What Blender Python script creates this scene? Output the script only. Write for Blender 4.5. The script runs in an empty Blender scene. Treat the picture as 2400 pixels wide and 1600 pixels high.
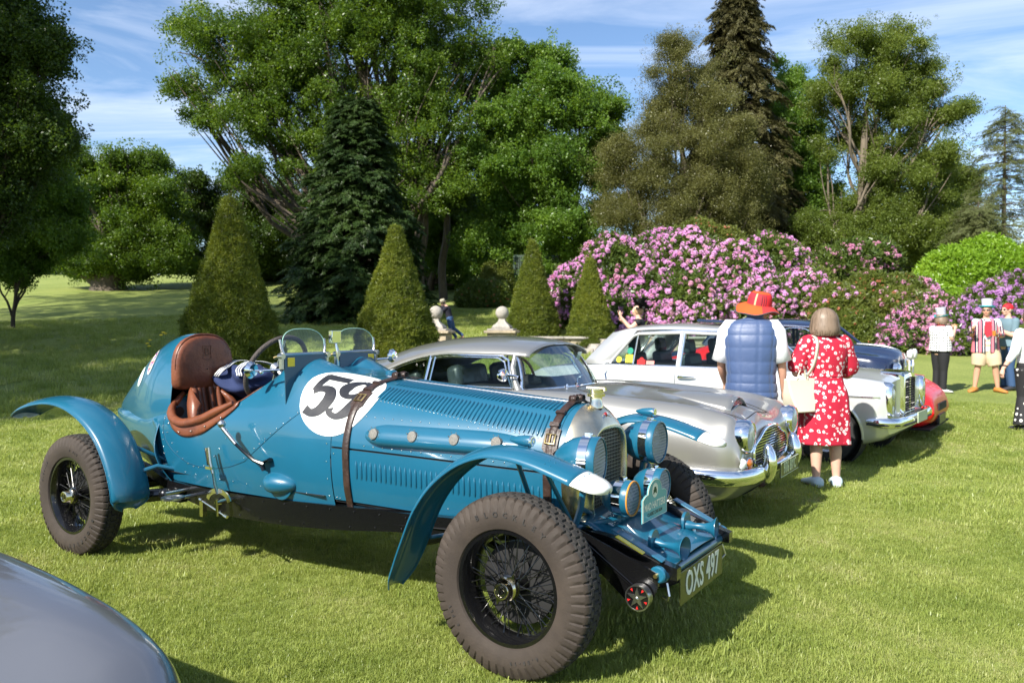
import bpy, bmesh, math, random
import numpy as np
from mathutils import Vector, Matrix, Euler

rnd = random.Random(7)
nprs = np.random.RandomState(11)
SC = bpy.context.scene
COL = SC.collection
PI = math.pi

# ---------------------------------------------------------------- camera
F_PX, HC = 1900.0, 1.51                      # focal length in pixels of a 2400 px wide frame, eye height
PITCH = math.atan(46 / F_PX)
cam_d = bpy.data.cameras.new('camera')
cam_d.sensor_width = 36.0
cam_d.lens = 36.0 * F_PX / 2400.0
cam_d.clip_start = 0.05
cam_d.clip_end = 3000
cam_d.dof.use_dof = True
cam_d.dof.focus_distance = 3.7
cam_d.dof.aperture_fstop = 5.0
cam = bpy.data.objects.new('camera', cam_d)
COL.objects.link(cam)
cam.location = (0, 0, HC)
cam.rotation_euler = (PI / 2 - PITCH, 0, 0)
SC.camera = cam

# ---------------------------------------------------------------- sky and sun
SUN_EL = math.radians(40)
SUN_TRAVEL = Vector((0.645, 0.764, 0)).normalized()      # horizontal direction the light travels
world = bpy.data.worlds.new('World')
SC.world = world
world.use_nodes = True
nt = world.node_tree
for n in list(nt.nodes):
    nt.nodes.remove(n)
w_out = nt.nodes.new('ShaderNodeOutputWorld')
w_bg = nt.nodes.new('ShaderNodeBackground')
w_bg.inputs['Strength'].default_value = 0.095
sky = nt.nodes.new('ShaderNodeTexSky')
sky.sky_type = 'NISHITA'
sky.sun_disc = False
sky.sun_elevation = SUN_EL
sky.sun_rotation = math.atan2(-SUN_TRAVEL.x, -SUN_TRAVEL.y)
sky.air_density = 1.0
sky.dust_density = 0.35
sky.ozone_density = 4.5
# wispy cirrus, mapped on a flat cloud layer by direction
geo = nt.nodes.new('ShaderNodeTexCoord')
sep = nt.nodes.new('ShaderNodeSeparateXYZ')
nt.links.new(geo.outputs['Generated'], sep.inputs[0])
mx = nt.nodes.new('ShaderNodeMath'); mx.operation = 'MAXIMUM'; mx.inputs[1].default_value = 0.03
nt.links.new(sep.outputs['Z'], mx.inputs[0])
addz = nt.nodes.new('ShaderNodeMath'); addz.operation = 'ADD'; addz.inputs[1].default_value = 0.12
nt.links.new(mx.outputs[0], addz.inputs[0])
comb = nt.nodes.new('ShaderNodeCombineXYZ')
for ax in 'XY':
    dv = nt.nodes.new('ShaderNodeMath'); dv.operation = 'DIVIDE'
    nt.links.new(sep.outputs[ax], dv.inputs[0]); nt.links.new(addz.outputs[0], dv.inputs[1])
    nt.links.new(dv.outputs[0], comb.inputs[ax])
mapp = nt.nodes.new('ShaderNodeMapping')
mapp.inputs['Rotation'].default_value = (0, 0, 0.5)
mapp.inputs['Location'].default_value = (3.1, 1.7, 0)
mapp.inputs['Scale'].default_value = (0.55, 1.6, 1)
nt.links.new(comb.outputs[0], mapp.inputs[0])
nz = nt.nodes.new('ShaderNodeTexNoise')
nz.inputs['Scale'].default_value = 1.15
nz.inputs['Detail'].default_value = 9
nz.inputs['Roughness'].default_value = 0.62
nz.inputs['Distortion'].default_value = 1.1
nt.links.new(mapp.outputs[0], nz.inputs['Vector'])
rmp = nt.nodes.new('ShaderNodeValToRGB')
rmp.color_ramp.elements[0].position = 0.43; rmp.color_ramp.elements[0].color = (0.0, 0.0, 0.0, 1)
rmp.color_ramp.elements[1].position = 0.78; rmp.color_ramp.elements[1].color = (0.62, 0.62, 0.62, 1)
nt.links.new(nz.outputs['Fac'], rmp.inputs[0])
mixc = nt.nodes.new('ShaderNodeMix'); mixc.data_type = 'RGBA'
nt.links.new(rmp.outputs[0], mixc.inputs['Factor'])
nt.links.new(sky.outputs[0], mixc.inputs['A'])
mixc.inputs['B'].default_value = (7.2, 7.6, 8.4, 1)
nt.links.new(mixc.outputs['Result'], w_bg.inputs['Color'])
nt.links.new(w_bg.outputs[0], w_out.inputs[0])

sun_d = bpy.data.lights.new('sun', 'SUN')
sun_d.energy = 5.0
sun_d.angle = math.radians(0.5)
sun_d.color = (1.0, 0.95, 0.86)
sun = bpy.data.objects.new('sun', sun_d)
COL.objects.link(sun)
sd = Vector((SUN_TRAVEL.x * math.cos(SUN_EL), SUN_TRAVEL.y * math.cos(SUN_EL), -math.sin(SUN_EL)))
sun.rotation_euler = sd.to_track_quat('-Z', 'Y').to_euler()
sun.location = (-20, -24, 30)

SC.view_settings.view_transform = 'Standard'
SC.view_settings.look = 'None'
SC.view_settings.gamma = 1.0
SC.view_settings.use_curve_mapping = False
SC.view_settings.exposure = 1.0
SC.cycles.max_bounces = 7
SC.cycles.diffuse_bounces = 3
SC.cycles.glossy_bounces = 4
SC.cycles.transparent_max_bounces = 12
SC.cycles.use_denoising = True
SC.cycles.sample_clamp_indirect = 6

# ---------------------------------------------------------------- where things are, as seen from the camera's ray
def at(px, py, d):
    """the world point at depth d (metres along the view axis) that shows at pixel px,py of the 2400x1600 photo"""
    x = (px - 1200) / F_PX; y = -(py - 800) / F_PX
    f = Vector((0, math.cos(PITCH), -math.sin(PITCH))); u = Vector((0, math.sin(PITCH), math.cos(PITCH)))
    return Vector((0, 0, HC)) + (f + Vector((1, 0, 0)) * x + u * y) * d

def pchip(tab):
    xs = np.array([t[0] for t in tab], float); ys = np.array([t[1] for t in tab], float)
    o = np.argsort(xs); xs, ys = xs[o], ys[o]
    h = np.diff(xs); d = np.diff(ys) / h
    m = np.zeros(len(xs))
    for i in range(1, len(xs) - 1):
        if d[i-1] * d[i] > 0:
            w1 = 2*h[i] + h[i-1]; w2 = h[i] + 2*h[i-1]
            m[i] = (w1 + w2) / (w1 / d[i-1] + w2 / d[i])
    m[0] = d[0]; m[-1] = d[-1]
    def f(x):
        x = min(max(x, xs[0]), xs[-1])
        i = min(max(int(np.searchsorted(xs, x)) - 1, 0), len(h) - 1)
        t = (x - xs[i]) / h[i]
        return float(ys[i]*(1+2*t)*(1-t)**2 + m[i]*h[i]*t*(1-t)**2 + ys[i+1]*t*t*(3-2*t) + m[i+1]*h[i]*t*t*(t-1))
    return f

def spline(pts, n):
    """Catmull-Rom through pts (any dimension), n points out"""
    P = np.array(pts, float)
    P = np.vstack([2*P[0]-P[1], P, 2*P[-1]-P[-2]])
    k = len(P) - 3; out = []
    for j in range(n):
        s = j / (n - 1) * k; i = min(int(s), k - 1); t = s - i
        a, b, c, d = P[i:i+4]
        out.append(0.5*((2*b) + (c-a)*t + (2*a-5*b+4*c-d)*t*t + (3*b-a-3*c+d)*t**3))
    return out

# ---------------------------------------------------------------- mesh builder
class MB:
    """collects shapes in a local frame; in car frames y is +left (use V(u, v, z) with v to the right)"""
    def __init__(s): s.v = []; s.f = []; s.m = []
    def add(s, verts, faces, mi=0):
        b = len(s.v); s.v += [tuple(p) for p in verts]
        s.f += [tuple(i + b for i in f) for f in faces]; s.m += [mi] * len(faces)
        return s
    def grid(s, rows, cu=False, cv=False, mi=0, cap=False):
        n, k = len(rows), len(rows[0]); v = [p for r in rows for p in r]; f = []
        for i in range(n if cu else n - 1):
            for j in range(k if cv else k - 1):
                a, b = i*k + j, i*k + (j+1) % k; c, d = ((i+1) % n)*k + (j+1) % k, ((i+1) % n)*k + j
                f.append((a, b, c, d))
        if cap and not cu:
            f.append(tuple(range(k))); f.append(tuple((n-1)*k + j for j in range(k)))
        return s.add(v, f, mi)
    def box(s, c, size, rot=None, mi=0, taper=1.0):
        x, y, z = [q/2 for q in size]; v = []
        for sz in (-1, 1):
            t = taper if sz > 0 else 1
            for sx, sy in ((-1,-1),(1,-1),(1,1),(-1,1)): v.append(Vector((sx*x*t, sy*y*t, sz*z)))
        if rot is not None:
            R = rot if isinstance(rot, Matrix) else Euler(rot).to_matrix()
            v = [R @ p for p in v]
        c = Vector(c); v = [p + c for p in v]
        return s.add(v, [(0,3,2,1),(4,5,6,7),(0,1,5,4),(1,2,6,5),(2,3,7,6),(3,0,4,7)], mi)
    def tube(s, path, r, n=8, cap=True, mi=0, flat=None, closed=False):
        path = [Vector(p) for p in path]; k = len(path)
        rr = r if hasattr(r, '__len__') else [r]*k
        rows = []; N = None
        for i, p in enumerate(path):
            a = path[i-1] if (i > 0 or closed) else path[i]; b = path[(i+1) % k] if (i < k-1 or closed) else path[i]
            t = (b - a).normalized() if (b - a).length > 1e-9 else Vector((0,0,1))
            if N is None:
                up = Vector((0,0,1)) if abs(t.z) < .9 else Vector((1,0,0)); N = (up - t*up.dot(t)).normalized()
            else:
                N = N - t*N.dot(t); N = N.normalized() if N.length > 1e-6 else t.orthogonal().normalized()
            B = t.cross(N); fl = flat or 1.0
            rows.append([p + (N*math.cos(2*PI*j/n)*fl + B*math.sin(2*PI*j/n))*rr[i] for j in range(n)])
        return s.grid(rows, cu=closed, cv=True, mi=mi, cap=cap and not closed)
    def cyl(s, p0, p1, r0, r1=None, n=16, mi=0): return s.tube([p0, p1], [r0, r0 if r1 is None else r1], n, True, mi)
    def lathe(s, prof, o, ax, n=32, mi=0, close=False, arc=1.0, ref=None):
        """prof: list of (distance along ax, radius)"""
        o = Vector(o); ax = Vector(ax).normalized(); N = (Vector(ref) if ref else ax.orthogonal()); N = (N - ax*N.dot(ax)).normalized(); B = ax.cross(N)
        rows = [[o + ax*a + (N*math.cos(2*PI*arc*j/n) + B*math.sin(2*PI*arc*j/n))*max(r, 1e-5) for j in range(n if arc == 1 else n+1)] for a, r in prof]
        return s.grid(rows, cv=(arc == 1), cu=close, mi=mi)
    def sphere(s, c, r, nu=16, nv=10, mi=0, R=None):
        r = r if hasattr(r, '__len__') else (r, r, r); c = Vector(c); rows = []
        for i in range(nv+1):
            a = -PI/2 + PI*i/nv; ca = max(math.cos(a), 1e-4)
            row = [Vector((r[0]*ca*math.cos(2*PI*j/nu), r[1]*ca*math.sin(2*PI*j/nu), r[2]*math.sin(a))) for j in range(nu)]
            if R is not None: row = [R @ p for p in row]
            rows.append([c + p for p in row])
        return s.grid(rows, cv=True, mi=mi)
    def torus(s, c, ax, R, r, n=40, k=8, mi=0):
        ax = Vector(ax).normalized(); N = ax.orthogonal().normalized(); B = ax.cross(N); c = Vector(c)
        return s.tube([c + (N*math.cos(2*PI*i/n) + B*math.sin(2*PI*i/n))*R for i in range(n)], r, k, mi=mi, closed=True)
    def poly(s, pts, d, mi=0):
        """extrude polygon pts (3D) by vector d"""
        n = len(pts); d = Vector(d); a = [Vector(p) for p in pts]; b = [p + d for p in a]
        f = [tuple(range(n-1, -1, -1)), tuple(range(n, 2*n))] + [(i, (i+1) % n, n + (i+1) % n, n + i) for i in range(n)]
        return s.add(a + b, f, mi)
    def obj(s, name, mats, parent=None, ang=40, kind=None, recalc=True, solid=0, bevel=0, sub=0, label=None):
        me = bpy.data.meshes.new(name)
        me.from_pydata(s.v, [], s.f)
        mats = mats if isinstance(mats, (list, tuple)) else [mats]
        for m in mats: me.materials.append(m)
        if len(mats) > 1: me.polygons.foreach_set('material_index', s.m)
        if recalc:
            bm = bmesh.new(); bm.from_mesh(me)
            bmesh.ops.remove_doubles(bm, verts=bm.verts, dist=1e-5)
            bmesh.ops.recalc_face_normals(bm, faces=bm.faces)
            bm.to_mesh(me); bm.free()
        if ang is not None:
            me.shade_smooth()
            try: me.set_sharp_from_angle(angle=math.radians(ang))
            except Exception: pass
        o = bpy.data.objects.new(name, me); COL.objects.link(o)
        if parent is not None: o.parent = parent
        if kind: o['kind'] = kind
        if label: o['label'] = label
        if bevel:
            md = o.modifiers.new('bevel', 'BEVEL'); md.width = bevel; md.segments = 2; md.limit_method = 'ANGLE'
        if sub:
            md = o.modifiers.new('subdivide', 'SUBSURF'); md.levels = sub; md.render_levels = sub
        if solid:
            md = o.modifiers.new('thick', 'SOLIDIFY'); md.thickness = solid; md.offset = 0
        return o

def V(u, v, z): return Vector((u, -v, z))       # car frame: u forward, v to the car's right, z up

def empty(name, loc=(0,0,0), rz=0.0, label=None, cat=None, group=None, parent=None, kind=None):
    o = bpy.data.objects.new(name, None); COL.objects.link(o)
    o.location = loc; o.rotation_euler = (0, 0, rz); o.empty_display_size = .2
    if parent is not None: o.parent = parent
    tag(o, label, cat, group, kind)
    return o
def tag(o, label=None, cat=None, group=None, kind=None):
    if label: o['label'] = label
    if cat: o['category'] = cat
    if group: o['group'] = group
    if kind: o['kind'] = kind
    return o
def share(src, name, parent, M, label=None):
    """another piece with the same mesh, placed by matrix M in the parent's frame"""
    o = bpy.data.objects.new(name, src.data); COL.objects.link(o); o.parent = parent; o.matrix_local = M
    for md in src.modifiers:
        if md.type == 'SOLIDIFY':
            m2 = o.modifiers.new(md.name, md.type); m2.thickness = md.thickness; m2.offset = md.offset
    if label: o['label'] = label
    return o
def copy_tree(o, parent=None):
    c = o.copy(); COL.objects.link(c)
    if parent is not None: c.parent = parent; c.matrix_parent_inverse = o.matrix_parent_inverse
    for ch in list(o.children): copy_tree(ch, c)
    return c
def frame_matrix(o, x, y, z):
    M = Matrix.Identity(4)
    for i, a in enumerate((x, y, z)):
        for k in range(3): M[k][i] = a[k]
    for k in range(3): M[k][3] = o[k]
    return M

def text_mesh(txt, size, depth=0.0, bold=0.0, shear=0.0, res=3, align='CENTER', sx=1.0, space=1.0):
    """lettering as (verts, faces), flat in xy, centred"""
    cu = bpy.data.curves.new('lettering', 'FONT'); cu.body = txt; cu.size = size; cu.extrude = depth/2; cu.offset = bold; cu.shear = shear
    cu.resolution_u = res; cu.align_x = align; cu.align_y = 'CENTER'; cu.space_character = space
    ob = bpy.data.objects.new('lettering', cu); COL.objects.link(ob)
    dg = bpy.context.evaluated_depsgraph_get(); me = bpy.data.meshes.new_from_object(ob.evaluated_get(dg))
    v = [Vector((p.co.x*sx, p.co.y, p.co.z)) for p in me.vertices]; f = [tuple(p.vertices) for p in me.polygons]
    bpy.data.objects.remove(ob); bpy.data.meshes.remove(me); bpy.data.curves.remove(cu)
    return v, f
def add_text(mb, txt, M, size, mi=0, **k):
    v, f = text_mesh(txt, size, **k)
    return mb.add([M @ p for p in v], f, mi)

# ---------------------------------------------------------------- materials
MATS = {}
def mat(name, col=(.5,.5,.5), rough=.5, metal=0., coat=0., spec=.5, bump=0., bscale=40., var=0., vscale=8., trans=0., ior=1.45, alpha=1., sheen=0., subs=0., emis=None, dirt=None, objvar=0., coat_r=.03, stretch=None):
    if name in MATS: return MATS[name]
    m = bpy.data.materials.new(name); m.use_nodes = True; t = m.node_tree
    b = t.nodes['Principled BSDF']
    b.inputs['Base Color'].default_value = (*col, 1); b.inputs['Roughness'].default_value = rough
    b.inputs['Metallic'].default_value = metal; b.inputs['Coat Weight'].default_value = coat; b.inputs['Coat Roughness'].default_value = coat_r
    b.inputs['Specular IOR Level'].default_value = spec; b.inputs['IOR'].default_value = ior
    b.inputs['Transmission Weight'].default_value = trans; b.inputs['Alpha'].default_value = alpha
    b.inputs['Sheen Weight'].default_value = sheen
    tc = t.nodes.new('ShaderNodeTexCoord')
    src = tc.outputs['Object']
    if stretch:
        mp = t.nodes.new('ShaderNodeMapping'); mp.inputs['Scale'].default_value = stretch; t.links.new(src, mp.inputs[0]); src = mp.outputs[0]
    last = None
    if var > 0:
        n = t.nodes.new('ShaderNodeTexNoise'); n.inputs['Scale'].default_value = vscale; n.inputs['Detail'].default_value = 6; n.inputs['Roughness'].default_value = .6
        t.links.new(src, n.inputs['Vector'])
        r = t.nodes.new('ShaderNodeValToRGB')
        r.color_ramp.elements[0].position = .3; r.color_ramp.elements[0].color = (*[c*(1-var) for c in col], 1)
        r.color_ramp.elements[1].position = .7; r.color_ramp.elements[1].color = (*[min(c*(1+var), 1) for c in col], 1)
        t.links.new(n.outputs['Fac'], r.inputs[0]); last = r.outputs[0]
    if dirt:
        n = t.nodes.new('ShaderNodeTexNoise'); n.inputs['Scale'].default_value = dirt[1]; n.inputs['Detail'].default_value = 8; n.inputs['Roughness'].default_value = .7
        t.links.new(src, n.inputs['Vector'])
        r = t.nodes.new('ShaderNodeValToRGB'); r.color_ramp.elements[0].position = .45; r.color_ramp.elements[1].position = .7
        t.links.new(n.outputs['Fac'], r.inputs[0])
        mm = t.nodes.new('ShaderNodeMix'); mm.data_type = 'RGBA'
        t.links.new(r.outputs[0], mm.inputs['Factor'])
        if last is not None: t.links.new(last, mm.inputs['A'])
        else: mm.inputs['A'].default_value = (*col, 1)
        mm.inputs['B'].default_value = (*dirt[0], 1); last = mm.outputs['Result']
    if objvar > 0:
        oi = t.nodes.new('ShaderNodeObjectInfo'); hs = t.nodes.new('ShaderNodeHueSaturation')
        mr = t.nodes.new('ShaderNodeMapRange'); mr.inputs['To Min'].default_value = 1-objvar; mr.inputs['To Max'].default_value = 1+objvar
        t.links.new(oi.outputs['Random'], mr.inputs['Value']); t.links.new(mr.outputs[0], hs.inputs['Value'])
        if last is not None: t.links.new(last, hs.inputs['Color'])
        else: hs.inputs['Color'].default_value = (*col, 1)
        last = hs.outputs[0]
    if last is not None: t.links.new(last, b.inputs['Base Color'])
    if bump > 0:
        n = t.nodes.new('ShaderNodeTexNoise'); n.inputs['Scale'].default_value = bscale; n.inputs['Detail'].default_value = 4
        t.links.new(src, n.inputs['Vector'])
        bp = t.nodes.new('ShaderNodeBump'); bp.inputs['Strength'].default_value = bump; bp.inputs['Distance'].default_value = .01
        t.links.new(n.outputs['Fac'], bp.inputs['Height']); t.links.new(bp.outputs[0], b.inputs['Normal'])
    if emis: b.inputs['Emission Color'].default_value = (*emis[0], 1); b.inputs['Emission Strength'].default_value = emis[1]
    MATS[name] = m
    return m

BLUE = mat('blue_paint', (.007,.095,.165), .34, 0, .8, bump=.02, bscale=11, var=.06, vscale=3)
BLUE_D = mat('dark_and_shaded_blue', (.006,.05,.09), .4, 0, .6)  # dark blue parts, and the shade painted onto the screen bases
BLACKP = mat('black_paint', (.004,.004,.0045), .25, 0, .6, bump=.02, bscale=30)
BLACKM = mat('black_matt', (.012,.012,.012), .7)
CHROME = mat('chrome', (.86,.87,.88), .05, 1.)
STEEL = mat('brushed_steel', (.55,.55,.55), .28, 1., bump=.05, bscale=60)
NICKEL = mat('aged_nickel', (.84,.73,.52), .27, 1., bump=.04, bscale=10, dirt=((.66,.55,.37), 6))
BRASS = mat('brass', (.65,.48,.2), .3, 1.)
RUBBER = mat('tyre_rubber', (.040,.031,.025), .72, 0, 0, .35, bump=.12, bscale=90, var=.16, vscale=6, dirt=((.055,.042,.033), 5))
TREAD = mat('tread_rubber', (.032,.03,.029), .85, 0, 0, .3, bump=.3, bscale=120, dirt=((.06,.054,.048), 16))
LEATHER = mat('brown_leather', (.17,.052,.022), .42, 0, .15, bump=.25, bscale=55, dirt=((.09,.026,.012), 9), coat_r=.3)
LEATHER_D = mat('dark_brown_leather', (.026,.013,.009), .45, 0, .2, bump=.35, bscale=80, dirt=((.055,.03,.022), 14), coat_r=.3)
WHITEP = mat('white_paint', (.78,.78,.74), .3, 0, .8, dirt=((.62,.62,.58), 20))
BLACKI = mat('black_vinyl_print', (.014,.014,.017), .4, 0, .2, dirt=((.028,.028,.03), 30))
SILVER = mat('silver_paint', (.46,.445,.41), .34, .55, 1., bump=.008, bscale=12)
GLASS = None
def glass_mat(name, tint=(.9,.97,.95), refl=1.0, dark=0.0):
    """thin clear glass: fresnel reflection over a tinted see-through sheet"""
    m = bpy.data.materials.new(name); m.use_nodes = True; t = m.node_tree
    for n in list(t.nodes): t.nodes.remove(n)
    o = t.nodes.new('ShaderNodeOutputMaterial'); tr = t.nodes.new('ShaderNodeBsdfTransparent'); gl = t.nodes.new('ShaderNodeBsdfGlossy')
    tr.inputs[0].default_value = (*tint, 1); gl.inputs['Roughness'].default_value = .02; gl.inputs[0].default_value = (1,1,1,1)
    fr = t.nodes.new('ShaderNodeFresnel'); fr.inputs[0].default_value = 1.5
    ml = t.nodes.new('ShaderNodeMath'); ml.operation = 'MULTIPLY'; ml.inputs[1].default_value = refl
    mx_ = t.nodes.new('ShaderNodeMixShader')
    t.links.new(fr.outputs[0], ml.inputs[0]); t.links.new(ml.outputs[0], mx_.inputs[0])
    t.links.new(tr.outputs[0], mx_.inputs[1]); t.links.new(gl.outputs[0], mx_.inputs[2]); t.links.new(mx_.outputs[0], o.inputs[0])
    MATS[name] = m
    return m
GLASS = glass_mat('clear_glass')
CARGLASS = glass_mat('car_window_glass', (.72,.82,.79), .32)
# ================================================================ ground
_gl = pchip([(-80,0),(8,0),(11,.02),(17,.28),(21.5,.46),(24.6,.50),(26.2,.95),(34,1.35),(50,3.1),(80,6.0),(140,9.3),(700,37)])
_gr = pchip([(-80,0),(10,.0),(14,.03),(22,.36),(27,.60),(34,.95),(60,3.2),(90,6.0),(140,9.3),(700,37)])
def terrain(x, y):
    t = min(max((x - 2.5)/7.0, 0), 1); t = t*t*(3-2*t)
    z = _gl(y)*(1-t) + _gr(y)*t
    return z + (.02*math.sin(x*.7+y*.31) + .015*math.sin(y*.9-x*.4))*min(max((y-12)/10, 0), 1)
def grass_ground():
    m = bpy.data.materials.new('lawn'); m.use_nodes = True; t = m.node_tree; b = t.nodes['Principled BSDF']
    b.inputs['Roughness'].default_value = .85; b.inputs['Specular IOR Level'].default_value = .2
    tc = t.nodes.new('ShaderNodeTexCoord')
    def noise(sc_, det, st=None):
        n = t.nodes.new('ShaderNodeTexNoise'); n.inputs['Scale'].default_value = sc_; n.inputs['Detail'].default_value = det; n.inputs['Roughness'].default_value = .65
        if st:
            mp = t.nodes.new('ShaderNodeMapping'); mp.inputs['Scale'].default_value = st; t.links.new(tc.outputs['Object'], mp.inputs[0]); t.links.new(mp.outputs[0], n.inputs['Vector'])
        else: t.links.new(tc.outputs['Object'], n.inputs['Vector'])
        return n
    r = t.nodes.new('ShaderNodeValToRGB'); r.color_ramp.elements[0].position = .3; r.color_ramp.elements[0].color = (.20,.265,.06,1); r.color_ramp.elements[1].position = .72; r.color_ramp.elements[1].color = (.33,.385,.11,1)
    t.links.new(noise(.35, 6).outputs['Fac'], r.inputs[0])
    r2 = t.nodes.new('ShaderNodeValToRGB'); r2.color_ramp.elements[0].position = .35; r2.color_ramp.elements[0].color = (.42,.42,.42,1); r2.color_ramp.elements[1].position = .68; r2.color_ramp.elements[1].color = (1.25,1.2,1.1,1)
    t.links.new(noise(34, 8, (1,1,1)).outputs['Fac'], r2.inputs[0])
    mx_ = t.nodes.new('ShaderNodeMix'); mx_.data_type = 'RGBA'; mx_.blend_type = 'MULTIPLY'; mx_.inputs['Factor'].default_value = 1
    t.links.new(r.outputs[0], mx_.inputs['A']); t.links.new(r2.outputs[0], mx_.inputs['B']); t.links.new(mx_.outputs['Result'], b.inputs['Base Color'])
    bp_ = t.nodes.new('ShaderNodeBump'); bp_.inputs['Strength'].default_value = .8; bp_.inputs['Distance'].default_value = .05
    t.links.new(noise(22, 10).outputs['Fac'], bp_.inputs['Height']); t.links.new(bp_.outputs[0], b.inputs['Normal'])
    return m
LAWN = grass_ground()
ys = np.concatenate([np.linspace(-60,-6,8), np.linspace(-4,40,90), np.linspace(42,100,30), np.linspace(115,700,14)])
xs = np.concatenate([np.linspace(-600,-70,8), np.linspace(-60,60,81), np.linspace(70,600,8)])
mb = MB(); mb.grid([[(x, y, terrain(x, y)) for x in xs] for y in ys])
mb.obj('ground', LAWN, None, kind='structure', recalc=False)

# ---------------------------------------------------------------- foliage tools
STOCK = {}
def stock(name, meshes):
    """an unlinked collection of small meshes that point clouds draw from"""
    c = bpy.data.collections.new(name)
    for me in meshes: c.objects.link(bpy.data.objects.new(me.name, me))
    STOCK[name] = c
    return c
GNS = {}
def scatter_group(cname):
    if cname in GNS: return GNS[cname]
    g = bpy.data.node_groups.new('scatter_' + cname, 'GeometryNodeTree')
    g.interface.new_socket('Geometry', in_out='INPUT', socket_type='NodeSocketGeometry'); g.interface.new_socket('Geometry', in_out='OUTPUT', socket_type='NodeSocketGeometry')
    i = g.nodes.new('NodeGroupInput'); o = g.nodes.new('NodeGroupOutput'); ip = g.nodes.new('GeometryNodeInstanceOnPoints'); ci = g.nodes.new('GeometryNodeCollectionInfo')
    ci.inputs['Collection'].default_value = STOCK[cname]; ci.inputs['Separate Children'].default_value = True; ci.inputs['Reset Children'].default_value = True
    ip.inputs['Pick Instance'].default_value = True
    a = g.nodes.new('GeometryNodeInputNamedAttribute'); a.data_type = 'FLOAT_VECTOR'; a.inputs['Name'].default_value = 'rot'
    s = g.nodes.new('GeometryNodeInputNamedAttribute'); s.data_type = 'FLOAT'; s.inputs['Name'].default_value = 'size'
    k = g.nodes.new('GeometryNodeInputNamedAttribute'); k.data_type = 'INT'; k.inputs['Name'].default_value = 'pick'
    g.links.new(i.outputs[0], ip.inputs['Points']); g.links.new(ci.outputs[0], ip.inputs['Instance']); g.links.new(a.outputs['Attribute'], ip.inputs['Rotation']); g.links.new(s.outputs['Attribute'], ip.inputs['Scale']); g.links.new(k.outputs['Attribute'], ip.inputs['Instance Index'])
    g.links.new(ip.outputs[0], o.inputs[0]); GNS[cname] = g
    return g
def scatter(name, pts, rots, sizes, cname, parent=None, kind='stuff'):
    n = len(pts); me = bpy.data.meshes.new(name); me.vertices.add(n); me.vertices.foreach_set('co', np.asarray(pts, np.float32).ravel())
    me.attributes.new('rot', 'FLOAT_VECTOR', 'POINT').data.foreach_set('vector', np.asarray(rots, np.float32).ravel())
    me.attributes.new('size', 'FLOAT', 'POINT').data.foreach_set('value', np.asarray(sizes, np.float32).ravel())
    me.attributes.new('pick', 'INT', 'POINT').data.foreach_set('value', nprs.randint(0, len(STOCK[cname].objects), n).astype(np.int32))
    me.update(); o = bpy.data.objects.new(name, me); COL.objects.link(o)
    if parent is not None: o.parent = parent
    md = o.modifiers.new('scatter', 'NODES'); md.node_group = scatter_group(cname)
    if kind: o['kind'] = kind
    return o
def leaf_material(name, cols, transl=.45, gloss=.35, vary=.25, pos=.5):
    """leaves: reflect and let light through, colour differs from clump to clump"""
    m = bpy.data.materials.new(name); m.use_nodes = True; t = m.node_tree
    for n in list(t.nodes): t.nodes.remove(n)
    o = t.nodes.new('ShaderNodeOutputMaterial'); pb = t.nodes.new('ShaderNodeBsdfPrincipled'); tl = t.nodes.new('ShaderNodeBsdfTranslucent'); mx_ = t.nodes.new('ShaderNodeMixShader'); mx_.inputs[0].default_value = transl
    oi = t.nodes.new('ShaderNodeObjectInfo'); r = t.nodes.new('ShaderNodeValToRGB')
    for i, c in enumerate(cols):
        el = r.color_ramp.elements[i] if i < 2 else r.color_ramp.elements.new(i/(len(cols)-1)); el.position = i/(len(cols)-1); el.color = (*c, 1)
    gp = t.nodes.new('ShaderNodeNewGeometry'); pn = t.nodes.new('ShaderNodeTexNoise'); pn.inputs['Scale'].default_value = pos; pn.inputs['Detail'].default_value = 4; t.links.new(gp.outputs['Position'], pn.inputs['Vector'])
    mr = t.nodes.new('ShaderNodeMapRange'); mr.inputs['From Min'].default_value = .32; mr.inputs['From Max'].default_value = .68; t.links.new(pn.outputs['Fac'], mr.inputs['Value'])
    av = t.nodes.new('ShaderNodeMath'); av.operation = 'ADD'; t.links.new(oi.outputs['Random'], av.inputs[0]); t.links.new(mr.outputs[0], av.inputs[1]); hv = t.nodes.new('ShaderNodeMath'); hv.operation = 'MULTIPLY'; hv.inputs[1].default_value = .5; t.links.new(av.outputs[0], hv.inputs[0])
    t.links.new(hv.outputs[0], r.inputs[0])
    hs = t.nodes.new('ShaderNodeHueSaturation'); hs.inputs['Value'].default_value = 1.45; hs.inputs['Saturation'].default_value = 1.1; hs.inputs['Hue'].default_value = .485
    t.links.new(r.outputs[0], hs.inputs['Color']); t.links.new(r.outputs[0], pb.inputs['Base Color']); t.links.new(hs.outputs[0], tl.inputs['Color'])
    pb.inputs['Roughness'].default_value = gloss; pb.inputs['Specular IOR Level'].default_value = .35
    t.links.new(pb.outputs[0], mx_.inputs[1]); t.links.new(tl.outputs[0], mx_.inputs[2]); t.links.new(mx_.outputs[0], o.inputs[0])
    return m
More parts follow.
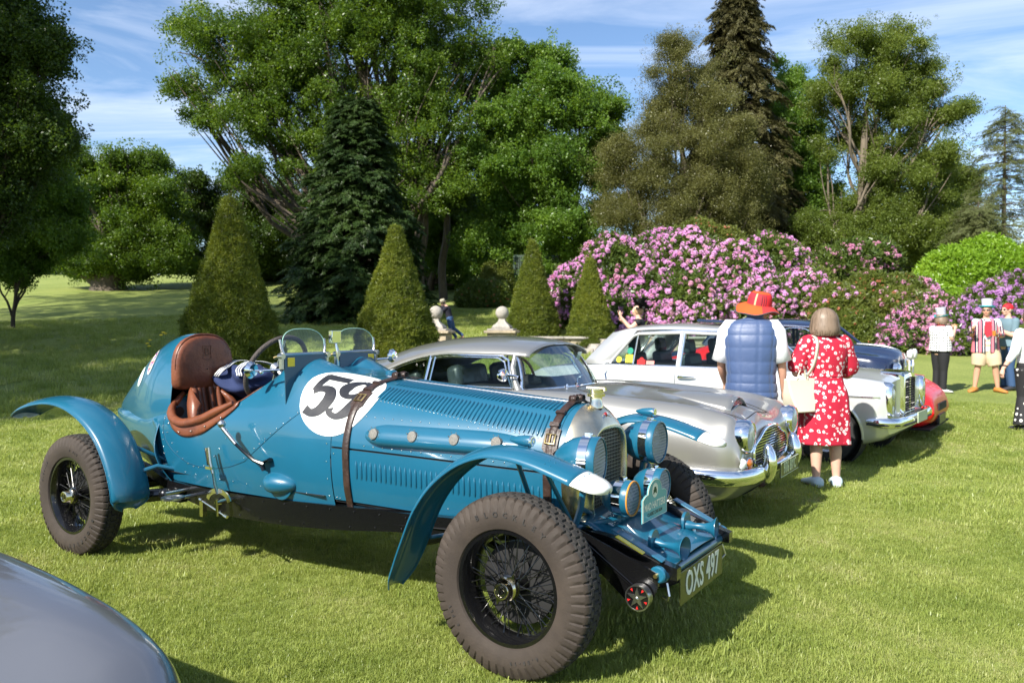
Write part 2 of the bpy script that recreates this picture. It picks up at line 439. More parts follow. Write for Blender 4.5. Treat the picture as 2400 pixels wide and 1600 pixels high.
def clump(name, m, n, spread, leaf, aspect=.55, droop=0, flat=1., seed=0, fold=.25, up=0.):
    r = random.Random(seed); v, f = [], []
    for i in range(n):
        while True:
            p = Vector((r.uniform(-1,1), r.uniform(-1,1), r.uniform(-1,1)))
            if p.length < 1: break
        p = Vector((p.x*spread, p.y*spread, p.z*spread*flat)); d = Vector((r.gauss(0,1), r.gauss(0,1), r.gauss(0,.6)+up)).normalized(); d.z -= droop; d.normalize()
        nn = d.cross(Vector((r.gauss(0,1), r.gauss(0,1), r.gauss(0,1)))).normalized(); w = d.cross(nn).normalized()
        L = leaf*r.uniform(.7,1.25); W = L*aspect*.5; b = len(v)
        v += [p, p + d*L*.45 + w*W + nn*L*fold*.3, p + d*L, p + d*L*.45 - w*W + nn*L*fold*.3]; f += [(b, b+1, b+2), (b, b+2, b+3)]
    me = bpy.data.meshes.new(name); me.from_pydata(v, [], f); me.materials.append(m)
    return me
def needle_spray(name, m, n, L, seed=0, width=.35, droop=.25, nl=.12):
    """a flat drooping conifer twig along +x"""
    r = random.Random(seed); v, f = [], []
    def blade(p, d, w, l):
        b = len(v); v.extend([p - w, p + w, p + d*l]); f.append((b, b+1, b+2))
    for i in range(n):
        t = r.random()**.8; x = t*L; s = r.choice((-1,1)); y = s*r.random()*width*L*(1-t*.8); z = -droop*x*x/L - .25*abs(y) + r.uniform(-.03,.03)*L
        p = Vector((x, y, z)); d = Vector((.8, s*.5+r.uniform(-.4,.4), -.35+r.uniform(-.3,.2))).normalized(); w = d.cross(Vector((r.gauss(0,.5), r.gauss(0,.5), 1))).normalized()*nl*.22
        blade(p, d, w, nl*r.uniform(.7,1.4))
    me = bpy.data.meshes.new(name); me.from_pydata(v, [], f); me.materials.append(m)
    return me
LM = {}
LM['oak'] = leaf_material('oak_leaf', [(.042,.085,.012),(.088,.155,.020),(.16,.24,.032)])
LM['maple'] = leaf_material('maple_leaf', [(.055,.12,.018),(.105,.19,.026),(.17,.27,.04)])
LM['dark'] = leaf_material('shade_leaf', [(.03,.06,.010),(.05,.09,.014),(.08,.13,.02)])
LM['birch'] = leaf_material('birch_leaf', [(.085,.09,.025),(.125,.128,.036),(.17,.17,.055)], .35)
LM['beech'] = leaf_material('beech_leaf', [(.075,.115,.018),(.12,.165,.028),(.175,.22,.04)])
LM['needle'] = leaf_material('dark_needles', [(.016,.040,.009),(.030,.060,.012),(.05,.088,.017)], .2, .5)
LM['spruce'] = leaf_material('olive_needles', [(.06,.06,.024),(.085,.08,.03),(.11,.105,.038)], .2, .5)
LM['larch'] = leaf_material('larch_needles', [(.09,.11,.04),(.12,.14,.05),(.15,.16,.06)], .35, .5)
LM['yew'] = leaf_material('yew_needles', [(.055,.085,.010),(.12,.155,.018),(.25,.27,.035)], .3, .45)
LM['rhodo'] = leaf_material('rhododendron_leaf', [(.045,.08,.015),(.08,.12,.022),(.13,.16,.03)], .25, .3)
LM['laurel'] = leaf_material('laurel_leaf', [(.14,.25,.02),(.20,.34,.03),(.27,.40,.04)], .4, .3)
LM['azalea'] = leaf_material('azalea_leaf', [(.07,.105,.018),(.115,.145,.025),(.16,.175,.035)], .35, .4)
for k_, (n_, l_, a_) in {'oak':(44,.20,.62),'maple':(44,.20,.8),'dark':(42,.20,.7),'birch':(52,.13,.7),'beech':(50,.17,.6)}.items():
    stock(k_, [clump(f'{k_}_clump', LM[k_], n_, .68, l_, a_, droop=.25 if k_ != 'birch' else .7, flat=.6 if k_ != 'birch' else 1.1, seed=40+j) for j in range(5)])
stock('needle', [needle_spray('needle_spray', LM['needle'], 90, 1.0, j, nl=.16) for j in range(4)])
stock('spruce', [needle_spray('spruce_spray', LM['spruce'], 90, 1.0, 10+j, droop=.45, nl=.15) for j in range(4)])
stock('larch', [needle_spray('larch_spray', LM['larch'], 60, 1.0, 20+j, droop=.2, nl=.11) for j in range(4)])
stock('yew', [clump('yew_sprig', LM['yew'], 26, .55, .55, .22, flat=.8, seed=60+j, up=.5) for j in range(5)])
stock('rhodo', [clump('rhododendron_shoot', LM['rhodo'], 16, .5, .85, .32, flat=.5, seed=70+j, up=.3) for j in range(5)])
stock('laurel', [clump('laurel_shoot', LM['laurel'], 22, .55, .55, .38, flat=.8, seed=80+j, up=.9) for j in range(5)])
stock('azalea', [clump('azalea_shoot', LM['azalea'], 20, .6, .6, .35, flat=.7, seed=85+j, up=.4) for j in range(5)])
def truss(name, m, seed):
    r = random.Random(seed); v, f = [], []
    for i in range(15):
        a = r.uniform(0, 2*PI); z = r.uniform(-.15, 1); q = math.sqrt(max(1-z*z, 0)); c = Vector((q*math.cos(a), q*math.sin(a), z))*.55; n = c.normalized(); x = n.orthogonal().normalized(); y = n.cross(x); b = len(v)
        v.append(c*.8)
        for k in range(5): t = k*2*PI/5 + r.random()*.4; v.append(c + (x*math.cos(t)+y*math.sin(t))*.30 + n*.12)
        f += [(b, b+1+k, b+1+(k+1) % 5) for k in range(5)]
    me = bpy.data.meshes.new(name); me.from_pydata(v, [], f); me.materials.append(m)
    return me
FL = {'pink': leaf_material('pink_petals', [(.58,.26,.52),(.72,.40,.64),(.80,.56,.74)], .35, .6), 'pale': leaf_material('pale_pink_petals', [(.55,.22,.38),(.66,.36,.48),(.74,.50,.58)], .35, .6), 'mauve': leaf_material('mauve_petals', [(.42,.20,.46),(.54,.30,.56),(.64,.42,.64)], .35, .6), 'bud': leaf_material('rust_buds', [(.36,.10,.05),(.48,.19,.10),(.55,.30,.20)], .25, .6)}
for k_, m_ in FL.items(): stock('truss_' + k_, [truss('flower_truss', m_, 90+j) for j in range(4)])

BARK = mat('bark', (.095,.075,.055), .9, bump=1.0, bscale=5, stretch=(3,3,.6), var=.4, vscale=3)
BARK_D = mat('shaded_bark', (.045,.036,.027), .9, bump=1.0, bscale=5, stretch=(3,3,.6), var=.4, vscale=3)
BARK_L = mat('pale_bark', (.13,.105,.075), .9, bump=.8, bscale=5, stretch=(3,3,.6), var=.35, vscale=3)
def rand_rot(n, tilt=.5): return np.stack([nprs.normal(0, tilt, n), nprs.normal(0, tilt, n), nprs.uniform(0, 2*PI, n)], 1)
def crown_points(lobes, n, shell=.75, squash=.85):
    """lobes: world centre, radius -> points mostly in the outer part of each lobe, with gaps"""
    vol = np.array([r**2.2 for _, r in lobes]); cnt = nprs.multinomial(n, vol/vol.sum()); P = []
    for (c, r), k in zip(lobes, cnt):
        # sub-clusters give light and dark clumps and an uneven edge
        ns = max(int(r*r*5.5), 9); d = nprs.normal(size=(ns, 3)); d /= np.linalg.norm(d, axis=1)[:, None]
        sc_ = np.array(c)[None] + d*(r*nprs.triangular(.30, .95, 1.28, ns))[:, None]*np.array([1,1,squash]); sr = r*nprs.uniform(.10, .24, ns) + .16
        wgt = nprs.gamma(.9, 1, ns); wgt /= wgt.sum(); idx = nprs.choice(ns, k, p=wgt); q = nprs.normal(size=(k, 3))*nprs.uniform(.55, 1.5, k)[:, None]
        P.append(sc_[idx] + q*(sr[idx]*.85)[:, None]*np.array([1,1,.62]))
    return np.concatenate(P)
def tree(name, label, base, lobes, n, species, size, trunk_r, bark=None, cat='tree', group=None, limbs=2, fork=.45, wob=1.0):
    """lobes in world space; trunk runs from base, limbs reach every lobe"""
    e = empty(name, base, 0, label, cat, group); B = Vector(base)
    L = [(Vector(c)-B, r) for c, r in lobes]; ctr = sum((c*r for c, r in L), Vector())/sum(r for _, r in L); H = max(c.z + r*.5 for c, r in L)
    mb = MB(); fk = Vector((ctr.x*fork*.6, ctr.y*fork*.6, H*fork)); top_ = Vector((ctr.x, ctr.y, H*.93))
    tr = spline([Vector((0,0,-.4)), Vector((0,0,.4)), fk*.5 + Vector((.1*wob,0,0)), fk, fk.lerp(top_,.5)+Vector((-.3*wob,.2,0)), top_], 26)
    R = [trunk_r*(1.35 if i == 0 else 1.12 if i < 2 else 1)*(1-i/26*.9) for i in range(26)]; mb.tube(tr, R, 12)
    for c, r in L:
        i = min(max(int(26*min(max(c.z/H*.62, .22), .85)), 4), 22); s = Vector(tr[i]); ln = (c-s).length; mid = s.lerp(c, .5) + Vector((rnd.uniform(-.16,.16)*ln, rnd.uniform(-.16,.16)*ln, rnd.uniform(-.20,.06)*ln))
        P = spline([s, s.lerp(mid,.5)+Vector((rnd.uniform(-.06,.06)*ln, 0, rnd.uniform(-.05,.05)*ln)), mid, c], 10); r0 = R[i]*.42; mb.tube(P, [r0*(1-.8*k/9)+.02 for k in range(10)], 7)
        for k in range(limbs + int(r*1.2)):
            j = rnd.randint(4, 9); d = Vector((rnd.gauss(0,1), rnd.gauss(0,1), rnd.gauss(.1,.8))).normalized(); q = c + Vector((d.x, d.y, d.z*.85))*r*rnd.uniform(.75, 1.02); p0 = Vector(P[j]); m2 = p0.lerp(q, .5) + Vector((rnd.uniform(-.3,.3), rnd.uniform(-.3,.3), rnd.uniform(-.1,.5)))
            rr = r0*.28; mb.tube(spline([p0, m2, q], 6), [rr*(1-.85*x/5)+.012 for x in range(6)], 5)
    mb.obj('trunk', bark or BARK, e, ang=80, recalc=False)
    P = crown_points([(tuple(c), r) for c, r in L], int(n*1.0))
    scatter('crown', P, rand_rot(len(P), .7), nprs.uniform(.42, 1.32, len(P))*size*.80, species, e)
    return e
def lob(lst, depth, jig=.16):
    """crown lobes given where they show in the photograph and how far off the tree stands"""
    out = []
    for px, py, r in lst:
        rr = r/F_PX*depth; out.append((at(px, py, depth + rnd.uniform(-jig, jig)*depth*.12 - 0), rr))
    return out
def foot(px, depth):
    p = at(px, 700, depth); return Vector((p.x, p.y, terrain(p.x, p.y)))
def conifer(name, label, base, H, R, n, species, size, taper=1.0, droop=.35, tiers=26, trunk_r=.25, bark=None, z0=.03, gap=0., cat='tree', group=None, lop=None):
    e = empty(name, base, 0, label, cat, group); mb = MB(); mb.tube([(0,0,-.3),(0,0,H*.5),(0,0,H*.99)], [trunk_r, trunk_r*.6, .02], 10); P, Q, S = [], [], []; per = max(n//(tiers*9), 4)
    for t in range(tiers):
        f = z0 + (1-z0)*(t/tiers)**.95; nb = rnd.randint(7, 10); r = R*(1-f)**taper*rnd.uniform(.78, 1.1)+.25
        for b in range(nb):
            if rnd.random() < gap: continue
            a = 2*PI*(b+rnd.random())/nb; L = r*rnd.uniform(.7, 1.12)
            if lop: L *= lop(a, f)
            z = f*H + rnd.uniform(-.5,.5)*H/tiers; up = .12*(f-.5)
            pts = [Vector((math.cos(a)*L*q, math.sin(a)*L*q, z + L*(up*q*2 - droop*q*q))) for q in np.linspace(0,1,5)]
            mb.tube(pts, [max(.045*trunk_r/.25*(1-.85*q), .008) for q in np.linspace(0,1,5)], 5)
            for k in range(per):
                q = rnd.uniform(.12, 1.0)**.75; c = Vector((math.cos(a)*L*q, math.sin(a)*L*q, z + L*(up*q*2 - droop*q*q))); P.append(c + Vector((rnd.gauss(0,.10), rnd.gauss(0,.10), rnd.gauss(0,.06)))*size); Q.append((rnd.gauss(0,.25), .25+rnd.gauss(0,.2), a + rnd.gauss(0,.7))); S.append(size*rnd.uniform(.6,1.2)*(1.1-.35*f))
    mb.obj('trunk', bark or BARK, e, ang=80, recalc=False)
    scatter('crown', P, Q, S, species, e)
    return e
def mound(name, label, lobes, n, species, size, flowers=None, cat='bush', group=None, core=True, up_only=True, parent=None):
    """a bush: surface of overlapping lobes covered in shoots, with flower trusses on top of them"""
    c0 = Vector(lobes[0][0]); base = Vector((c0.x, c0.y, terrain(c0.x, c0.y))); e = empty(name, base, 0, label, cat, group)
    C = np.array([tuple(Vector(c)-base) for c, r in lobes]); Rr = np.array([r for c, r in lobes])
    def surf(k, lo=.82, hi=1.04):
        w = Rr**2; cnt = nprs.multinomial(int(k*1.8), w/w.sum()); out, nn = [], []
        for i, m_ in enumerate(cnt):
            d = nprs.normal(size=(m_, 3)); d /= np.linalg.norm(d, axis=1)[:, None]; q = nprs.uniform(lo, hi, m_)
            lump = 1 + .10*np.sin(d[:,0]*7+i)*np.sin(d[:,1]*6+2*i)*np.sin(d[:,2]*8)
            p = C[i] + d*(Rr[i]*q*lump)[:, None]; ins = np.zeros(m_, bool)
            for j in range(len(Rr)):
                if j != i: ins |= np.linalg.norm(p - C[j], axis=1) < Rr[j]*.80
            gz = np.array([terrain(base.x+x, base.y+y)-base.z for x, y in p[:, :2]]) if m_ else np.zeros(0)
            ok = ~ins & (p[:,2] > gz - .05); out.append(p[ok]); nn.append(d[ok])
        out, nn = np.concatenate(out), np.concatenate(nn); ix = nprs.permutation(len(out))[:k]; return out[ix], nn[ix]
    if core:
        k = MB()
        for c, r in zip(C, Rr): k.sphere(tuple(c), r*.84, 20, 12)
        k.obj('shade_core', mat('shaded_twigs', (.015,.02,.008), .95, bump=1, bscale=3), e, kind='stuff', recalc=False)  # solid dark spheres stand in for the shade inside the bush
    P, N = surf(n); rot = rand_rot(len(P), .6); scatter('foliage', P, rot, nprs.uniform(.75,1.2,len(P))*size, species, e)
    if flowers:
        for kind, k, fs, mask in flowers:
            P, N = surf(k, 1.0, 1.07)
            if mask is not None:
                W = P + np.array(base); keep = np.array([mask(*w) for w in W]); P, N = P[keep], N[keep]
            if len(P) == 0: continue
            az = np.arctan2(N[:,1], N[:,0]); el = np.arccos(np.clip(N[:,2], -1, 1)); rot = np.stack([np.zeros(len(P)), el*.8, az], 1)
            scatter('blossom', P, rot, nprs.uniform(.7,1.2,len(P))*fs, 'truss_' + kind, e)
    return e
# ================================================================ the blue vintage racing car
TH = math.radians(32.8)
WB = 3.36
RAC_O = Vector((0.3918, 4.0258, 0))
race = empty('vintage_racing_car', RAC_O, -TH, 'teal blue open vintage racing car with number 59 roundel and brown leather cockpit', 'vintage car')

f_w = pchip([(.0,.285),(-.3,.33),(-.8,.395),(-1.3,.45),(-1.8,.49),(-2.3,.50),(-2.8,.46),(-3.2,.37),(-3.6,.245),(-3.9,.11),(-4.06,.015)])
f_zt = pchip([(.0,1.10),(-.3,1.115),(-.6,1.135),(-1.2,1.175),(-1.45,1.205),(-1.75,1.235),(-2.0,1.22),(-2.8,1.09),(-3.2,.99),(-3.6,.93),(-3.9,.88),(-4.06,.85)])
f_zb = pchip([(.0,.50),(-2.7,.50),(-3.0,.54),(-3.5,.64),(-3.9,.77),(-4.06,.83)])
f_zm = pchip([(.0,.74),(-1.3,.78),(-2.8,.80),(-3.6,.82),(-4.06,.84)])
f_n = pchip([(.0,2.25),(-1.2,2.4),(-1.8,2.6),(-2.8,2.3),(-4.06,2.0)])
f_rim = pchip([(-1.84,1.232),(-1.95,1.145),(-2.1,1.035),(-2.25,.965),(-2.4,.905),(-2.6,.872),(-2.7,.89),(-2.78,.955),(-2.82,1.02)])
def hump(u, v):
    a = math.exp(-(max(u+1.80, 0)/.26)**2) * (math.exp(-((-1.80-u)/.10)**2) if u < -1.80 else 1)
    return .085 * a * (math.exp(-((v-.25)/.15)**4) + math.exp(-((v+.25)/.15)**4))
def frac_cross(u):
    def at_rim(uu): return (f_rim(uu) - f_zm(uu)) / (f_zt(uu) - f_zm(uu))
    if u > -1.84: return at_rim(-1.84)*(1 - min((u+1.84)/.5, 1)) + .93*min((u+1.84)/.5, 1)
    if u < -2.82: return at_rim(-2.82)*(1 - min((-2.82-u)/.4, 1)) + .55*min((-2.82-u)/.4, 1)
    return at_rim(u)
def sect(u, phi):
    """upper section of the body, phi 0 at the side, pi/2 on the centreline"""
    w, zt, zm, n = f_w(u), f_zt(u), f_zm(u), f_n(u)
    c, s_ = math.cos(phi), math.sin(phi)
    v = w * (abs(c)**(2/n)) * (1 if c >= 0 else -1); z = zm + (zt-zm) * abs(s_)**(2/n)
    return v, z + hump(u, v)
def side_v(u, z):
    w, zt, zm, n, zb = f_w(u), f_zt(u), f_zm(u), f_n(u), f_zb(u)
    if z >= zm: return w * max(1 - ((z-zm)/(zt-zm))**n, 0)**(1/n)
    return w * (1 - .09*((zm-z)/(zm-zb))**2)
def top_z(u, v):
    w, zt, zm, n = f_w(u), f_zt(u), f_zm(u), f_n(u)
    return zm + (zt-zm) * max(1 - min(abs(v)/w, 1)**n, 0)**(1/n) + hump(u, v)
# arc-length walk up the right side: s = 0 at the max width height
def arc(u, N=60):
    P = [sect(u, PI/2*i/N) for i in range(N+1)]; S = [0]
    for a, b in zip(P, P[1:]): S.append(S[-1] + math.hypot(b[0]-a[0], b[1]-a[1]))
    return P, S
ARC = {}
def on_skin(u, s, off=0.0):
    """point on the right-hand skin: s metres up the section from the widest line (negative goes down the side)"""
    k = round(u, 3)
    if k not in ARC: ARC[k] = arc(k)
    P, S = ARC[k]
    if s < 0:
        z = f_zm(k) + s; v = side_v(k, z); nv, nz = 1.0, 0.08
    elif s > S[-1]:
        s2 = 2*S[-1] - s; p = on_skin(u, s2, off); return V(u, p.y, p.z)
    else:
        j = min(int(np.searchsorted(S, s)), len(S)-1); j = max(j, 1); t = (s-S[j-1])/(S[j]-S[j-1]+1e-9)
        a, b = P[j-1], P[j]; v = a[0]+(b[0]-a[0])*t; z = a[1]+(b[1]-a[1])*t
        d = Vector((b[0]-a[0], b[1]-a[1])).normalized(); nv, nz = d.y, -d.x
    return V(u, v + nv*off, z + nz*off)

def body_skin(u0, u1, nu, name, mats, cockpit=False, kb=8, K0=16, K1=24):
    mb = MB(); us = [u0 + (u1-u0)*i/nu for i in range(nu+1)]
    rows = []
    for u in us:
        fr = max(min(frac_cross(u), .97), .02); n = f_n(u); pc = math.asin(fr**(n/2)); r = []
        zb, zm = f_zb(u), f_zm(u)
        for k in range(kb): z = zb + (zm-zb)*k/kb; r.append(V(u, side_v(u, z), z))
        for k in range(K0): v, z = sect(u, pc*k/K0); r.append(V(u, v, z))
        for k in range(K1+1): v, z = sect(u, pc + (PI-2*pc)*k/K1); r.append(V(u, v, z))
        for k in range(K0): v, z = sect(u, PI - pc*(1-(k+1)/K0)); r.append(V(u, v, z))
        for k in range(kb): z = zm - (zm-zb)*(k+1)/kb; r.append(V(u, -side_v(u, z), z))
        rows.append(r)
    n, kk = len(rows), len(rows[0]); vv = [p for r in rows for p in r]; ff = []
    for i in range(n-1):
        um = (us[i]+us[i+1])/2
        for j in range(kk-1):
            if cockpit and -2.82 < um < -1.84 and kb+K0 <= j < kb+K0+K1: continue
            ff.append((i*kk+j, i*kk+j+1, (i+1)*kk+j+1, (i+1)*kk+j))
    mb.add(vv, ff)
    return mb.obj(name, mats, race, ang=60, recalc=False)
body_skin(-1.345, -4.06, 180, 'body', BLUE, True)
# bonnet: top halves and hinged side panels, with shut lines between them
def skin_patch(u0, u1, s0, s1, nu, ns, off=0.0, mirror=False, s1f=None):
    mb = MB(); rows = []
    for i in range(nu+1):
        u = u0 + (u1-u0)*i/nu; top = s1f(u) if s1f else s1
        row = [on_skin(u, s0 + (top-s0)*j/ns, off) for j in range(ns+1)]
        if mirror: row = [Vector((p.x, -p.y, p.z)) for p in row]
        rows.append(row)
    return mb.grid(rows)
S_top = lambda u: arc(round(u, 3))[1][-1]
for mir in (False, True):
    skin_patch(-1.338, -.045, .058, 0, 60, 34, 0, mir, lambda u: S_top(u)-.004).obj('bonnet_top', BLUE, race, ang=60, recalc=False)
    skin_patch(-1.338, -.045, -.235, .048, 60, 10, 0, mir).obj('bonnet_side_panel', BLUE, race, ang=60, recalc=False)
skin_patch(-1.345, -.01, -.25, 0, 60, 40, -.012, False, lambda u: S_top(u)).obj('bonnet_frame', BLACKM, race, ang=60, recalc=False)
skin_patch(-.043, .002, -.25, 0, 4, 40, -.001, False, lambda u: S_top(u)).obj('bonnet_band', BLUE, race, ang=60, recalc=False)
skin_patch(-.043, .002, -.25, 0, 4, 40, -.001, True, lambda u: S_top(u)).obj('bonnet_band', BLUE, race, ang=60, recalc=False)
skin_patch(-1.345, -.01, -.25, 0, 60, 40, -.012, True, lambda u: S_top(u)).obj('bonnet_frame', BLACKM, race, ang=60, recalc=False)
# centre hinge
hg = MB()
hg.tube([V(u, 0, f_zt(u)+.002) for u in np.linspace(-1.33, -.05, 30)], .0055, 8)
for i in range(46): u = -1.31 + i*.0275; hg.cyl(V(u, 0, f_zt(u)+.002), V(u+.011, 0, f_zt(u+.011)+.002), .0072, n=8)
hg.obj('bonnet_hinge', STEEL, race)

# ---- louvres
def louvre_mesh(L, name):
    mb = MB(); rows = []
    for i in range(9):
        t = i/8; x = (t-.5)*L; e = math.sin(PI*min(max(t, .0), 1))**.45
        rows.append([(x, .0085*math.cos(a)*(.25+.75*e), .0085*math.sin(a)*e) for a in np.linspace(0, PI, 6)])
    return mb.grid(rows).obj(name, BLUE, race, ang=70)
def place_louvres(L, us, sc, mir=False, first=None):
    src = first
    for u in us:
        s = sc(u); p = on_skin(u, s, .0005); a = on_skin(u, s-.02, .0005); b = on_skin(u, s+.02, .0005); c = on_skin(u-.02, s, .0005)
        x = (b-a).normalized(); y = (p-c).normalized(); z = x.cross(y).normalized(); y = z.cross(x)
        if z.z < 0 and s > 0: z = -z; y = -y
        if s <= 0 and z.y > 0: z = -z; y = -y
        M = frame_matrix(p, x, y, z)
        if mir: M = Matrix.Diagonal((1, -1, 1, 1)) @ M @ Matrix.Diagonal((1, 1, 1, 1))
        if src is None:
            src = louvre_mesh(L, 'louvre'); src.matrix_local = M
        else: share(src, 'louvre', race, M)
    return src
uu = list(np.linspace(-1.14, -.13, 42))
la = place_louvres(.115, uu, lambda u: S_top(u)-.095)
lb = place_louvres(.125, uu, lambda u: S_top(u)-.255)
place_louvres(.115, uu, lambda u: S_top(u)-.095, True, la)
lc = place_louvres(.10, list(np.linspace(-1.17, -.09, 36)), lambda u: -.055-.01*(u+1.17))

# ---- rivets
def rivets(name, pts, r=.0036, m=None):
    mb = MB()
    for p in pts: mb.sphere(p, (r, r, r), 6, 4)
    return mb.obj(name, m or STEEL, race, ang=80, kind='stuff', recalc=False)
rv = [on_skin(u, S_top(u)-.325, .001) for u in np.linspace(-1.16, -.12, 42)]
rv += [on_skin(u, .235-.02*(u+1.3)*0, .001) for u in np.linspace(-1.2, -.25, 18)] + [on_skin(u, .078, .001) for u in np.linspace(-1.12, -.3, 15)]
rv += [on_skin(-1.37, s, .001) for s in np.linspace(-.22, .55, 9)] + [on_skin(u, -.225, .001) for u in np.linspace(-1.3, -2.6, 12)]
rv += [V(-1.32, side_v(-1.32, z)+.002, z) for z in (.80, .56)] + [V(-.62, side_v(-.62, .57)+.002, .57)]
for i in range(17):                              # curved scuttle seam below the cockpit
    t = i/16; u = -2.83 + .9*t; z = .90 - .28*math.sin(PI*min(t*1.25, 1))**.8 if t < .8 else .62
    if t < .8: rv.append(V(u, side_v(u, z)+.002, z))
for t in np.linspace(0, 1, 15):
    u = -2.0 + .62*t; z = .72 + .44*t; rv.append(V(u, side_v(u, z)+.002, z))
for t in np.linspace(0, 1, 12): rv.append(V(-2.86-.9*t, side_v(-2.86-.9*t, 1.0-.06*t)+.003, 1.0-.06*t))
for t in np.linspace(0, 1, 10): rv.append(V(-2.83, side_v(-2.83, .58+.4*t)+.002, .58+.4*t))
rivets('rivets', rv)
# seam lines as thin raised beads
sm = MB()
sm.tube([V(-2.0+.64*t, side_v(-2.0+.64*t, .70+.47*t)+.0005, .70+.47*t) for t in np.linspace(0, 1, 16)], .0022, 5)
sm.tube([V(u, side_v(u, z)+.0005, z) for u, z in spline([(-2.84,.93),(-2.80,.76),(-2.62,.655),(-2.38,.625),(-2.16,.65),(-2.0,.70)], 26)], .0022, 5)
sm.obj('body_seam', BLUE_D, race)

# ---- exhaust-side bulge with four mesh vents
def bulge(u0, u1, zc, hz, dp):
    mb = MB(); rows = []
    for i in range(33):
        a = PI*i/32; u = (u0+u1)/2 - (u1-u0)/2*math.cos(a)
        e = min((u-u0)/.14, (u1-u)/.30, 1); e = math.sqrt(max(1-(1-e)**2, 0)) if e < 1 else 1
        r = []
        for j in range(13):
            b = -PI/2 + PI*j/12; z = zc + .0*u + hz*e*math.sin(b); r.append(V(u, side_v(u, z) - .001 + dp*e*math.cos(b), z))
        rows.append(r)
    return mb.grid(rows)
bl = bulge(-1.12, -.17, .915, .056, .05).obj('side_bulge', BLUE, race, ang=60)
MESHM = mat('woven_wire', (.22,.21,.19), .5, .6, bump=.6, bscale=260)
for u in (-1.035, -.80, -.56, -.33):
    d = MB(); v = side_v(u, .93)+.052
    d.lathe([(0, .0), (.002, .024), (.0, .028), (-.012, .03)], V(u, v+.002, .928), V(0, 1, .25), 20)
    for a in range(8): d.sphere(V(u+.037*math.cos(a*PI/4+.4), v-.003, .928+.036*math.sin(a*PI/4+.4)), .003, 6, 4)
    d.obj('vent', MESHM, race)
# teardrop cover low on the body side
td = MB(); rows = []
for i in range(15):
    a = PI*i/14; u = -1.72 - .115*math.cos(a); e = math.sin(a)**.75*(1.0 + .25*math.cos(a))
    rows.append([V(u + 0, side_v(u, .595)-.01 + .075*e*math.cos(b), .597 + .062*e*math.sin(b)) for b in np.linspace(-PI/2, PI/2, 13)])
td.grid(rows).obj('teardrop_cover', BLUE, race, ang=60)
fl = MB(); fl.lathe([(0,.0),(.003,.088),(0,.092)], V(-1.72, side_v(-1.72,.6)-.001, .597), V(0,1,.05), 28)
fl.obj('cover_flange', BLUE, race)

# ---- number roundel, conforming to the skin
def skin_pt(cu, cs, a, b, off): return on_skin(cu + a, cs + b, off)
RU, RS = -1.375, .35
mb = MB(); rows = []
for i in range(12):
    r = .242 * i/11; rows.append([skin_pt(RU, RS, r*math.cos(t) + 1e-5, r*math.sin(t), .0035) for t in np.linspace(0, 2*PI, 49)[:-1]])
mb.grid(rows, cv=True)
mb.obj('number_roundel', WHITEP, race, ang=70, recalc=False)
def stroke(mb, pts, widths, n, off, nib=None):
    P = spline(pts, n); W = spline([(w,) for w in widths], n); rows = []
    for i in range(n):
        a = P[max(i-1, 0)]; b = P[min(i+1, n-1)]; d = np.array(b)-np.array(a); d = d/np.hypot(*d); nn = np.array([-d[1], d[0]])
        w = max(float(W[i][0])*1.3, .017)
        rows.append([skin_pt(RU, RS, *(P[i] + nn*w*q), off) for q in (-1, -.5, 0, .5, 1)])
    return mb.grid(rows)
dg = MB()
sh = lambda pts: [((x*1.04 + .12*y), y*1.04) for x, y in pts]
# five
stroke(dg, sh([(-.165,.122),(-.1,.122),(-.03,.122)]), [.019,.019,.019], 14, .006)
stroke(dg, sh([(-.155,.135),(-.158,.08),(-.162,.012)]), [.015,.015,.014], 12, .0064)
stroke(dg, sh([(-.165,.004),(-.125,.028),(-.075,.020),(-.048,-.035),(-.068,-.095),(-.115,-.118),(-.165,-.100)]), [.010,.016,.022,.029,.025,.017,.019], 40, .0068)
# nine
stroke(dg, sh([(.055,.128),(.015,.10),(.0,.055),(.02,.01),(.06,-.004),(.10,.015),(.122,.055),(.10,.108),(.055,.128)]), [.010,.020,.028,.018,.010,.014,.024,.018,.010], 50, .0072)
stroke(dg, sh([(.122,.055),(.125,-.02),(.10,-.09),(.05,-.125),(.0,-.11),(-.012,-.085)]), [.022,.029,.027,.014,.012,.020], 34, .0076)
dg.obj('number_59', BLACKI, race, ang=None, recalc=False)

# ---- radiator shell, core and cap
mb = MB(); rows = []
for u, w, zt, zm, zb, n in ((-.004,.292,1.108,.74,.44,2.2),(.02,.284,1.104,.74,.43,2.2),(.055,.262,1.085,.74,.43,2.2),(.085,.236,1.05,.76,.43,2.3),(.103,.206,1.02,.78,.43,2.6),(.110,.194,1.005,.80,.43,3.0),(.112,.186,.995,.80,.43,3.2),(.106,.178,.985,.80,.44,3.4),(.07,.175,.983,.80,.44,3.4)):
    r = [V(u, w*(.88 + .12*k/7), zb + (zm-zb)*k/7) for k in range(7)]
    for k in range(33):
        p = PI*k/32; c, s_ = math.cos(p), math.sin(p)
        r.append(V(u, w*abs(c)**(2/n)*(1 if c >= 0 else -1), zm+(zt-zm)*abs(s_)**(2/n)))
    r += [V(u, -w*(.88 + .12*k/7), zb + (zm-zb)*k/7) for k in range(6, -1, -1)]
    rows.append(r)
mb.grid(rows).obj('radiator_shell', NICKEL, race, ang=60, recalc=False)
mb = MB(); mb.box(V(.055, 0, .715), (.02, .35, .54)); mb.obj('radiator_core', BLACKM, race)
mb = MB()
WIRE = mat('radiator_wire', (.26,.25,.22), .5, .6)
for i in range(20): v = -.171 + i*.018; mb.box(V(.082, v, .705 if abs(v) > .12 else .72), (.003, .003, .52))
for i in range(31): mb.box(V(.0845, 0, .455 + i*.0175), (.003, .345, .003))
mb.obj('radiator_grille', WIRE, race, kind='stuff')
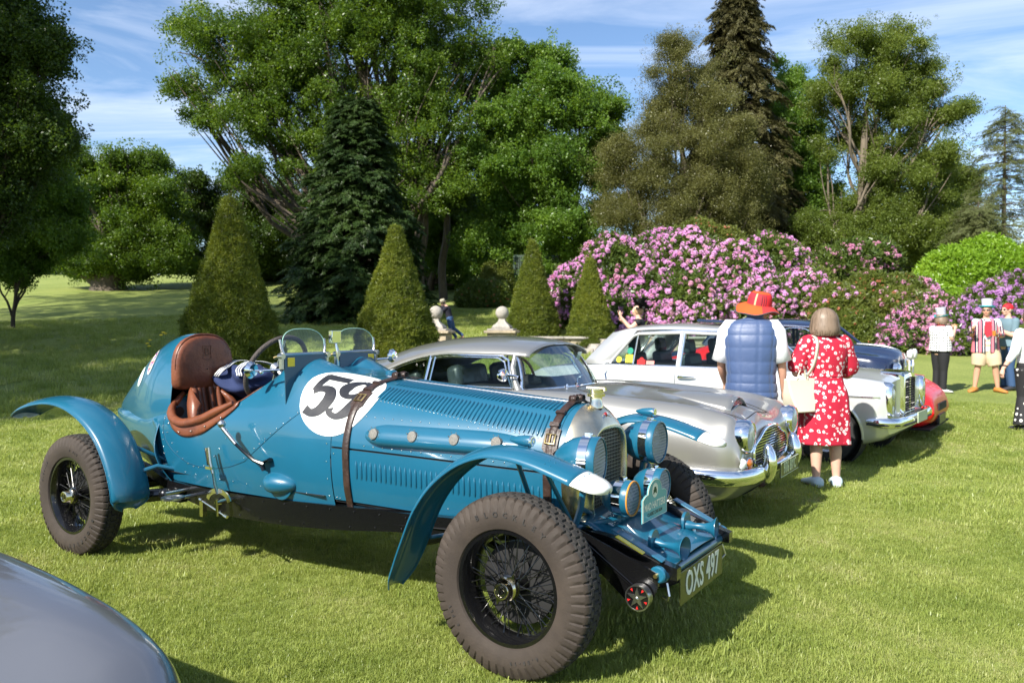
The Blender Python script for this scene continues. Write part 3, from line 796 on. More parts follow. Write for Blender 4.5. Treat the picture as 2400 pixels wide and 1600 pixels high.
mb = MB(); o_ = V(.03, 0, 1.095)
mb.lathe([(-.01,.036),(.012,.034),(.02,.030),(.045,.030),(.046,.040),(.060,.040),(.061,.034),(.064,.034),(.065,.040),(.082,.040),(.084,.0)], o_, (0,0,1), 32)
for k in range(12): a = k*PI/6; mb.box(o_ + Vector((.041*math.cos(a), .041*math.sin(a), .053)), (.006,.006,.012), (0,0,a))
mb.box(o_ + Vector((.0, 0, .089)), (.10,.014,.010)); mb.box(o_ + Vector((.048, 0, .082)), (.012,.018,.014))
mb.obj('radiator_cap', mat('polished_nickel', (.75,.68,.52), .12, 1.), race)
bd = MB()
for s in (-1, 1):
    for k in range(6): bd.poly([V(.078+.004*k, s*(.012+.010*k), 1.058-.0035*k-.001*k*k), V(.088, s*(.014+.010*k), 1.046-.003*k-.001*k*k), V(.088, s*(.022+.010*k), 1.045-.0035*k-.001*k*k), V(.08, s*(.022+.010*k), 1.056-.004*k-.001*k*k)], V(.003,0,.003))
bd.obj('radiator_badge_wings', STEEL, race)
bd = MB(); bd.sphere(V(.083, 0, 1.054), (.009,.016,.013), 14, 8); bd.obj('radiator_badge', mat('red_enamel', (.25,.01,.012), .2, 0, 1.), race)
x, z = V(0,-1,0), Vector((.55,0,.83)); y = z.cross(x)
ltr = MB(); add_text(ltr, 'B', frame_matrix(V(.0925,0,1.061), Vector((0,1,0)), Vector((-.5,0,.86)), Vector((.86,0,.5))), .02, bold=.0006); ltr.obj('badge_letter', WHITEP, race, ang=None)

# ---- leather straps over the bonnet
def strap(u, w, s0, s1, name='bonnet_strap', off=.009, mir=True):
    mb = MB(); n = 70; path = []
    L = S_top(u)
    for i in range(n+1):
        s = s0 + (s1-s0)*i/n; path.append(s)
    rows = []
    for s in path:
        wob = .0015*math.sin(s*31) + (.006 if abs(s-L) < .06 else 0)
        rows.append([on_skin(u-w/2, s, off+wob), on_skin(u-w/2+.004, s, off+.003+wob), on_skin(u+w/2-.004, s, off+.003+wob), on_skin(u+w/2, s, off+wob), on_skin(u+w/2, s, off-.003+wob), on_skin(u-w/2, s, off-.003+wob)])
    mb.grid(rows, cv=True, cap=True)
    return mb.obj(name, LEATHER_D, race, ang=60)
def buckle(u, s, w):
    p = on_skin(u, s, .018); a = on_skin(u, s+.03, .018); x = (a-p).normalized(); y = Vector((1,0,0)); z = x.cross(y).normalized(); 
    if z.z < 0: z = -z
    R = frame_matrix(p, x, y, z); mb = MB(); h = .024; ww = w*.62
    mb.tube([R @ Vector(q) for q in ((-h,-ww,0),(h,-ww,0),(h,ww,0),(-h,ww,0))], .0038, 8, closed=True)
    mb.tube([R @ Vector(q) for q in ((-h,0,0),(h*.9,0,.004))], .003, 6)
    mb.obj('buckle', BRASS, race)
    for s2, l_, w2 in ((s+.075, .022, 1.18), (s+.15, .018, 1.15)):
        k = MB(); rows = []
        for q in np.linspace(-l_/2, l_/2, 4):
            rows.append([on_skin(u-w*w2/2, s2+q, .007), on_skin(u-w*w2/2, s2+q, .021), on_skin(u+w*w2/2, s2+q, .021), on_skin(u+w*w2/2, s2+q, .007)])
        k.grid(rows, cv=True, cap=True); k.obj('strap_keeper', LEATHER_D, race)
    k = MB(); rows = []
    for q in np.linspace(-.075, .055, 10):
        ww2 = w*(.95 if q > -.055 else .6); rows.append([on_skin(u-ww2, s+q, .006), on_skin(u-ww2, s+q, .0105), on_skin(u+ww2, s+q, .0105), on_skin(u+ww2, s+q, .006)])
    k.grid(rows, cv=True, cap=True); k.obj('strap_pad', LEATHER_D, race)
for u, w, sb in ((-1.235, .042, .34), (-.075, .04, .21)):
    strap(u, w, -.27, S_top(u)*2-.2); buckle(u, sb, w)
    lp = MB(); Lc = S_top(u)
    for q in (-.035, .03):
        p = on_skin(u, Lc+q, .022); lp.tube([p + Vector((dx*0, math.cos(a)*.017, math.sin(a)*.017)) for a in np.linspace(0, 2*PI, 14)[:-1] for dx in (0,)], .005, 6, closed=True, flat=1)
    rows = []
    for q in (-.035, .03):
        m2 = MB(); rr = []
        for a in np.linspace(0, 2*PI, 15)[:-1]:
            p = on_skin(u, Lc+q, .024) + Vector((0, math.cos(a)*.018, math.sin(a)*.016)); rr.append([p+Vector((-w/2,0,0)), p+Vector((w/2,0,0))])
        lp.grid(rr, cu=True)
    lp.obj('strap_loop', LEATHER_D, race, solid=.003)

# ---- chassis rails, belly, springs
def rail(v, s):
    mb = MB(); rows = []
    top = pchip([(.60,.47),(.52,.49),(.3,.56),(.05,.58),(-.4,.545),(-1.3,.515),(-2.2,.49),(-2.75,.50),(-3.1,.56),(-3.5,.60),(-3.9,.55)])
    bot = pchip([(.60,.42),(.52,.42),(.3,.49),(.05,.49),(-.4,.455),(-.9,.425),(-1.3,.385),(-1.8,.355),(-2.2,.35),(-2.6,.40),(-2.9,.46),(-3.1,.50),(-3.5,.545),(-3.9,.51)])
    vv = pchip([(.6,.36),(.1,.36),(-.5,.385),(-1.3,.425),(-2.2,.45),(-2.75,.445),(-3.1,.40),(-3.9,.36)])
    for u in np.linspace(.60, -3.85, 70):
        a, b, c = top(u), bot(u), vv(u)
        rows.append([V(u, s*(c+.012), a), V(u, s*(c+.012), b), V(u, s*(c-.035), b), V(u, s*(c-.035), a)])
    return mb.grid(rows, cv=True, cap=True), top, bot, vv
for s in (1, -1):
    m_, rt, rb, rvv = rail(0, s); m_.obj('chassis_rail', BLACKP, race, ang=35)
bp = MB(); bp.grid([[V(u, v, rb(u)+.03+.02*abs(v)) for v in np.linspace(-.42,.42,7)] for u in np.linspace(-.2,-2.9,24)]); bp.obj('belly_pan', BLACKM, race)
rv = []
for u in np.linspace(-2.6, -.7, 12): rv += [V(u, rvv(u)+.014, rb(u)+.02), V(u+.03, rvv(u)+.014, rt(u)-.02)]
rivets('chassis_bolts', rv, .0050, BLACKP)
# exterior bits: sills on the rail
mb = MB(); mb.cyl(V(-2.60,.46,.46), V(-2.60,.60,.46), .012); mb.lathe([(-.006,.055),(.006,.055),(.006,.068),(-.006,.068)], V(-2.48,.63,.455), (0,0,1), 32, close=True)
mb.lathe([(-.004,.0),(-.004,.056),(.002,.056),(.002,.0)], V(-2.48,.63,.455), (0,0,1), 32); mb.tube([V(-2.5,.46,.44), V(-2.48,.63,.445)], .012, 8)
for k in range(5): mb.box(V(-2.48,.605+.0125*k,.459), (.09-abs(k-2)*.014,.005,.004))
mb.obj('step_plate', STEEL, race)
# rear tube and lever arms
mb = MB(); mb.cyl(V(-2.70,.38,.42), V(-2.95,.60,.40), .035, .045); mb.sphere(V(-2.72,.52,.43), .04, 12, 8); mb.box(V(-2.65,.47,.43),(.10,.05,.09))
mb.cyl(V(-3.36,-.66,.39), V(-3.36,.66,.39), .045); mb.sphere(V(-3.36,0,.39), (.15,.13,.15)); mb.tube([V(-2.2,0,.42), V(-3.3,0,.39)], .04)
mb.obj('rear_axle', BLACKP, race)
mb = MB(); mb.tube([V(0,-.62,.39),V(0,-.45,.33),V(0,0,.32),V(0,.45,.33),V(0,.62,.39)], .028, 10)
mb.tube([V(-.12,-.6,.36), V(-.12,.6,.36)], .012, 8); mb.obj('front_axle', BLACKP, race)
for s in (1, -1):
    sp = MB()
    for k in range(6):
        L = .50 - .065*k; pts = [V(.02+L*t, s*.38, .475-.075*(1-t*t)*1.0 - .011*k + .0) for t in np.linspace(-1, 1, 13)]
        for a, b in zip(pts, pts[1:]):
            sp.add([a+V(0,-.022,0),a+V(0,.022,0),b+V(0,.022,0),b+V(0,-.022,0),a+V(0,-.022,-.009),a+V(0,.022,-.009),b+V(0,.022,-.009),b+V(0,-.022,-.009)], [(0,1,2,3),(4,5,6,7),(0,1,5,4),(2,3,7,6),(0,3,7,4),(1,2,6,5)])
    sp.obj('leaf_spring', BLACKP, race, ang=30)
    # triangular friction shock absorber arm and star-faced disc
    sa = MB(); v0 = s*.415
    sa.poly([V(.08, v0, .56), V(.13, v0, .60), V(.53, v0, .455), V(.54, v0, .40), V(.50, v0, .31), V(.40, v0, .31)], V(0, s*.012, 0))
    for q in (0, .012): sa.tube([V(.13, v0+s*.02, .585-q), V(.475, v0+s*.03, .365-q)], .0035, 6)
    sa.cyl(V(.11, v0-.02, .575), V(.11, v0+s*.05, .575), .028)
    sa.obj('shock_absorber_arm', BLACKP, race, ang=30)
    dc = MB()
    for k in range(4): dc.lathe([(0,.0),(0,.054),(.006,.054),(.006,.0)], V(.465, v0+s*(.022+.009*k), .352), V(0, s, 0), 32)
    dc.lathe([(0,.05),(0,.055),(.004,.055),(.004,.05)], V(.465, v0+s*.058, .352), V(0, s, 0), 32, close=True)
    d0 = dc.obj('shock_absorber_disc', STEEL, race, ang=35)
    fc = MB(); fc.lathe([(0,.0),(0,.050)], V(.465, v0+s*.0605, .352), V(0, s, 0), 32); fc.obj('disc_face', BLACKP, d0)
    st = MB(); c0 = V(.465, v0+s*.061, .352)
    pts = []
    for k in range(10): a = k*PI/5 + PI/10*0 - PI/2; r = .046 if k % 2 == 0 else .016; pts.append(c0 + Vector((r*math.cos(a), 0, -r*math.sin(a))))
    st.poly(pts, V(0, s*.004, 0)); st.sphere(c0 + V(0, s*.004, 0), (.008,.006,.008), 10, 6); st.obj('disc_star', STEEL, d0, ang=20)
    rd = MB()
    for k in range(5):
        a = k*2*PI/5 + PI/5 - PI/2; q = [(.046,-.12),(.046,.12),(.032,0)]
        rd.poly([c0 + Vector((r*math.cos(a+b), 0, -r*math.sin(a+b))) for r, b in q], V(0, s*.002, 0))
    rd.obj('disc_marker', mat('red_print', (.5,.015,.015), .4), d0, ang=20)
    ep = MB(); ep.lathe([(0,0),(0,.035),(.02,.036),(.026,.03),(.028,.0)], V(.53, s*.395, .445), V(0, s, 0), 24); ep.obj('spring_end_cap', BLUE, race)
    e2 = MB(); e2.cyl(V(.53, s*.42, .445), V(.53, s*.44, .445), .009, n=8); e2.obj('cap_bolt', BRASS, race)
    br = MB(); br.box(V(.42, s*.36, .545), (.26,.05,.008), (0, .42, 0)); br.obj('dumb_iron_cover', BLUE, race, bevel=.003)
    if s > 0: br = MB(); br.box(V(.40, .405, .552), (.14,.03,.006), (0, .42, 0)); br.obj('yellow_bracket', mat('yellow_enamel', (.70,.55,.03), .35, 0, .5), race, bevel=.002)
# front tray and cross tube
mb = MB(); rows = []
for u, z in ((.10,.60),(.16,.59),(.24,.55),(.34,.51),(.46,.475),(.56,.455)): rows.append([V(u, v, z + .02*(1-(v/.34)**2)) for v in np.linspace(-.34,.34,15)])
mb.grid(rows).obj('front_tray', BLUE, race, ang=50, solid=.004)
tl = None
for k in range(9):
    M = Matrix.Translation(V(.20, -.16+.04*k, .585)) @ Euler((0, .38, 0)).to_matrix().to_4x4()
    if tl is None: tl = louvre_mesh(.08, 'louvre'); tl.matrix_local = M
    else: share(tl, 'louvre', race, M)
mb = MB(); mb.cyl(V(.545,-.40,.432), V(.545,.40,.432), .022); mb.obj('front_cross_tube', BLUE, race)
mb = MB()
for s in (1,-1): mb.tube([V(.55, s*.36, .40), V(.565, s*.37, .35), V(.55, s*.35, .325), V(.525, s*.34, .33)], .006, 8)
mb.obj('tow_hook', STEEL, race)
# horns
for s in (1, -1):
    hn = MB(); c0 = V(.50, s*.20, .515)
    hn.lathe([(.075,.052),(.072,.052),(.05,.03),(.02,.018),(-.03,.014),(-.05,.022),(-.075,.024),(-.08,.0)], c0, V(1, s*.12, 0), 28)
    hn.box(c0 + V(-.055, 0, -.05), (.06,.006,.09)); hn.box(c0+V(-.055,0,0), (.012,.10,.10)) if False else None
    hn.lathe([(0,.0),(0,.05),(.014,.05),(.014,.0)], c0 + V(-.085,0,.012), V(1,0,0), 28)
    hn.obj('horn', BLUE, race, ang=35)
# registration plate
OLIVE = mat('lawn_tinted_plate', (.035,.04,.012), .35, 0, .3)  # olive is the lawn's reflection, painted into the plate colour
mb = MB(); mb.box(V(.577, .0, .352), (.006,.56,.145)); plt = mb.obj('number_plate', OLIVE, race, bevel=.002)
LT = mat('plate_lettering', (.72,.73,.66), .4)
mb = MB(); add_text(mb, 'OXS 497', frame_matrix(V(.5815,.0,.352), Vector((0,1,0)), Vector((0,0,1)), Vector((1,0,0))), .150, depth=.002, bold=.0030, sx=.74, space=1.06)
mb.obj('plate_lettering', LT, plt, ang=None)
# rally plaque
PLQ = mat('turquoise_plaque', (.10,.36,.40), .4, 0, .4)
mb = MB(); o_ = V(.375, .085, .675)
out = [(-.145,-.075),(.145,-.075),(.145,.03),(.115,.045)] + [(.085*math.cos(a), .045+.065*math.sin(a)) for a in np.linspace(.05, PI-.05, 14)] + [(-.115,.045),(-.145,.03)]
PX = Vector((0,1,0))
mb.poly([o_ + PX*a + Vector((0,0,b)) for a, b in out], (.004,0,0)); pl = mb.obj('rally_plaque', PLQ, race, ang=20)
def plq_text(t, sz, y, m, x=0, bold=.0005, sx=1): 
    k = MB(); add_text(k, t, frame_matrix(o_ + Vector((.0048,x,y)), PX, Vector((0,0,1)), Vector((1,0,0))), sz, bold=bold, sx=sx); k.obj('plaque_lettering', m, pl, ang=None)
CRM = mat('cream_print', (.75,.74,.6), .5)
plq_text('MAD HATTERS', .046, -.012, CRM, bold=.0015, sx=.80); plq_text('CLASSIC CAR RUN', .022, -.048, BLACKI, bold=.0006, sx=.95)
k = MB(); k.lathe([(0,0),(0,.034)], o_ + Vector((.0048,0,.055)), (1,0,0), 24); k.obj('plaque_emblem', CRM, pl)
k = MB(); q = o_ + Vector((.0052,0,.052)); k.box(q, (.001,.036,.016)); k.box(q+Vector((0,0,.012)), (.001,.022,.012)); k.box(q+Vector((.0,-.015,-.01)), (.001,.009,.008)); k.box(q+Vector((0,.015,-.01)), (.001,.009,.008)); k.obj('emblem_car', mat('dark_green_print', (.01,.06,.03), .5), pl)
k = MB(); k.tube([o_ + PX*a*.965 + Vector((.005,0,b*.955)) for a, b in out], .0012, 4, closed=True); k.obj('plaque_border', CRM, pl)

# ---- lamps
LENS = mat('lamp_glass', (.75,.8,.82), .05, .0, 1., trans=.6)
REFL = mat('lamp_reflector', (.75,.78,.8), .12, 1.)
def lamp(c, R, L, name, rim=None, post=None, toe=0.0):
    c_at = c; c = Vector((0,0,0))
    b = MB(); prof = [(-L, .0), (-L*.985, R*.18), (-L*.9, R*.42), (-L*.7, R*.70), (-L*.45, R*.90), (-L*.2, R*.99), (0, R)]
    b.lathe(prof, c, V(1,0,0), 40); b.lathe([(0,R),(.03,R*1.0),(.034,R*.97),(.030,R*.93),(.0,R*.93)], c + V(.012,0,0), V(1,0,0), 40)
    lo = b.obj(name, BLUE, race, ang=50); lo.location = c_at; lo.rotation_euler = (0, 0, -toe)
    k = MB(); k.lathe([(-.030,R*1.005),(-.030,R*1.03),(.012,R*1.035),(.012,R*1.005)], c, V(1,0,0), 40); k.box(c + V(-.01, 0, R*1.05), (.025,.02,.02)); k.cyl(c + V(.0,.02,R*1.06), c+V(.0,-.02,R*1.06), .006, n=8); k.obj('clamp_band', CHROME, lo)
    k = MB(); k.lathe([(.018,0),(.020,R*.5),(.016,R*.93)], c, V(1,0,0), 40); k.obj('lens', LENS, lo)
    k = MB(); k.lathe([(-R*.5,0.01),(-R*.35,R*.5),(0,R*.92)], c, V(1,0,0), 32); k.obj('reflector', REFL, lo)
    g = MB(); n = int(R/.014)
    for i in range(-n*2, n*2+1):
        for sgn in (1, -1):
            # diagonal wires steeper than 45 degrees, clipped to the disc
            pts = []
            for t in np.linspace(-1.2, 1.2, 49):
                z = t*R; y = i*.0155 + sgn*z*.52
                if y*y + z*z < (R*.93)**2: pts.append((y, z))
            if len(pts) > 1:
                a, b2 = pts[0], pts[-1]; dome = .043
                g.tube([c + Vector((dome-.004*((q[0]**2+q[1]**2)/R/R), q[0], q[1])) for q in (a, ((a[0]+b2[0])/2, (a[1]+b2[1])/2), b2)], .0017, 4, False)
    g.obj('stone_guard', mat('guard_wire', (.42,.43,.42), .4, .8), lo, kind='stuff', recalc=False)
    if rim and rim is not BLACKM:
        k = MB(); k.torus(c + V(.044,0,0), V(1,0,0), R*.955, .0045, 40, 8); k.obj('lamp_rim', rim, lo)
    return lo
ORANGE = mat('orange_enamel', (.62,.25,.03), .4)
for s in (1, -1):
    lamp(V(.19, s*.345+.027, .89), .110, .17, 'headlamp', BLUE, toe=(-.17 if s > 0 else 0))
    lamp(V(.27, s*.185, .70), .082, .12, 'spot_lamp', ORANGE if s > 0 else BLUE)
mb = MB()
for s in (1, -1):
    mb.tube([V(.14, s*.33, .80), V(.12, s*.33, .66), V(.10, s*.36, .56)], .016, 8); mb.tube([V(.12, s*.33, .66), V(.10, s*.18, .60)], .012, 8)
    mb.tube([V(.10, s*.36, .575), V(.24, s*.19, .60), V(.24, -s*.0, .60)], .013, 8); mb.cyl(V(.24, s*.185, .60), V(.24, s*.185, .63), .012)
    mb.tube([V(.10, s*.38, .60), V(.10, s*.62, .88)], .010, 8)
mb.obj('lamp_bracket', BLUE, race)

# ---- wings
def wing(path, v0, half, name, crown=.035, tip=None, side=1, n=60, w_tab=None, tipm=WHITEP):
    P = spline(path, n); mb = MB(); rows = []
    for i, p in enumerate(P):
        a = P[max(i-1,0)]; b = P[min(i+1,n-1)]; d = Vector((b[0]-a[0], b[1]-a[1])).normalized(); nrm = Vector((-d.y, d.x))
        if nrm.y < 0 and abs(d.x) > .3: nrm = -nrm
        t = i/(n-1); h = half*(w_tab(t) if w_tab else 1); row = []
        for q in np.linspace(-1, 1, 13):
            c = crown*(1-q*q)*min(1, h/half+.1) - (.006 if abs(q) == 1 else 0)
            row.append(V(p[0] + nrm.x*c*(1 if path[0][0] > path[-1][0] else 1), side*(v0 + q*h), p[1] + nrm.y*c))
        rows.append(row)
    k = int(n*tip) if tip else 0
    if k:
        o = MB().grid(rows[k:]).obj(name, BLUE, race, ang=60, recalc=False, solid=.006)
        t_ = MB().grid(rows[:k+1]).obj('wing_tip', tipm, o, ang=60, recalc=False, solid=.0065)
    else: o = MB().grid(rows).obj(name, BLUE, race, ang=60, recalc=False, solid=.006)
    # rolled edges
    e = MB()
    for j in (0, 12): e.tube([r[j] for r in rows[k:]], .0045, 6)
    e.obj('wing_bead', BLUE, o)
    rr = MB()
    for f in (.13, .22, .235):
        r = rows[int(n*f)]
        for j in (2,4,6,8,10): rr.sphere(r[j] + Vector((0,0,.003)), .0035, 6, 4)
    rr.obj('wing_rivets', BLUE, o, kind='stuff', recalc=False)
    return o, rows
front_path = [(.45,.838),(.39,.857),(.28,.893),(.14,.932),(.02,.95),(-.10,.945),(-.24,.89),(-.37,.79),(-.47,.66),(-.545,.50),(-.605,.37),(-.66,.27)]
wt = pchip([(0,.12),(.015,.45),(.04,.70),(.09,.92),(.15,1.0),(.8,1.0),(.93,.85),(1,.45)])
for s in (1, -1):
    wo, wr = wing(front_path, .715, .108, 'front_wing', .030, .145, s, 64, wt)
    # side lamp on top of the wing
    sl = MB(); c0 = V(.03, s*.66, 1.002)
    sl.lathe([(.035,.021),(.03,.023),(.0,.024),(-.04,.019),(-.075,.008),(-.085,.0)], c0, V(1,0,0), 20); sl.box(c0+Vector((-.01,0,-.02)), (.05,.016,.018)); so = sl.obj('side_lamp', BLUE, race)
    sl = MB(); sl.lathe([(.034,.0),(.038,.012),(.036,.021),(.028,.0245)], c0, V(1,0,0), 20); sl.obj('side_lamp_lens', CHROME, so)
    st = MB(); st.tube([V(-.52, s*.62, .50), V(-.42, s*.40, .50)], .010, 8); st.obj('wing_stay', BLUE, wo); st = MB(); st.tube([V(-.05, s*.62, .93), V(-.05, s*.44, .62)], .011, 8); st.obj('wing_stay', BLUE, wo)
rear_path = [(-4.05,.845),(-4.02,.875),(-3.9,.922),(-3.72,.965),(-3.52,.985),(-3.32,.965),(-3.13,.895),(-2.98,.79),(-2.88,.66),(-2.82,.53),(-2.80,.43),(-2.83,.355)]
wt2 = pchip([(0,.15),(.02,.5),(.05,.72),(.12,.9),(.2,1.0),(.90,1.0),(.96,.8),(1,.35)])
for s in (1, -1):
    wo, wr = wing(rear_path, .70, .125, 'rear_wing', .035, .05, s, 60, wt2)
    st = MB(); st.tube([V(-2.86, s*.66, .56), V(-2.80, s*.52, .60), V(-2.74, s*.42, .57)], .014, 8); st.obj('wing_stay', BLUE, wo); st = MB(); st.tube([V(-2.95, s*.62, .74), V(-2.86, s*.42, .62)], .012, 8); st.obj('wing_stay', BLUE, wo)
# inner panel between the body and the rear wheel
mb = MB(); mb.grid([[V(-3.0+.16*t+.10*q, .42+.10*q*math.sin(PI*t), .88-.42*t) for q in np.linspace(0,1,5)] for t in np.linspace(0,1,14)])
mb.obj('inner_wheel_guard', BLUE, race, solid=.004)

# ---- wheels
def tyre_mesh():
    mb = MB(); NA = 56*6; pitch = 6
    # profile: (lateral y, radius, kind)  outer side positive
    prof = [(.062,.243),(.078,.252),(.086,.275),(.090,.300),(.089,.322),(.085,.342),(.079,.358),(.074,.367),(.072,.372),(.066,.379),(.055,.385),(.041,.388),(.039,.379),(.037,.389),(.021,.3905),(.019,.381),(.017,.391),(.0,.3915)]
    full = prof + [(-y, r) for y, r in reversed(prof[:-1])]
    rows = []
    for i in range(NA):
        a = 2*PI*i/NA; ph = i % pitch; row = []
        for j, (y, r) in enumerate(full):
            ay = abs(y)
            zig = (.15 if j % 2 else -.1)
            if r > .374 and (i + (3 if .021 <= ay <= .037 else 0)) % pitch == 0: r = r - .0085      # lateral slots, staggered by rib
            elif .330 < r <= .374 and ph in (0, 1): y = y - math.copysign(.0075 if ph == 0 else .0035, y)   # shoulder flutes
            row.append(Vector((r*math.cos(a), y, r*math.sin(a))))
        rows.append(row)
    mb.grid(rows, cu=True)
    return mb, full
tb, full = tyre_mesh()
# material split: rubber sidewall 0, tread 1
nprof = len(full)
tb.m = [1 if abs(full[j][0]) < .064 and full[j][1] > .35 else 0 for i in range(56*6) for j in range(nprof-1)]
def rim_mesh():
    mb = MB()
    mb.lathe([(-.070,.232),(-.070,.252),(-.064,.254),(-.060,.238),(-.045,.226),(.0,.215),(.045,.226),(.060,.238),(.064,.254),(.070,.252),(.070,.232),(.045,.220),(0,.208),(-.045,.220)], (0,0,0), (0,1,0), 64, close=True)
    return mb
def hub_mesh():
    mb = MB()
    mb.lathe([(-.07,.0),(-.07,.065),(-.05,.072),(-.045,.052),(.02,.040),(.035,.052),(.045,.052),(.05,.040),(.06,.036)], (0,0,0), (0,1,0), 28)
    return mb
def drum_mesh():
    mb = MB(); mb.lathe([(-.075,.0),(-.075,.175),(-.03,.178),(-.028,.17),(-.034,.06),(-.034,.0)], (0,0,0), (0,1,0), 40); return mb
wheels = []
def build_wheel(name, loc, yaw_side, steer=0):
    """wheel axis along local y, outer side towards the car's right when yaw_side = 1"""
    w = empty(name, loc, (0 if yaw_side > 0 else PI) + steer, parent=race)
    return w
def make_wheel(first, w, seed):
    s = -1   # outer side is -y (car right)
    if first is None:
        F = {}
        flip = MB(); flip.v = [(p[0], -p[1], p[2]) for p in tb.v]; flip.f = tb.f; flip.m = tb.m
        F['tyre'] = flip.obj('tyre', [RUBBER, TREAD], w, ang=24, recalc=False)
        m = rim_mesh(); F['rim'] = m.obj('rim', BLACKP, w, ang=40)
        m = hub_mesh(); m.v = [(p[0], -p[1], p[2]) for p in m.v]; F['hub'] = m.obj('hub', BLACKP, w)
        m = drum_mesh(); m.v = [(p[0], -p[1], p[2]) for p in m.v]; F['drum'] = m.obj('brake_drum', BLACKM, w)
        F['spoke'] = None
        m = MB(); c = Vector((0,-.055,0))
        m.lathe([(0,.045),(.008,.050),(.016,.050),(.022,.044),(.030,.040),(.048,.038),(.055,.034),(.056,.030),(.052,.028),(.052,.0)], c, (0,-1,0), 8*4)
        for a0 in (.95, .95+PI):
            pts = [(.040,-.55),(.052,-.35),(.070,-.08),(.084,.10),(.066,.12),(.052,.42),(.040,.62)]
            m.poly([c + Vector((r*math.cos(a0+t), -.010, r*math.sin(a0+t))) for r, t in pts], (0,-.012,0))
        F['cap'] = m.obj('knock_off_cap', mat('polished_nickel'), w, ang=35)
        m = MB(); add_text(m, 'B', frame_matrix(c + Vector((0,-.0565,0)), Vector((1,0,0)), Vector((0,0,1)), Vector((0,-1,0))), .045, depth=.002, bold=.001)
        m.tube([c + Vector((.021*math.cos(a)*(1+.06*math.cos(8*a)), -.0535, .025*math.sin(a)*(1+.06*math.cos(8*a)))) for a in np.linspace(0, 2*PI, 33)[:-1]], .0013, 5, closed=True)
        F['capl'] = m.obj('cap_letter', BLACKP, w, ang=None)
        return F
    return None
def spokes(w, src):
    """crossed wire spokes between the hub flanges and the rim"""
    def unit():
        m = MB(); m.cyl((0,0,0), (0,0,1), .0023, n=6); m.cyl((0,0,.93), (0,0,1), .0042, n=6); return m.obj('spoke', BLACKP, w)
    for k in range(60):
        grp = k % 3; a = 2*PI*k/60
        sgn = 1 if (k//3) % 2 else -1
        hy, hr, da, ry = ((-.040,.050,.62,.028), (.045,.068,.75,-.020), (-.040,.050,.30,-.005))[grp]
        p0 = Vector((hr*math.cos(a+sgn*da), hy, hr*math.sin(a+sgn*da))); p1 = Vector((.219*math.cos(a), ry, .219*math.sin(a)))
        d = p1-p0; z = d.normalized(); x = z.orthogonal().normalized(); y = z.cross(x)
        M = frame_matrix(p0, x, y, z*d.length)
        if src is None: src = unit(); src.matrix_local = M
        else: share(src, 'spoke', w, M)
    return src
def side_letters(w):
    m = MB()
    def ring(txt, a0, step, r, size, flip=False):
        for i, ch in enumerate(txt):
            if ch == ' ': continue
            a = a0 + (i - (len(txt)-1)/2)*step
            rad = Vector((math.cos(a), 0, math.sin(a))); tan = Vector((math.sin(a), 0, -math.cos(a)))
            if flip: M = frame_matrix(rad*r + Vector((0,-.0905,0)), -tan, -rad, Vector((0,-1,0)))
            else: M = frame_matrix(rad*r + Vector((0,-.0905,0)), tan, rad, Vector((0,-1,0)))
            add_text(m, ch, M, size, depth=.004, bold=.0008, res=2)
    ring('BLOCKLEY', PI/2-.10, -.155, .314, .032)
    ring('6.50-19', -PI/2+.35, -.075, .302, .020); ring('6 PLY', PI+.55, -.07, .302, .018)
    return m
spec = [('wheel', V(0,.70,.39), 1), ('wheel', V(-WB,.70,.39), 1), ('wheel', V(0,-.70,.39), -1), ('wheel', V(-WB,-.70,.39), -1)]
F = None; sps = None; lett = None
for i, (nm, loc, sd_) in enumerate(spec):
    w = build_wheel(nm, loc, sd_)
    if F is None:
        F = make_wheel(None, w, 0); sps = spokes(w, None); lett = side_letters(w).obj('tyre_lettering', TREAD, w, ang=None)
    else:
        for o in (F['tyre'], F['rim'], F['hub'], F['drum'], F['cap'], F['capl']): share(o, o.name.split('.')[0], w, Matrix.Identity(4))
        spokes(w, sps); share(lett, 'tyre_lettering', w, Matrix.Rotation(.0 if i != 1 else 2.4, 4, 'Y'))
    # the ears of each hub cap stop at a different angle
    for ch in w.children:
        if ch.name.startswith(('knock_off_cap', 'cap_letter')): ch.matrix_local = Matrix.Rotation((.0, .9, 2.0, .4)[i], 4, 'Y')

# ---- cockpit
mb = MB(); mb.grid([[V(u, v, .56) for v in (-.46,.46)] for u in (-1.4,-2.9)]); mb.obj('cockpit_floor', BLACKM, race)
mb = MB(); rows = []
for u in np.linspace(-1.9,-2.79,30):
    rows.append([V(u, side_v(u, z)-.018, z) for z in np.linspace(.56, f_rim(u), 8)])
mb.grid(rows); rows = [[Vector((p.x,-p.y,p.z)) for p in r] for r in rows]; mb.grid(rows); mb.obj('cockpit_lining', BLUE_D, race, recalc=False)
# bulkhead behind the seats with lightening holes
mb = MB(); pts = [V(-2.80, v, top_z(-2.80, v)-.004) for v in np.linspace(-.455,.455,21)] + [V(-2.80, -.44, .56), V(-2.80, .44, .56)]
mb.poly(pts, V(-.006,0,0)); mb.obj('rear_bulkhead', BLUE, race, ang=30)
mb = MB()
for v, z, r in ((.36,.93,.032),(.27,1.0,.034),(.16,1.04,.034),(.40,.83,.028),(.02,1.05,.034),(-.12,1.04,.034)): mb.lathe([(0,0),(.0,r)], V(-2.793, v, z), V(1,0,0), 24)
mb.obj('lightening_hole', BLACKM, race)
mb = MB(); pts = [V(-1.86, v, top_z(-1.86, v)-.012) for v in np.linspace(-.46,.46,21)] + [V(-1.86,-.44,.9), V(-1.86,.44,.9)]
mb.poly(pts, V(.006,0,0)); mb.obj('dashboard', BLUE_D, race, ang=30)
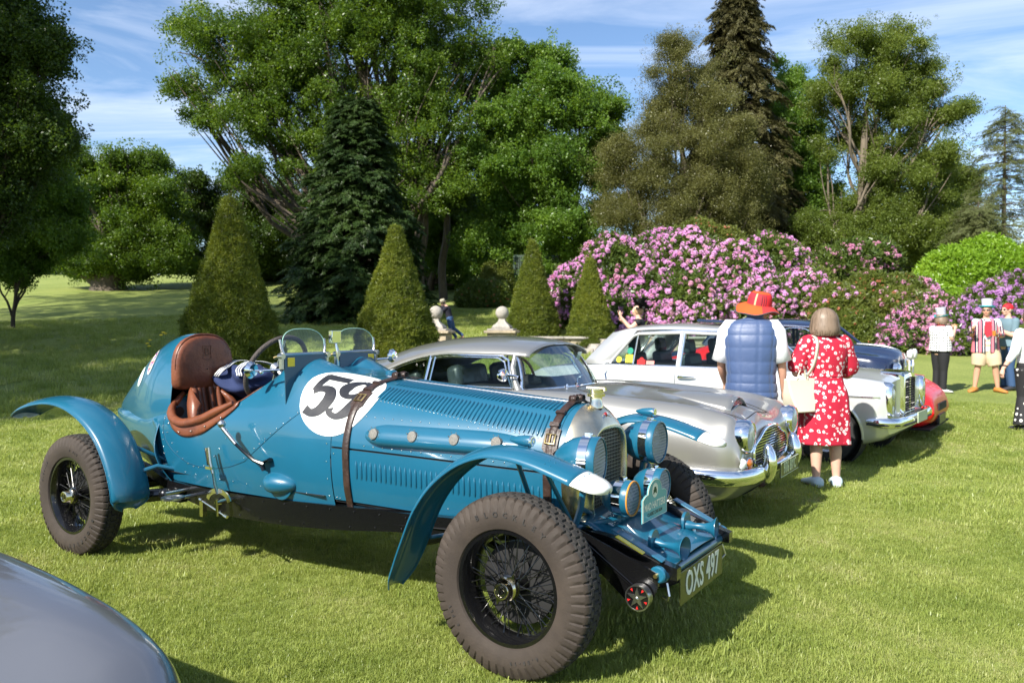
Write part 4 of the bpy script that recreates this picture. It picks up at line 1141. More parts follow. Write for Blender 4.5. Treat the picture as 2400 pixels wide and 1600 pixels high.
# leather coaming roll and flap on the driver's side
roll = [V(u, side_v(u, f_rim(u))+.012, f_rim(u)+.012) for u in np.linspace(-2.13, -2.80, 26)]
mb = MB(); rr = [.014+.014*min(1, i/5) for i in range(26)]; rr[-1] = .016; rr[-2] = .022; mb.tube(roll, rr, 12)
mb.tube([V(-2.80, side_v(-2.80, .985)+.010, .985), V(-2.805, side_v(-2.80, 1.03)+.006, 1.05)], [.022,.014], 10)
mb.obj('cockpit_roll', LEATHER, race, ang=70)
mb = MB(); rows = []
for i, u in enumerate(np.linspace(-2.09, -2.80, 30)):
    t = i/29; dz = .03 + .055*math.sin(PI*t)**.7; r = []
    for q in np.linspace(0, 1, 6):
        z = f_rim(u) + .006 - dz*q; r.append(V(u, side_v(u, z) + .006 + .006*math.sin(PI*q), z))
    rows.append(r)
mb.grid(rows).obj('cockpit_flap', LEATHER, race, ang=70, solid=.004)
mb = MB(); 
for s in (1,):
    rows = [[V(u, s*side_v(u, f_rim(u))*(1)+.004-.05*q, f_rim(u)+.012*math.sin(PI*q)) for q in np.linspace(0,1,5)] for u in np.linspace(-1.98,-2.14,8)]
    mb.grid(rows)
mb.obj('edge_trim', LEATHER, race, solid=.003)
rivets('flap_studs', [V(u, side_v(u, f_rim(u)-.04)+.018, f_rim(u)-.045) for u in np.linspace(-2.2,-2.74,5)], .006)
# seats: two leather buckets
def seat(vc):
    mb = MB(); rows = []
    for i in range(11):
        t = i/10; a = t*PI; r = []
        for q in np.linspace(0, 1, 11):
            w = .19*(1 - .10*q - .55*max(q-.72, 0)**2*6)
            # wrap-round back: a half cylinder leaning back
            r.append(V(-2.50 - .19*math.sin(a) - .10*q, vc + w*math.cos(a), .60 + .54*q*(.72+.28*math.sin(a))))
        rows.append(r)
    mb.grid(rows); o = mb.obj('seat_back', LEATHER, race, ang=70, solid=.035)
    p = MB()
    for k in range(-2, 3): p.tube([V(-2.655-.095*q+.02*abs(k)-.0, vc+.045*k, .64+.44*q) for q in np.linspace(0,1,6)], .020, 8, flat=.9)
    p.obj('seat_fluting', LEATHER, o, ang=70)
    c = MB(); c.box(V(-2.45, vc, .615), (.36,.36,.10)); c.obj('seat_cushion', LEATHER, race, bevel=.03)
seat(.22); seat(-.22)
# headrest fairing and pad
mb = MB(); rows = []
hz = pchip([(-2.79,1.435),(-2.9,1.43),(-3.05,1.40),(-3.25,1.325),(-3.55,1.165),(-3.8,1.02),(-4.0,.90)])
hw = pchip([(-2.79,.235),(-3.0,.235),(-3.3,.218),(-3.6,.165),(-3.85,.09),(-4.02,.012)])
hc = pchip([(-2.79,.20),(-3.1,.155),(-3.5,.07),(-3.8,.02),(-4.02,0)])
for u in np.linspace(-2.79, -4.0, 50):
    w, zt_, c = hw(u), hz(u), hc(u); zb_ = f_zm(u)-.0; r = []
    for k in range(25):
        p = PI*k/24; cc, ss = math.cos(p), math.sin(p); n = 2.3
        flare = 1.0
        r.append(V(u, c + w*flare*abs(cc)**(2/n)*(1 if cc >= 0 else -1), zb_ + (zt_-zb_)*abs(ss)**(2/n)))
    rows.append(r)
mb.grid(rows).obj('headrest_fairing', BLUE, race, ang=70, recalc=False)
mb = MB(); rows = []
for i, (q, dep) in enumerate(((1.0,0),(1.0,.03),(.95,.052),(.88,.058),(.5,.062),(.02,.064))):
    r = []
    for k in range(28):
        p = 2*PI*k/28; cc, ss = math.cos(p), math.sin(p); n = 2.5; w = .222; n = 2.5 if ss > 0 else 7
        zc = 1.20; zz = (.225 if ss > 0 else .13)
        r.append(V(-2.79 + dep, .20 + w*q*abs(cc)**(2/n)*(1 if cc >= 0 else -1), zc + zz*q*abs(ss)**(2/n)*(1 if ss >= 0 else -1) - .0))
    rows.append(r)
pad = mb.grid(rows, cv=True).obj('headrest_pad', LEATHER, race, ang=70)
mb = MB(); add_text(mb, 'B', frame_matrix(V(-2.7275,.20,1.31), Vector((0,1,0)), Vector((0,0,1)), Vector((1,0,0))), .075, depth=.004, bold=.001)
mb.tube([V(-2.727, .20+.036*a, 1.31+b) for a, b in ((-.9,.045),(0,.038),(.9,.045),(.75,0),(.9,-.04),(0,-.048),(-.9,-.04),(-.75,0))], .002, 5, closed=True)
mb.obj('pad_emblem', mat('embossed_leather', (.09,.028,.014), .45, 0, .15), pad, ang=None)
mb = MB(); rows = [[V(-2.79 + .034, .20+.218*math.cos(p)*abs(math.cos(p))**(-.2 if abs(math.cos(p)) > .01 else 0), 1.2+.228*abs(math.sin(p))**.8)] for p in np.linspace(.02,PI-.02,24)]
mb.tube([r[0] for r in rows], .006, 8); mb.obj('pad_piping', LEATHER, pad)
# badges on the tail
def oval_badge(u, z, a, b, m, name, off=.01, tilt=0):
    k = MB(); rows = []
    def P(x, y, o2):
        uu = u + x*math.cos(tilt) - y*math.sin(tilt); zz = z + x*math.sin(tilt) + y*math.cos(tilt)
        w, zt_, c = hw(uu), hz(uu), hc(uu); zb_ = f_zm(uu); f = min(max((zz-zb_)/(zt_-zb_), 0), .995); n = 2.3
        ss = f**(n/2); cc = math.sqrt(max(1-ss*ss, 0)); fl_ = 1.0
        return V(uu, c + w*fl_*cc**(2/n) + o2, zz + o2*.5)
    for r in np.linspace(0.02, 1, 6): rows.append([P(a*r*math.cos(t), b*r*math.sin(t), .003+off) for t in np.linspace(0, 2*PI, 25)[:-1]])
    return k.grid(rows, cv=True).obj(name, m, race, ang=None), P
oval_badge(-3.165, 1.235, .044, .085, WHITEP, 'tail_badge', .0, -.25)
def mosaic():
    m = bpy.data.materials.new('coloured_print'); m.use_nodes = True; t = m.node_tree; b = t.nodes['Principled BSDF']
    tc = t.nodes.new('ShaderNodeTexCoord'); vo = t.nodes.new('ShaderNodeTexVoronoi'); vo.inputs['Scale'].default_value = 75
    r = t.nodes.new('ShaderNodeValToRGB'); r.color_ramp.interpolation = 'CONSTANT'
    for i, (p, c) in enumerate(((0,(.6,.03,.03,1)),(.3,(.02,.05,.35,1)),(.55,(.75,.6,.3,1)),(.75,(.7,.7,.7,1)))):
        e = r.color_ramp.elements[i] if i < 2 else r.color_ramp.elements.new(p); e.position = p; e.color = c
    s_ = t.nodes.new('ShaderNodeSeparateColor'); t.links.new(tc.outputs['Object'], vo.inputs['Vector']); t.links.new(vo.outputs['Color'], s_.inputs[0]); t.links.new(s_.outputs[0], r.inputs[0]); t.links.new(r.outputs[0], b.inputs['Base Color'])
    b.inputs['Roughness'].default_value = .4
    return m
oval_badge(-3.165, 1.235, .032, .068, mosaic(), 'badge_print', .0015, -.25)
oval_badge(-3.345, 1.13, .048, .07, mat('pale_sticker', (.62,.74,.70), .4), 'tail_sticker', .0, -.35)
mb = MB(); mb.box(V(-2.86, side_v(-2.86,1.0)+.01, .975), (.05,.003,.04), (0,.2,0)); mb.obj('red_white_label', mat('pink_label', (.65,.3,.3), .5), race)

# steering wheel
sw_c, sw_ax = V(-2.00,.25,1.225), V(-1,0,.50).normalized()
mb = MB(); mb.torus(sw_c, sw_ax, .215, .015, 56, 12)
for i in range(0): pass
swr = mb.obj('steering_wheel', mat('cord_bound_rim', (.055,.045,.04), .7, bump=.8, bscale=120), race)
mb = MB(); N = sw_ax.orthogonal().normalized(); B = sw_ax.cross(N)
for k in range(4): a = PI/4 + k*PI/2; mb.tube([sw_c, sw_c + (N*math.cos(a)+B*math.sin(a))*.2], .007, 6)
mb.cyl(sw_c - sw_ax*.02, sw_c + sw_ax*.02, .035); mb.tube([sw_c, V(-1.80,.24,1.08)], .016, 8); mb.obj('wheel_spokes', STEEL, swr)
# aero screens
for vc, nm in ((.285, 'a'), (-.145, 'b')):
    u0 = -1.72; w = .155; zb_ = 1.325
    # blue base panel between the cowl and the screen
    k = MB(); top = [V(u0, vc+q*w, zb_-.006) for q in np.linspace(-1,1,15)]; bot = [V(u0+.01, vc+q*w*1.0, min(top_z(u0, min(max(vc+q*w,-.44),.44))-.01, zb_-.02)) for q in np.linspace(1,-1,15)]
    so = empty('aero_screen', (0,0,0), 0, parent=race)
    k.poly(top+bot, V(.006,0,0)); k.obj('screen_base', BLUE_D, so, ang=30)  # darker blue puts the panel's shade into its colour
    k = MB()
    k.tube([V(u0, vc-w-.008, zb_), V(u0, vc+w+.008, zb_)], .0085, 8)
    for s in (1,-1): k.tube([V(u0, vc+s*(w+.001), zb_), V(u0-.008, vc+s*(w+.013), zb_+.04), V(u0-.016, vc+s*(w+.016), zb_+.085)], [.009,.008,.007], 8)
    for s in (1,-1):
        k.box(V(u0, vc+s*(w+.018), zb_-.045), (.022,.016,.075)); k.cyl(V(u0-.015, vc+s*(w+.02), zb_-.01), V(u0+.02, vc+s*(w+.02), zb_-.01), .016, n=14)
    k.obj('screen_frame', STEEL, so)
    k = MB()
    for s in (1,-1): k.tube([V(u0-.02, vc+s*(w+.02), zb_-.01), V(u0-.05, vc+s*(w+.025), zb_-.02)], [.006,.009], 8)
    k.obj('wing_nut', BRASS, so)
    gp = [V(u0, vc-w, zb_)] + [V(u0-.018*math.sin(a)-.004, vc - (w+.006)*math.cos(a)*abs(math.cos(a))**-.25 if abs(math.cos(a)) > .02 else vc, zb_+.05+.095*math.sin(a)**.85) for a in np.linspace(.02, PI-.02, 25)] + [V(u0, vc+w, zb_)]
    k = MB(); k.add(gp, [tuple(range(len(gp)))]); k.obj('screen_glass', GLASS, so, ang=None)
    k = MB(); k.tube(gp[1:-1], .0022, 6, False); k.obj('glass_edge', mat('glass_edge', (.35,.6,.5), .1, 0, 1.), so)
    k = MB(); vy = vc + (w-.045 if vc > 0 else -w+.035)
    k.box(V(u0+.0105, vy, zb_-.045), (.004,.052,.05)); k.obj('yellow_badge', mat('yellow_enamel', (.70,.55,.03), .35, 0, .5), so, bevel=.001)
# mirrors
mb = MB(); mb.lathe([(0,.0),(.002,.047),(.01,.05),(.03,.035),(.035,.0)], V(-1.93,.505,1.235), V(1,-.1,-.05), 28); mb.tube([V(-1.89,.50,1.23), V(-1.80,.47,1.235), V(-1.72,.45,1.24)], .006, 8); mb.sphere(V(-1.85,.49,1.225), .014, 10, 8); mb.obj('door_mirror', CHROME, race)
mb = MB(); mb.box(V(-1.70,.06,1.42), (.03,.075,.075)); mb.tube([V(-1.69,.06,1.38), V(-1.69,.05,1.24)], .006, 8); mb.obj('centre_mirror', CHROME, race, bevel=.004)
mb = MB(); mb.lathe([(0,.0),(.002,.042),(.012,.044),(.03,.03),(.035,.0)], V(-1.66,-.40,1.29), V(1,-.1,0), 24); mb.tube([V(-1.62,-.40,1.28), V(-1.70,-.31,1.27)], .006, 8); mb.obj('far_mirror', CHROME, race)
# filler cap on scuttle
mb = MB(); mb.lathe([(-.02,.034),(.012,.034),(.016,.026),(.017,.0)], V(-1.42,-.13,top_z(-1.42,-.13)), (0,0,1), 24); mb.obj('filler_cap', BLUE, race)
# outside gear lever and brake lever
mb = MB(); mb.sphere(V(-2.06,.60,.925), .024, 16, 12); mb.cyl(V(-2.055,.60,.905), V(-1.965,.58,.815), .013, .011, 14); glv = mb.obj('gear_lever', STEEL, race)
mb = MB(); mb.tube([V(-1.965,.58,.815), V(-1.93,.56,.775), V(-1.86,.54,.725), V(-1.80,.52,.705)], [.010,.009,.011,.014], 8); mb.tube([V(-1.82,.52,.715), V(-1.80,.52,.67)], [.018,.016], 8, flat=.5); mb.tube([V(-1.83,.51,.71), V(-1.76,.51,.735)], [.018,.022], 8, flat=.5); mb.obj('lever_linkage', BLACKP, glv)
NI = mat('polished_nickel')
mb = MB(); mb.tube([V(-2.235,.56,.77), V(-2.22,.56,.68), V(-2.195,.56,.62)], [.011,.012,.010], 10); mb.tube([V(-2.262,.56,.765), V(-2.24,.56,.665)], .007, 8)
mb.box(V(-2.225,.56,.65), (.06,.02,.016)); mb.tube([V(-2.205,.555,.64), V(-2.19,.55,.55), V(-2.17,.545,.50)], [.010,.012,.014], 8, flat=.6)
mb.poly([V(-2.24+.11*math.cos(a)*1.0+.06, .53, .455+.075*math.sin(a)) for a in np.linspace(.15,PI-.1,14)] + [V(-2.24+.085*math.cos(a)*1.0+.06, .53, .445+.055*math.sin(a)) for a in np.linspace(PI-.1,.15,14)], V(0,.008,0))
mb.cyl(V(-2.17,.46,.45), V(-2.17,.56,.45), .016); mb.tube([V(-2.17,.55,.47), V(-2.165,.55,.37)], [.02,.014], 8, flat=.5)
mb.tube([V(-2.33,.545,.445), V(-2.10,.545,.375)], .0065, 8); mb.tube([V(-2.32,.545,.445),V(-2.34,.545,.45)], .011, 8); mb.tube([V(-2.12,.545,.38),V(-2.09,.545,.372)], .010, 8)
mb.box(V(-2.33,.53,.39), (.03,.03,.09)) ; mb.obj('hand_brake', NI, race, ang=40)
race_jumper = None
# small hooks on body side
mb = MB(); mb.box(V(-2.79,.47,.60),(.02,.02,.02)); mb.obj('body_hook', STEEL, race)
mb = MB(); mb.tube([V(-.93,.24,.33), V(-.7,.24,.40)], .03, 8); mb.tube([V(-.4,-.1,.36), V(-2.9,-.15,.40)], .03, 10); mb.obj('exhaust_pipe', BLACKM, race)

# navy striped bag lying over the passenger seat (its own thing)
NAVY = mat('navy_cotton', (.014,.026,.085), .85, bump=.2, bscale=200)
bag = empty('cloth_bag', RAC_O + Matrix.Rotation(-TH, 3, 'Z') @ V(-2.60,-.03,1.12), -TH, 'navy blue cloth bag with white striped handles dropped into the racing car cockpit', 'bag')
mb = MB(); rows = []
for i in range(21):
    t = i/20; u = -.22+.44*t; r = []
    for k in range(20):
        a = 2*PI*k/20; rr = (.105+.02*math.sin(5*a+t*7)+.015*math.sin(9*t+2*a))*math.sin(PI*min(max(t*.9+.06,0),1))**.4
        r.append(V(u+.01*math.sin(3*a), .20*math.cos(a)*rr/.105*.9, .10*math.sin(a)*rr/.105+.02*math.sin(8*t)))
    rows.append(r)
mb.grid(rows, cv=True, cap=True).obj('bag_body', NAVY, bag, ang=80, sub=1)
for k, (u, ph) in enumerate(((-.09,0),(.10,1.5))):
    for j, (m, du) in enumerate(((WHITEP,-.022),(NAVY,-.011),(WHITEP,0),(NAVY,.011),(WHITEP,.022))):
        st = MB(); rows = []
        for t in np.linspace(0, 1, 22):
            a = -.5 + t*3.2; z = .115*math.cos(a-.9) if False else .0
            p = V(u+du+.045*math.sin(t*9+ph), .19*math.cos(PI-PI*t*.95)*-1, .118*math.sin(.25+PI*.8*t)+.012*math.sin(13*t+ph)); rows.append([p+V(-.0055,0,0), p+V(.0055,0,0)])
        st.grid(rows).obj('handle_stripe', m, bag, ang=80, solid=.003)
# ================================================================ other cars
SILV = mat('silver_metallic', (.36,.35,.32), .34, .7, 1., bump=.006, bscale=9)
WHITEC = mat('pale_silver_paint', (.60,.605,.60), .32, .45, 1., bump=.006, bscale=9)
REDC = mat('red_paint', (.62,.008,.008), .38, 0, .35, bump=.006, bscale=9)
NAVYC = mat('navy_car_paint', (.010,.018,.05), .25, 0, 1., bump=.006, bscale=9)
GREYC = mat('grey_metallic', (.20,.205,.225), .3, .6, 1., bump=.004, bscale=7)
INTER = mat('dark_interior', (.02,.022,.025), .6)
SEAL = mat('rubber_seal', (.015,.015,.016), .6)
PLAINT = mat('plain_tyre', (.02,.02,.02), .8, bump=.2, bscale=60)
AMBER = mat('amber_lens', (.55,.14,.02), .15, 0, 1.)
CLEARL = mat('clear_lens', (.7,.72,.7), .1, 0, 1.)
NPW = mat('plate_white', (.55,.62,.35), .4)

def car_shell(stations, n_u=90, k=34, name='body', m=None, parent=None, cut=None, cap_front=None):
    """stations: (u, [(v,z) ... from sill to centreline]); closed loft, both sides"""
    us = [s[0] for s in stations]; m_ = len(stations[0][1])
    fv = [pchip([(s[0], s[1][i][0]) for s in stations]) for i in range(m_)]
    fz = [pchip([(s[0], s[1][i][1]) for s in stations]) for i in range(m_)]
    u0, u1 = max(us), min(us); rows = []
    def half(u): return spline([(fv[i](u), fz[i](u)) for i in range(m_)], k)
    for i in range(n_u+1):
        t = i/n_u; u = u0 + (u1-u0)*(t + .06*math.sin(2*PI*t)*-1)
        h = half(u); r = [V(u, p[0], p[1]) for p in h] + [V(u, -p[0], p[1]) for p in reversed(h[:-1])]
        rows.append(r)
    if cap_front:                                     # rounded front face that closes towards a middle height
        zc, bulge_, w_ = cap_front; pre = []
        for q in (.0, .35, .65, .85, 1.0):
            s = 1-q; pre.append([Vector((p.x + bulge_*(1-s*s), p.y, zc + (p.z-zc)*max(s, .02))) for p in rows[0]])
        rows = list(reversed(pre[1:])) + rows
    mb = MB(); mb.grid(rows, cv=True, cap=True)
    o = mb.obj(name, m, parent, ang=50)
    if cut:
        cm = MB()
        cutters = []
        for (u, z, r, v0, v1) in cut:
            cm = MB(); cm.cyl(V(u, v0, z), V(u, v1, z), r, n=44); c = cm.obj('cutter', m, parent); cutters.append(c)
            md = o.modifiers.new('arch', 'BOOLEAN'); md.object = c; md.operation = 'DIFFERENCE'; md.solver = 'EXACT'
        bpy.context.view_layer.update()
        dg = bpy.context.evaluated_depsgraph_get(); me = bpy.data.meshes.new_from_object(o.evaluated_get(dg))
        o.modifiers.clear()
        if len(me.polygons) > 50: o.data = me
        for c in cutters: bpy.data.objects.remove(c)
        try: o.data.set_sharp_from_angle(angle=math.radians(45))
        except Exception: pass
    def surf(u, v):       # height of the upper surface at v
        h = half(u); best = None
        for a, b in zip(h, h[1:]):
            if (a[0]-abs(v))*(b[0]-abs(v)) <= 0 and abs(a[0]-b[0]) > 1e-6:
                z = a[1] + (b[1]-a[1])*(abs(v)-a[0])/(b[0]-a[0]); best = z if best is None else max(best, z)
        return best if best is not None else h[-1][1]
    def side(u, z):
        h = half(u); best = 0
        for a, b in zip(h, h[1:]):
            if (a[1]-z)*(b[1]-z) <= 0 and abs(a[1]-b[1]) > 1e-6: best = max(best, a[0] + (b[0]-a[0])*(z-a[1])/(b[1]-a[1]))
        return best
    return o, surf, side

def plain_wheel(parent, u, v, r, w=.18, cap=CHROME, rimm=None):
    s = 1 if v > 0 else -1
    e = empty('wheel', V(u, v, r), 0 if s > 0 else PI, parent=parent)
    t = MB(); t.lathe([(-w/2,r*.62),(-w/2-.004,r*.8),(-w/2+.01,r*.96),(-w/4,r),(w/4,r),(w/2-.01,r*.96),(w/2+.004,r*.8),(w/2,r*.62)], (0,0,0), (0,1,0), 48, close=True); t.obj('tyre', PLAINT, e)
    t = MB(); t.lathe([(-w*.42,r*.64),(-w*.40,r*.60),(-w*.25,r*.56),(-w*.22,.05),(-w*.22,0)], (0,0,0), (0,1,0), 40); t.obj('rim', rimm or STEEL, e)
    t = MB(); t.lathe([(-w*.22,r*.40),(-w*.32,r*.34),(-w*.36,r*.15),(-w*.36,0)], (0,0,0), (0,1,0), 32); t.obj('hub_cap', cap, e)
    return e

def sheet(name, pts, m, parent, th=.0):
    k = MB(); k.add(pts, [tuple(range(len(pts)))]); return k.obj(name, m, parent, ang=None, solid=th)

def bar(name, pts, r, m, parent, flat=None, n=8, closed=False):
    k = MB(); k.tube(pts, r, n, flat=flat, closed=closed); return k.obj(name, m, parent)

# ---------------------------------------------------------------- silver coupe
CP = empty('silver_coupe', (1.985, 6.154, 0), -TH, 'silver coupe with bonnet scoop and chrome overriders, next beyond the blue racing car', 'car')
st = [
 (-.05, [(.50,.34),(.66,.38),(.74,.50),(.735,.66),(.65,.775),(.50,.755),(.28,.75),(0,.76)]),
 (-.10, [(.50,.26),(.70,.33),(.775,.50),(.765,.71),(.665,.835),(.50,.80),(.28,.775),(0,.80)]),
 (-.19, [(.5,.22),(.74,.28),(.81,.50),(.79,.72),(.66,.865),(.50,.835),(.28,.81),(0,.845)]),
 (-.35, [(.5,.2),(.76,.24),(.83,.48),(.82,.74),(.68,.90),(.50,.865),(.28,.85),(0,.885)]),
 (-.8, [(.5,.18),(.76,.2),(.84,.45),(.83,.78),(.70,.935),(.50,.905),(.28,.915),(0,.95)]),
 (-1.25, [(.5,.18),(.76,.2),(.83,.45),(.83,.80),(.72,.955),(.50,.94),(.28,.955),(0,.985)]),
 (-1.6, [(.5,.18),(.76,.2),(.83,.45),(.83,.82),(.74,.955),(.60,.96),(.28,.965),(0,.97)]),
 (-2.0, [(.5,.18),(.76,.2),(.83,.45),(.83,.82),(.76,.94),(.66,.955),(.3,.94),(0,.94)]),
 (-3.2, [(.5,.18),(.76,.2),(.83,.45),(.84,.82),(.77,.95),(.66,.975),(.3,.96),(0,.96)]),
 (-3.9, [(.5,.2),(.74,.25),(.80,.5),(.80,.82),(.72,.94),(.58,.97),(.3,.97),(0,.97)]),
 (-4.25, [(.48,.3),(.66,.34),(.70,.5),(.68,.78),(.62,.88),(.5,.90),(.3,.91),(0,.91)]),
]
co, csurf, cside = car_shell(st, 110, 44, 'body', SILV, CP, cap_front=(.55, .03, 0))
# roof
rz = pchip([(-1.86,1.315),(-1.98,1.345),(-2.2,1.368),(-2.45,1.376),(-2.77,1.362),(-3.16,1.31),(-3.57,1.205),(-3.9,1.09),(-4.2,.95)])
re = pchip([(-1.86,.505),(-2.0,.535),(-2.5,.565),(-3.0,.565),(-3.4,.60),(-3.8,.62),(-4.2,.60)])
rze = pchip([(-1.86,1.235),(-2.1,1.25),(-2.6,1.25),(-2.9,1.22),(-3.15,1.155),(-3.4,1.055),(-3.6,.965),(-4.2,.90)])
k = MB(); rows = []
for u in np.linspace(-1.86, -4.2, 56):
    e, zc, ze = re(u), rz(u), rze(u)
    rows.append([V(u, e*(1.012), ze-.022)] + [V(u, q*e, ze + (zc-ze)*(1-abs(q)**2.7)**.9) for q in np.linspace(1,-1,31)] + [V(u, -e*1.012, ze-.022)])
k.grid(rows).obj('roof', SILV, CP, ang=70, solid=.012)
SG = lambda s, pts: [V(u, s*v, z) for u, v, z in pts]
for s in (1, -1):
    # A pillar, bright trims and side windows
    bar('windscreen_pillar', SG(s, [(-1.99,.525,1.235),(-1.985,.575,1.13),(-1.93,.625,1.02),(-1.87,.655,.93)]), [.022,.022,.026,.035], SILV, CP, n=10)
    drip = [(u, re(u)+.012, rze(u)-.028) for u in np.linspace(-3.42, -2.1, 18)]
    bar('drip_moulding', SG(s, drip + [(-2.035,.56,1.19),(-1.995,.60,1.08),(-1.93,.645,.96)]), .010, CHROME, CP)
    bar('window_surround', SG(s, [(u, re(u)+.008, rze(u)-.045) for u in np.linspace(-2.83,-2.14,10)] + [(-2.07,.567,1.17),(-2.02,.60,1.07),(-1.95,.648,.965)]), .008, CHROME, CP)
    bar('door_pillar', SG(s, [(-2.855,.575,1.205),(-2.86,.665,.965)]), .019, CHROME, CP, n=6)
    bar('door_pillar', SG(s, [(-2.80,.578,1.205),(-2.805,.667,.965)]), .011, CHROME, CP, n=6)
    gl = [(-2.78,.667,.965)] + [(u, re(u)+.004, rze(u)-.04) for u in np.linspace(-2.78,-2.12,8)] + [(-2.05,.57,1.16),(-1.99,.62,1.06),(-1.94,.655,.965)]
    sheet('door_window', SG(s, gl), CARGLASS, CP)
    gl = [(-3.5,.66,.965)] + [(u, re(u)+.004, rze(u)-.035) for u in np.linspace(-3.45,-2.87,8)] + [(-2.87,.665,.965)]
    sheet('quarter_window', SG(s, gl), CARGLASS, CP)
    bar('waist_moulding', SG(s, [(u, .675, .967) for u in np.linspace(-3.5,-1.92,6)]), .008, CHROME, CP)
# windscreen with its wide chrome frame
wt_, wb_ = [], []
for q in np.linspace(1, -1, 21):
    wt_.append(V(-1.985+.115*(1-abs(q)**2.2), .515*q, 1.238+.075*(1-abs(q)**2.5))); wb_.append(V(-1.86+.26*(1-abs(q)**2.4), .635*q, .945+.022*(1-q*q)))
k = MB(); k.grid([[a.lerp(b, t)+Vector((.02*math.sin(PI*t),0,0)) for t in np.linspace(0,1,7)] for a, b in zip(wt_, wb_)]); k.obj('windscreen', CARGLASS, CP, ang=80)
lp = wt_ + [wt_[-1].lerp(wb_[-1], t)+Vector((.03*math.sin(PI*t), .01*math.sin(PI*t), 0)) for t in (.25,.5,.8)] + wb_[::-1] + [wb_[0].lerp(wt_[0], t)+Vector((.03*math.sin(PI*t), -.01*math.sin(PI*t), 0)) for t in (.2,.5,.75)]
def rounded(pts, it=2):
    for _ in range(it):
        n = len(pts); pts = [q for i in range(n) for q in (pts[i].lerp(pts[(i+1) % n], .25), pts[i].lerp(pts[(i+1) % n], .75))]
    return pts
bar('windscreen_frame', rounded(lp), .012, CHROME, CP, closed=True)
bar('windscreen_seal', [p+Vector((.004,0,-.0)) for p in rounded([p.lerp(Vector((-1.8,0,1.12)), .035) for p in lp])], .009, SEAL, CP, closed=True)
k = MB(); k.grid([[V(u, v, .958 if u < -1.86 else .955) for v in np.linspace(-.64,.64,8)] for u in np.linspace(-1.78,-3.6,12)]); k.obj('cabin_dark_fill', INTER, CP)  # added dark sheet at waist height, for the dim cabin below
for v in (.33,-.33):
    k = MB(); k.box(V(-2.62, v, 1.02), (.16,.46,.22), (0,-.2,0)); k.obj('seat', mat('dark_green_leather', (.025,.035,.035), .4, 0, .3), CP, bevel=.05)
k = MB(); k.box(V(-3.15, 0, .99), (.20,1.0,.14), (0,-.25,0)); k.obj('rear_seat', mat('dark_green_leather'), CP, bevel=.05)
bar('steering_wheel', [V(-2.02-.04*math.sin(a), .36+.185*math.cos(a), 1.045+.15*math.sin(a)) for a in np.linspace(0,2*PI,33)[:-1]], .013, mat('wood_rim', (.22,.10,.04), .3, 0, .8), CP, closed=True)
k = MB(); k.grid([[V(-1.86-.16*t, q*.6, .955+.07*math.sin(PI*t)) for t in np.linspace(0,1,6)] for q in np.linspace(-1,1,12)]); k.sphere(V(-1.97,.36,.99), (.10,.17,.075)); k.obj('dashboard', INTER, CP)
k = MB(); k.lathe([(0,.0),(.004,.05),(.02,.055),(.05,.045),(.065,.0)], V(-1.95,.74,1.075), V(-1,0,0), 24); k.tube([V(-1.97,.73,1.08), V(-1.92,.67,1.07), V(-1.88,.66,1.06)], .012, 8); k.obj('door_mirror', CHROME, CP)
bar('wiper_arm', [V(-1.60,.16,.985), V(-1.66,.05,1.02), V(-1.69,-.10,1.04)], .007, CHROME, CP)
bar('wiper_blade', [V(-1.69,.0,1.03), V(-1.71,-.18,1.06)], .006, SEAL, CP)
bar('wiper_arm', [V(-1.61,-.42,.985), V(-1.66,-.50,1.03), V(-1.67,-.56,1.05)], .007, CHROME, CP)
k = MB(); k.lathe([(0,.013),(.012,.01),(.022,.007),(.024,0)], V(-1.62,.30,.968), (0,0,1), 14); k.obj('washer_jet', CHROME, CP)
# bonnet shut lines, scoop, lamps, grille
bar('bonnet_line', [V(u, v, csurf(u, v)+.0012) for u, v in spline([(-.13,.30),(-.5,.40),(-1.0,.47),(-1.35,.46),(-1.50,.34),(-1.54,.1),(-1.54,-.1),(-1.50,-.34),(-1.35,-.46),(-1.0,-.47),(-.5,-.40),(-.13,-.30)], 60)], .0028, SEAL, CP, n=6)
bar('bonnet_line', [V(-.13, v, csurf(-.13, v)+.0012) for v in np.linspace(.30,-.30,12)], .0035, SEAL, CP, n=6)
k = MB(); rows = []
for u, w, h in ((-.26,.17,.062),(-.32,.17,.065),(-.45,.165,.052),(-.65,.13,.028),(-.9,.08,.006)):
    rows.append([V(u, q*w*1.25, csurf(u, min(abs(q)*w*1.25,.3)) - .004 + h*max(1-abs(q)**2.6, 0)) for q in np.linspace(-1,1,17)])
k.grid(rows).obj('bonnet_scoop', SILV, CP, ang=60, solid=.006)
k = MB(); k.poly([V(-.285, q*.16, csurf(-.285, abs(q)*.16)-.004+.052*max(1-abs(q)**2.6,0)) for q in np.linspace(-1,1,15)] + [V(-.285, q*.16, csurf(-.285, abs(q)*.16)-.005) for q in np.linspace(1,-1,5)], V(-.01,0,0)); sco = k.obj('scoop_opening', BLACKM, CP, ang=20)
for q in range(4): bar('scoop_bar', [V(-.272, v, .868+.011*q) for v in (-.13,.13)], .0025, CHROME, CP, n=5)
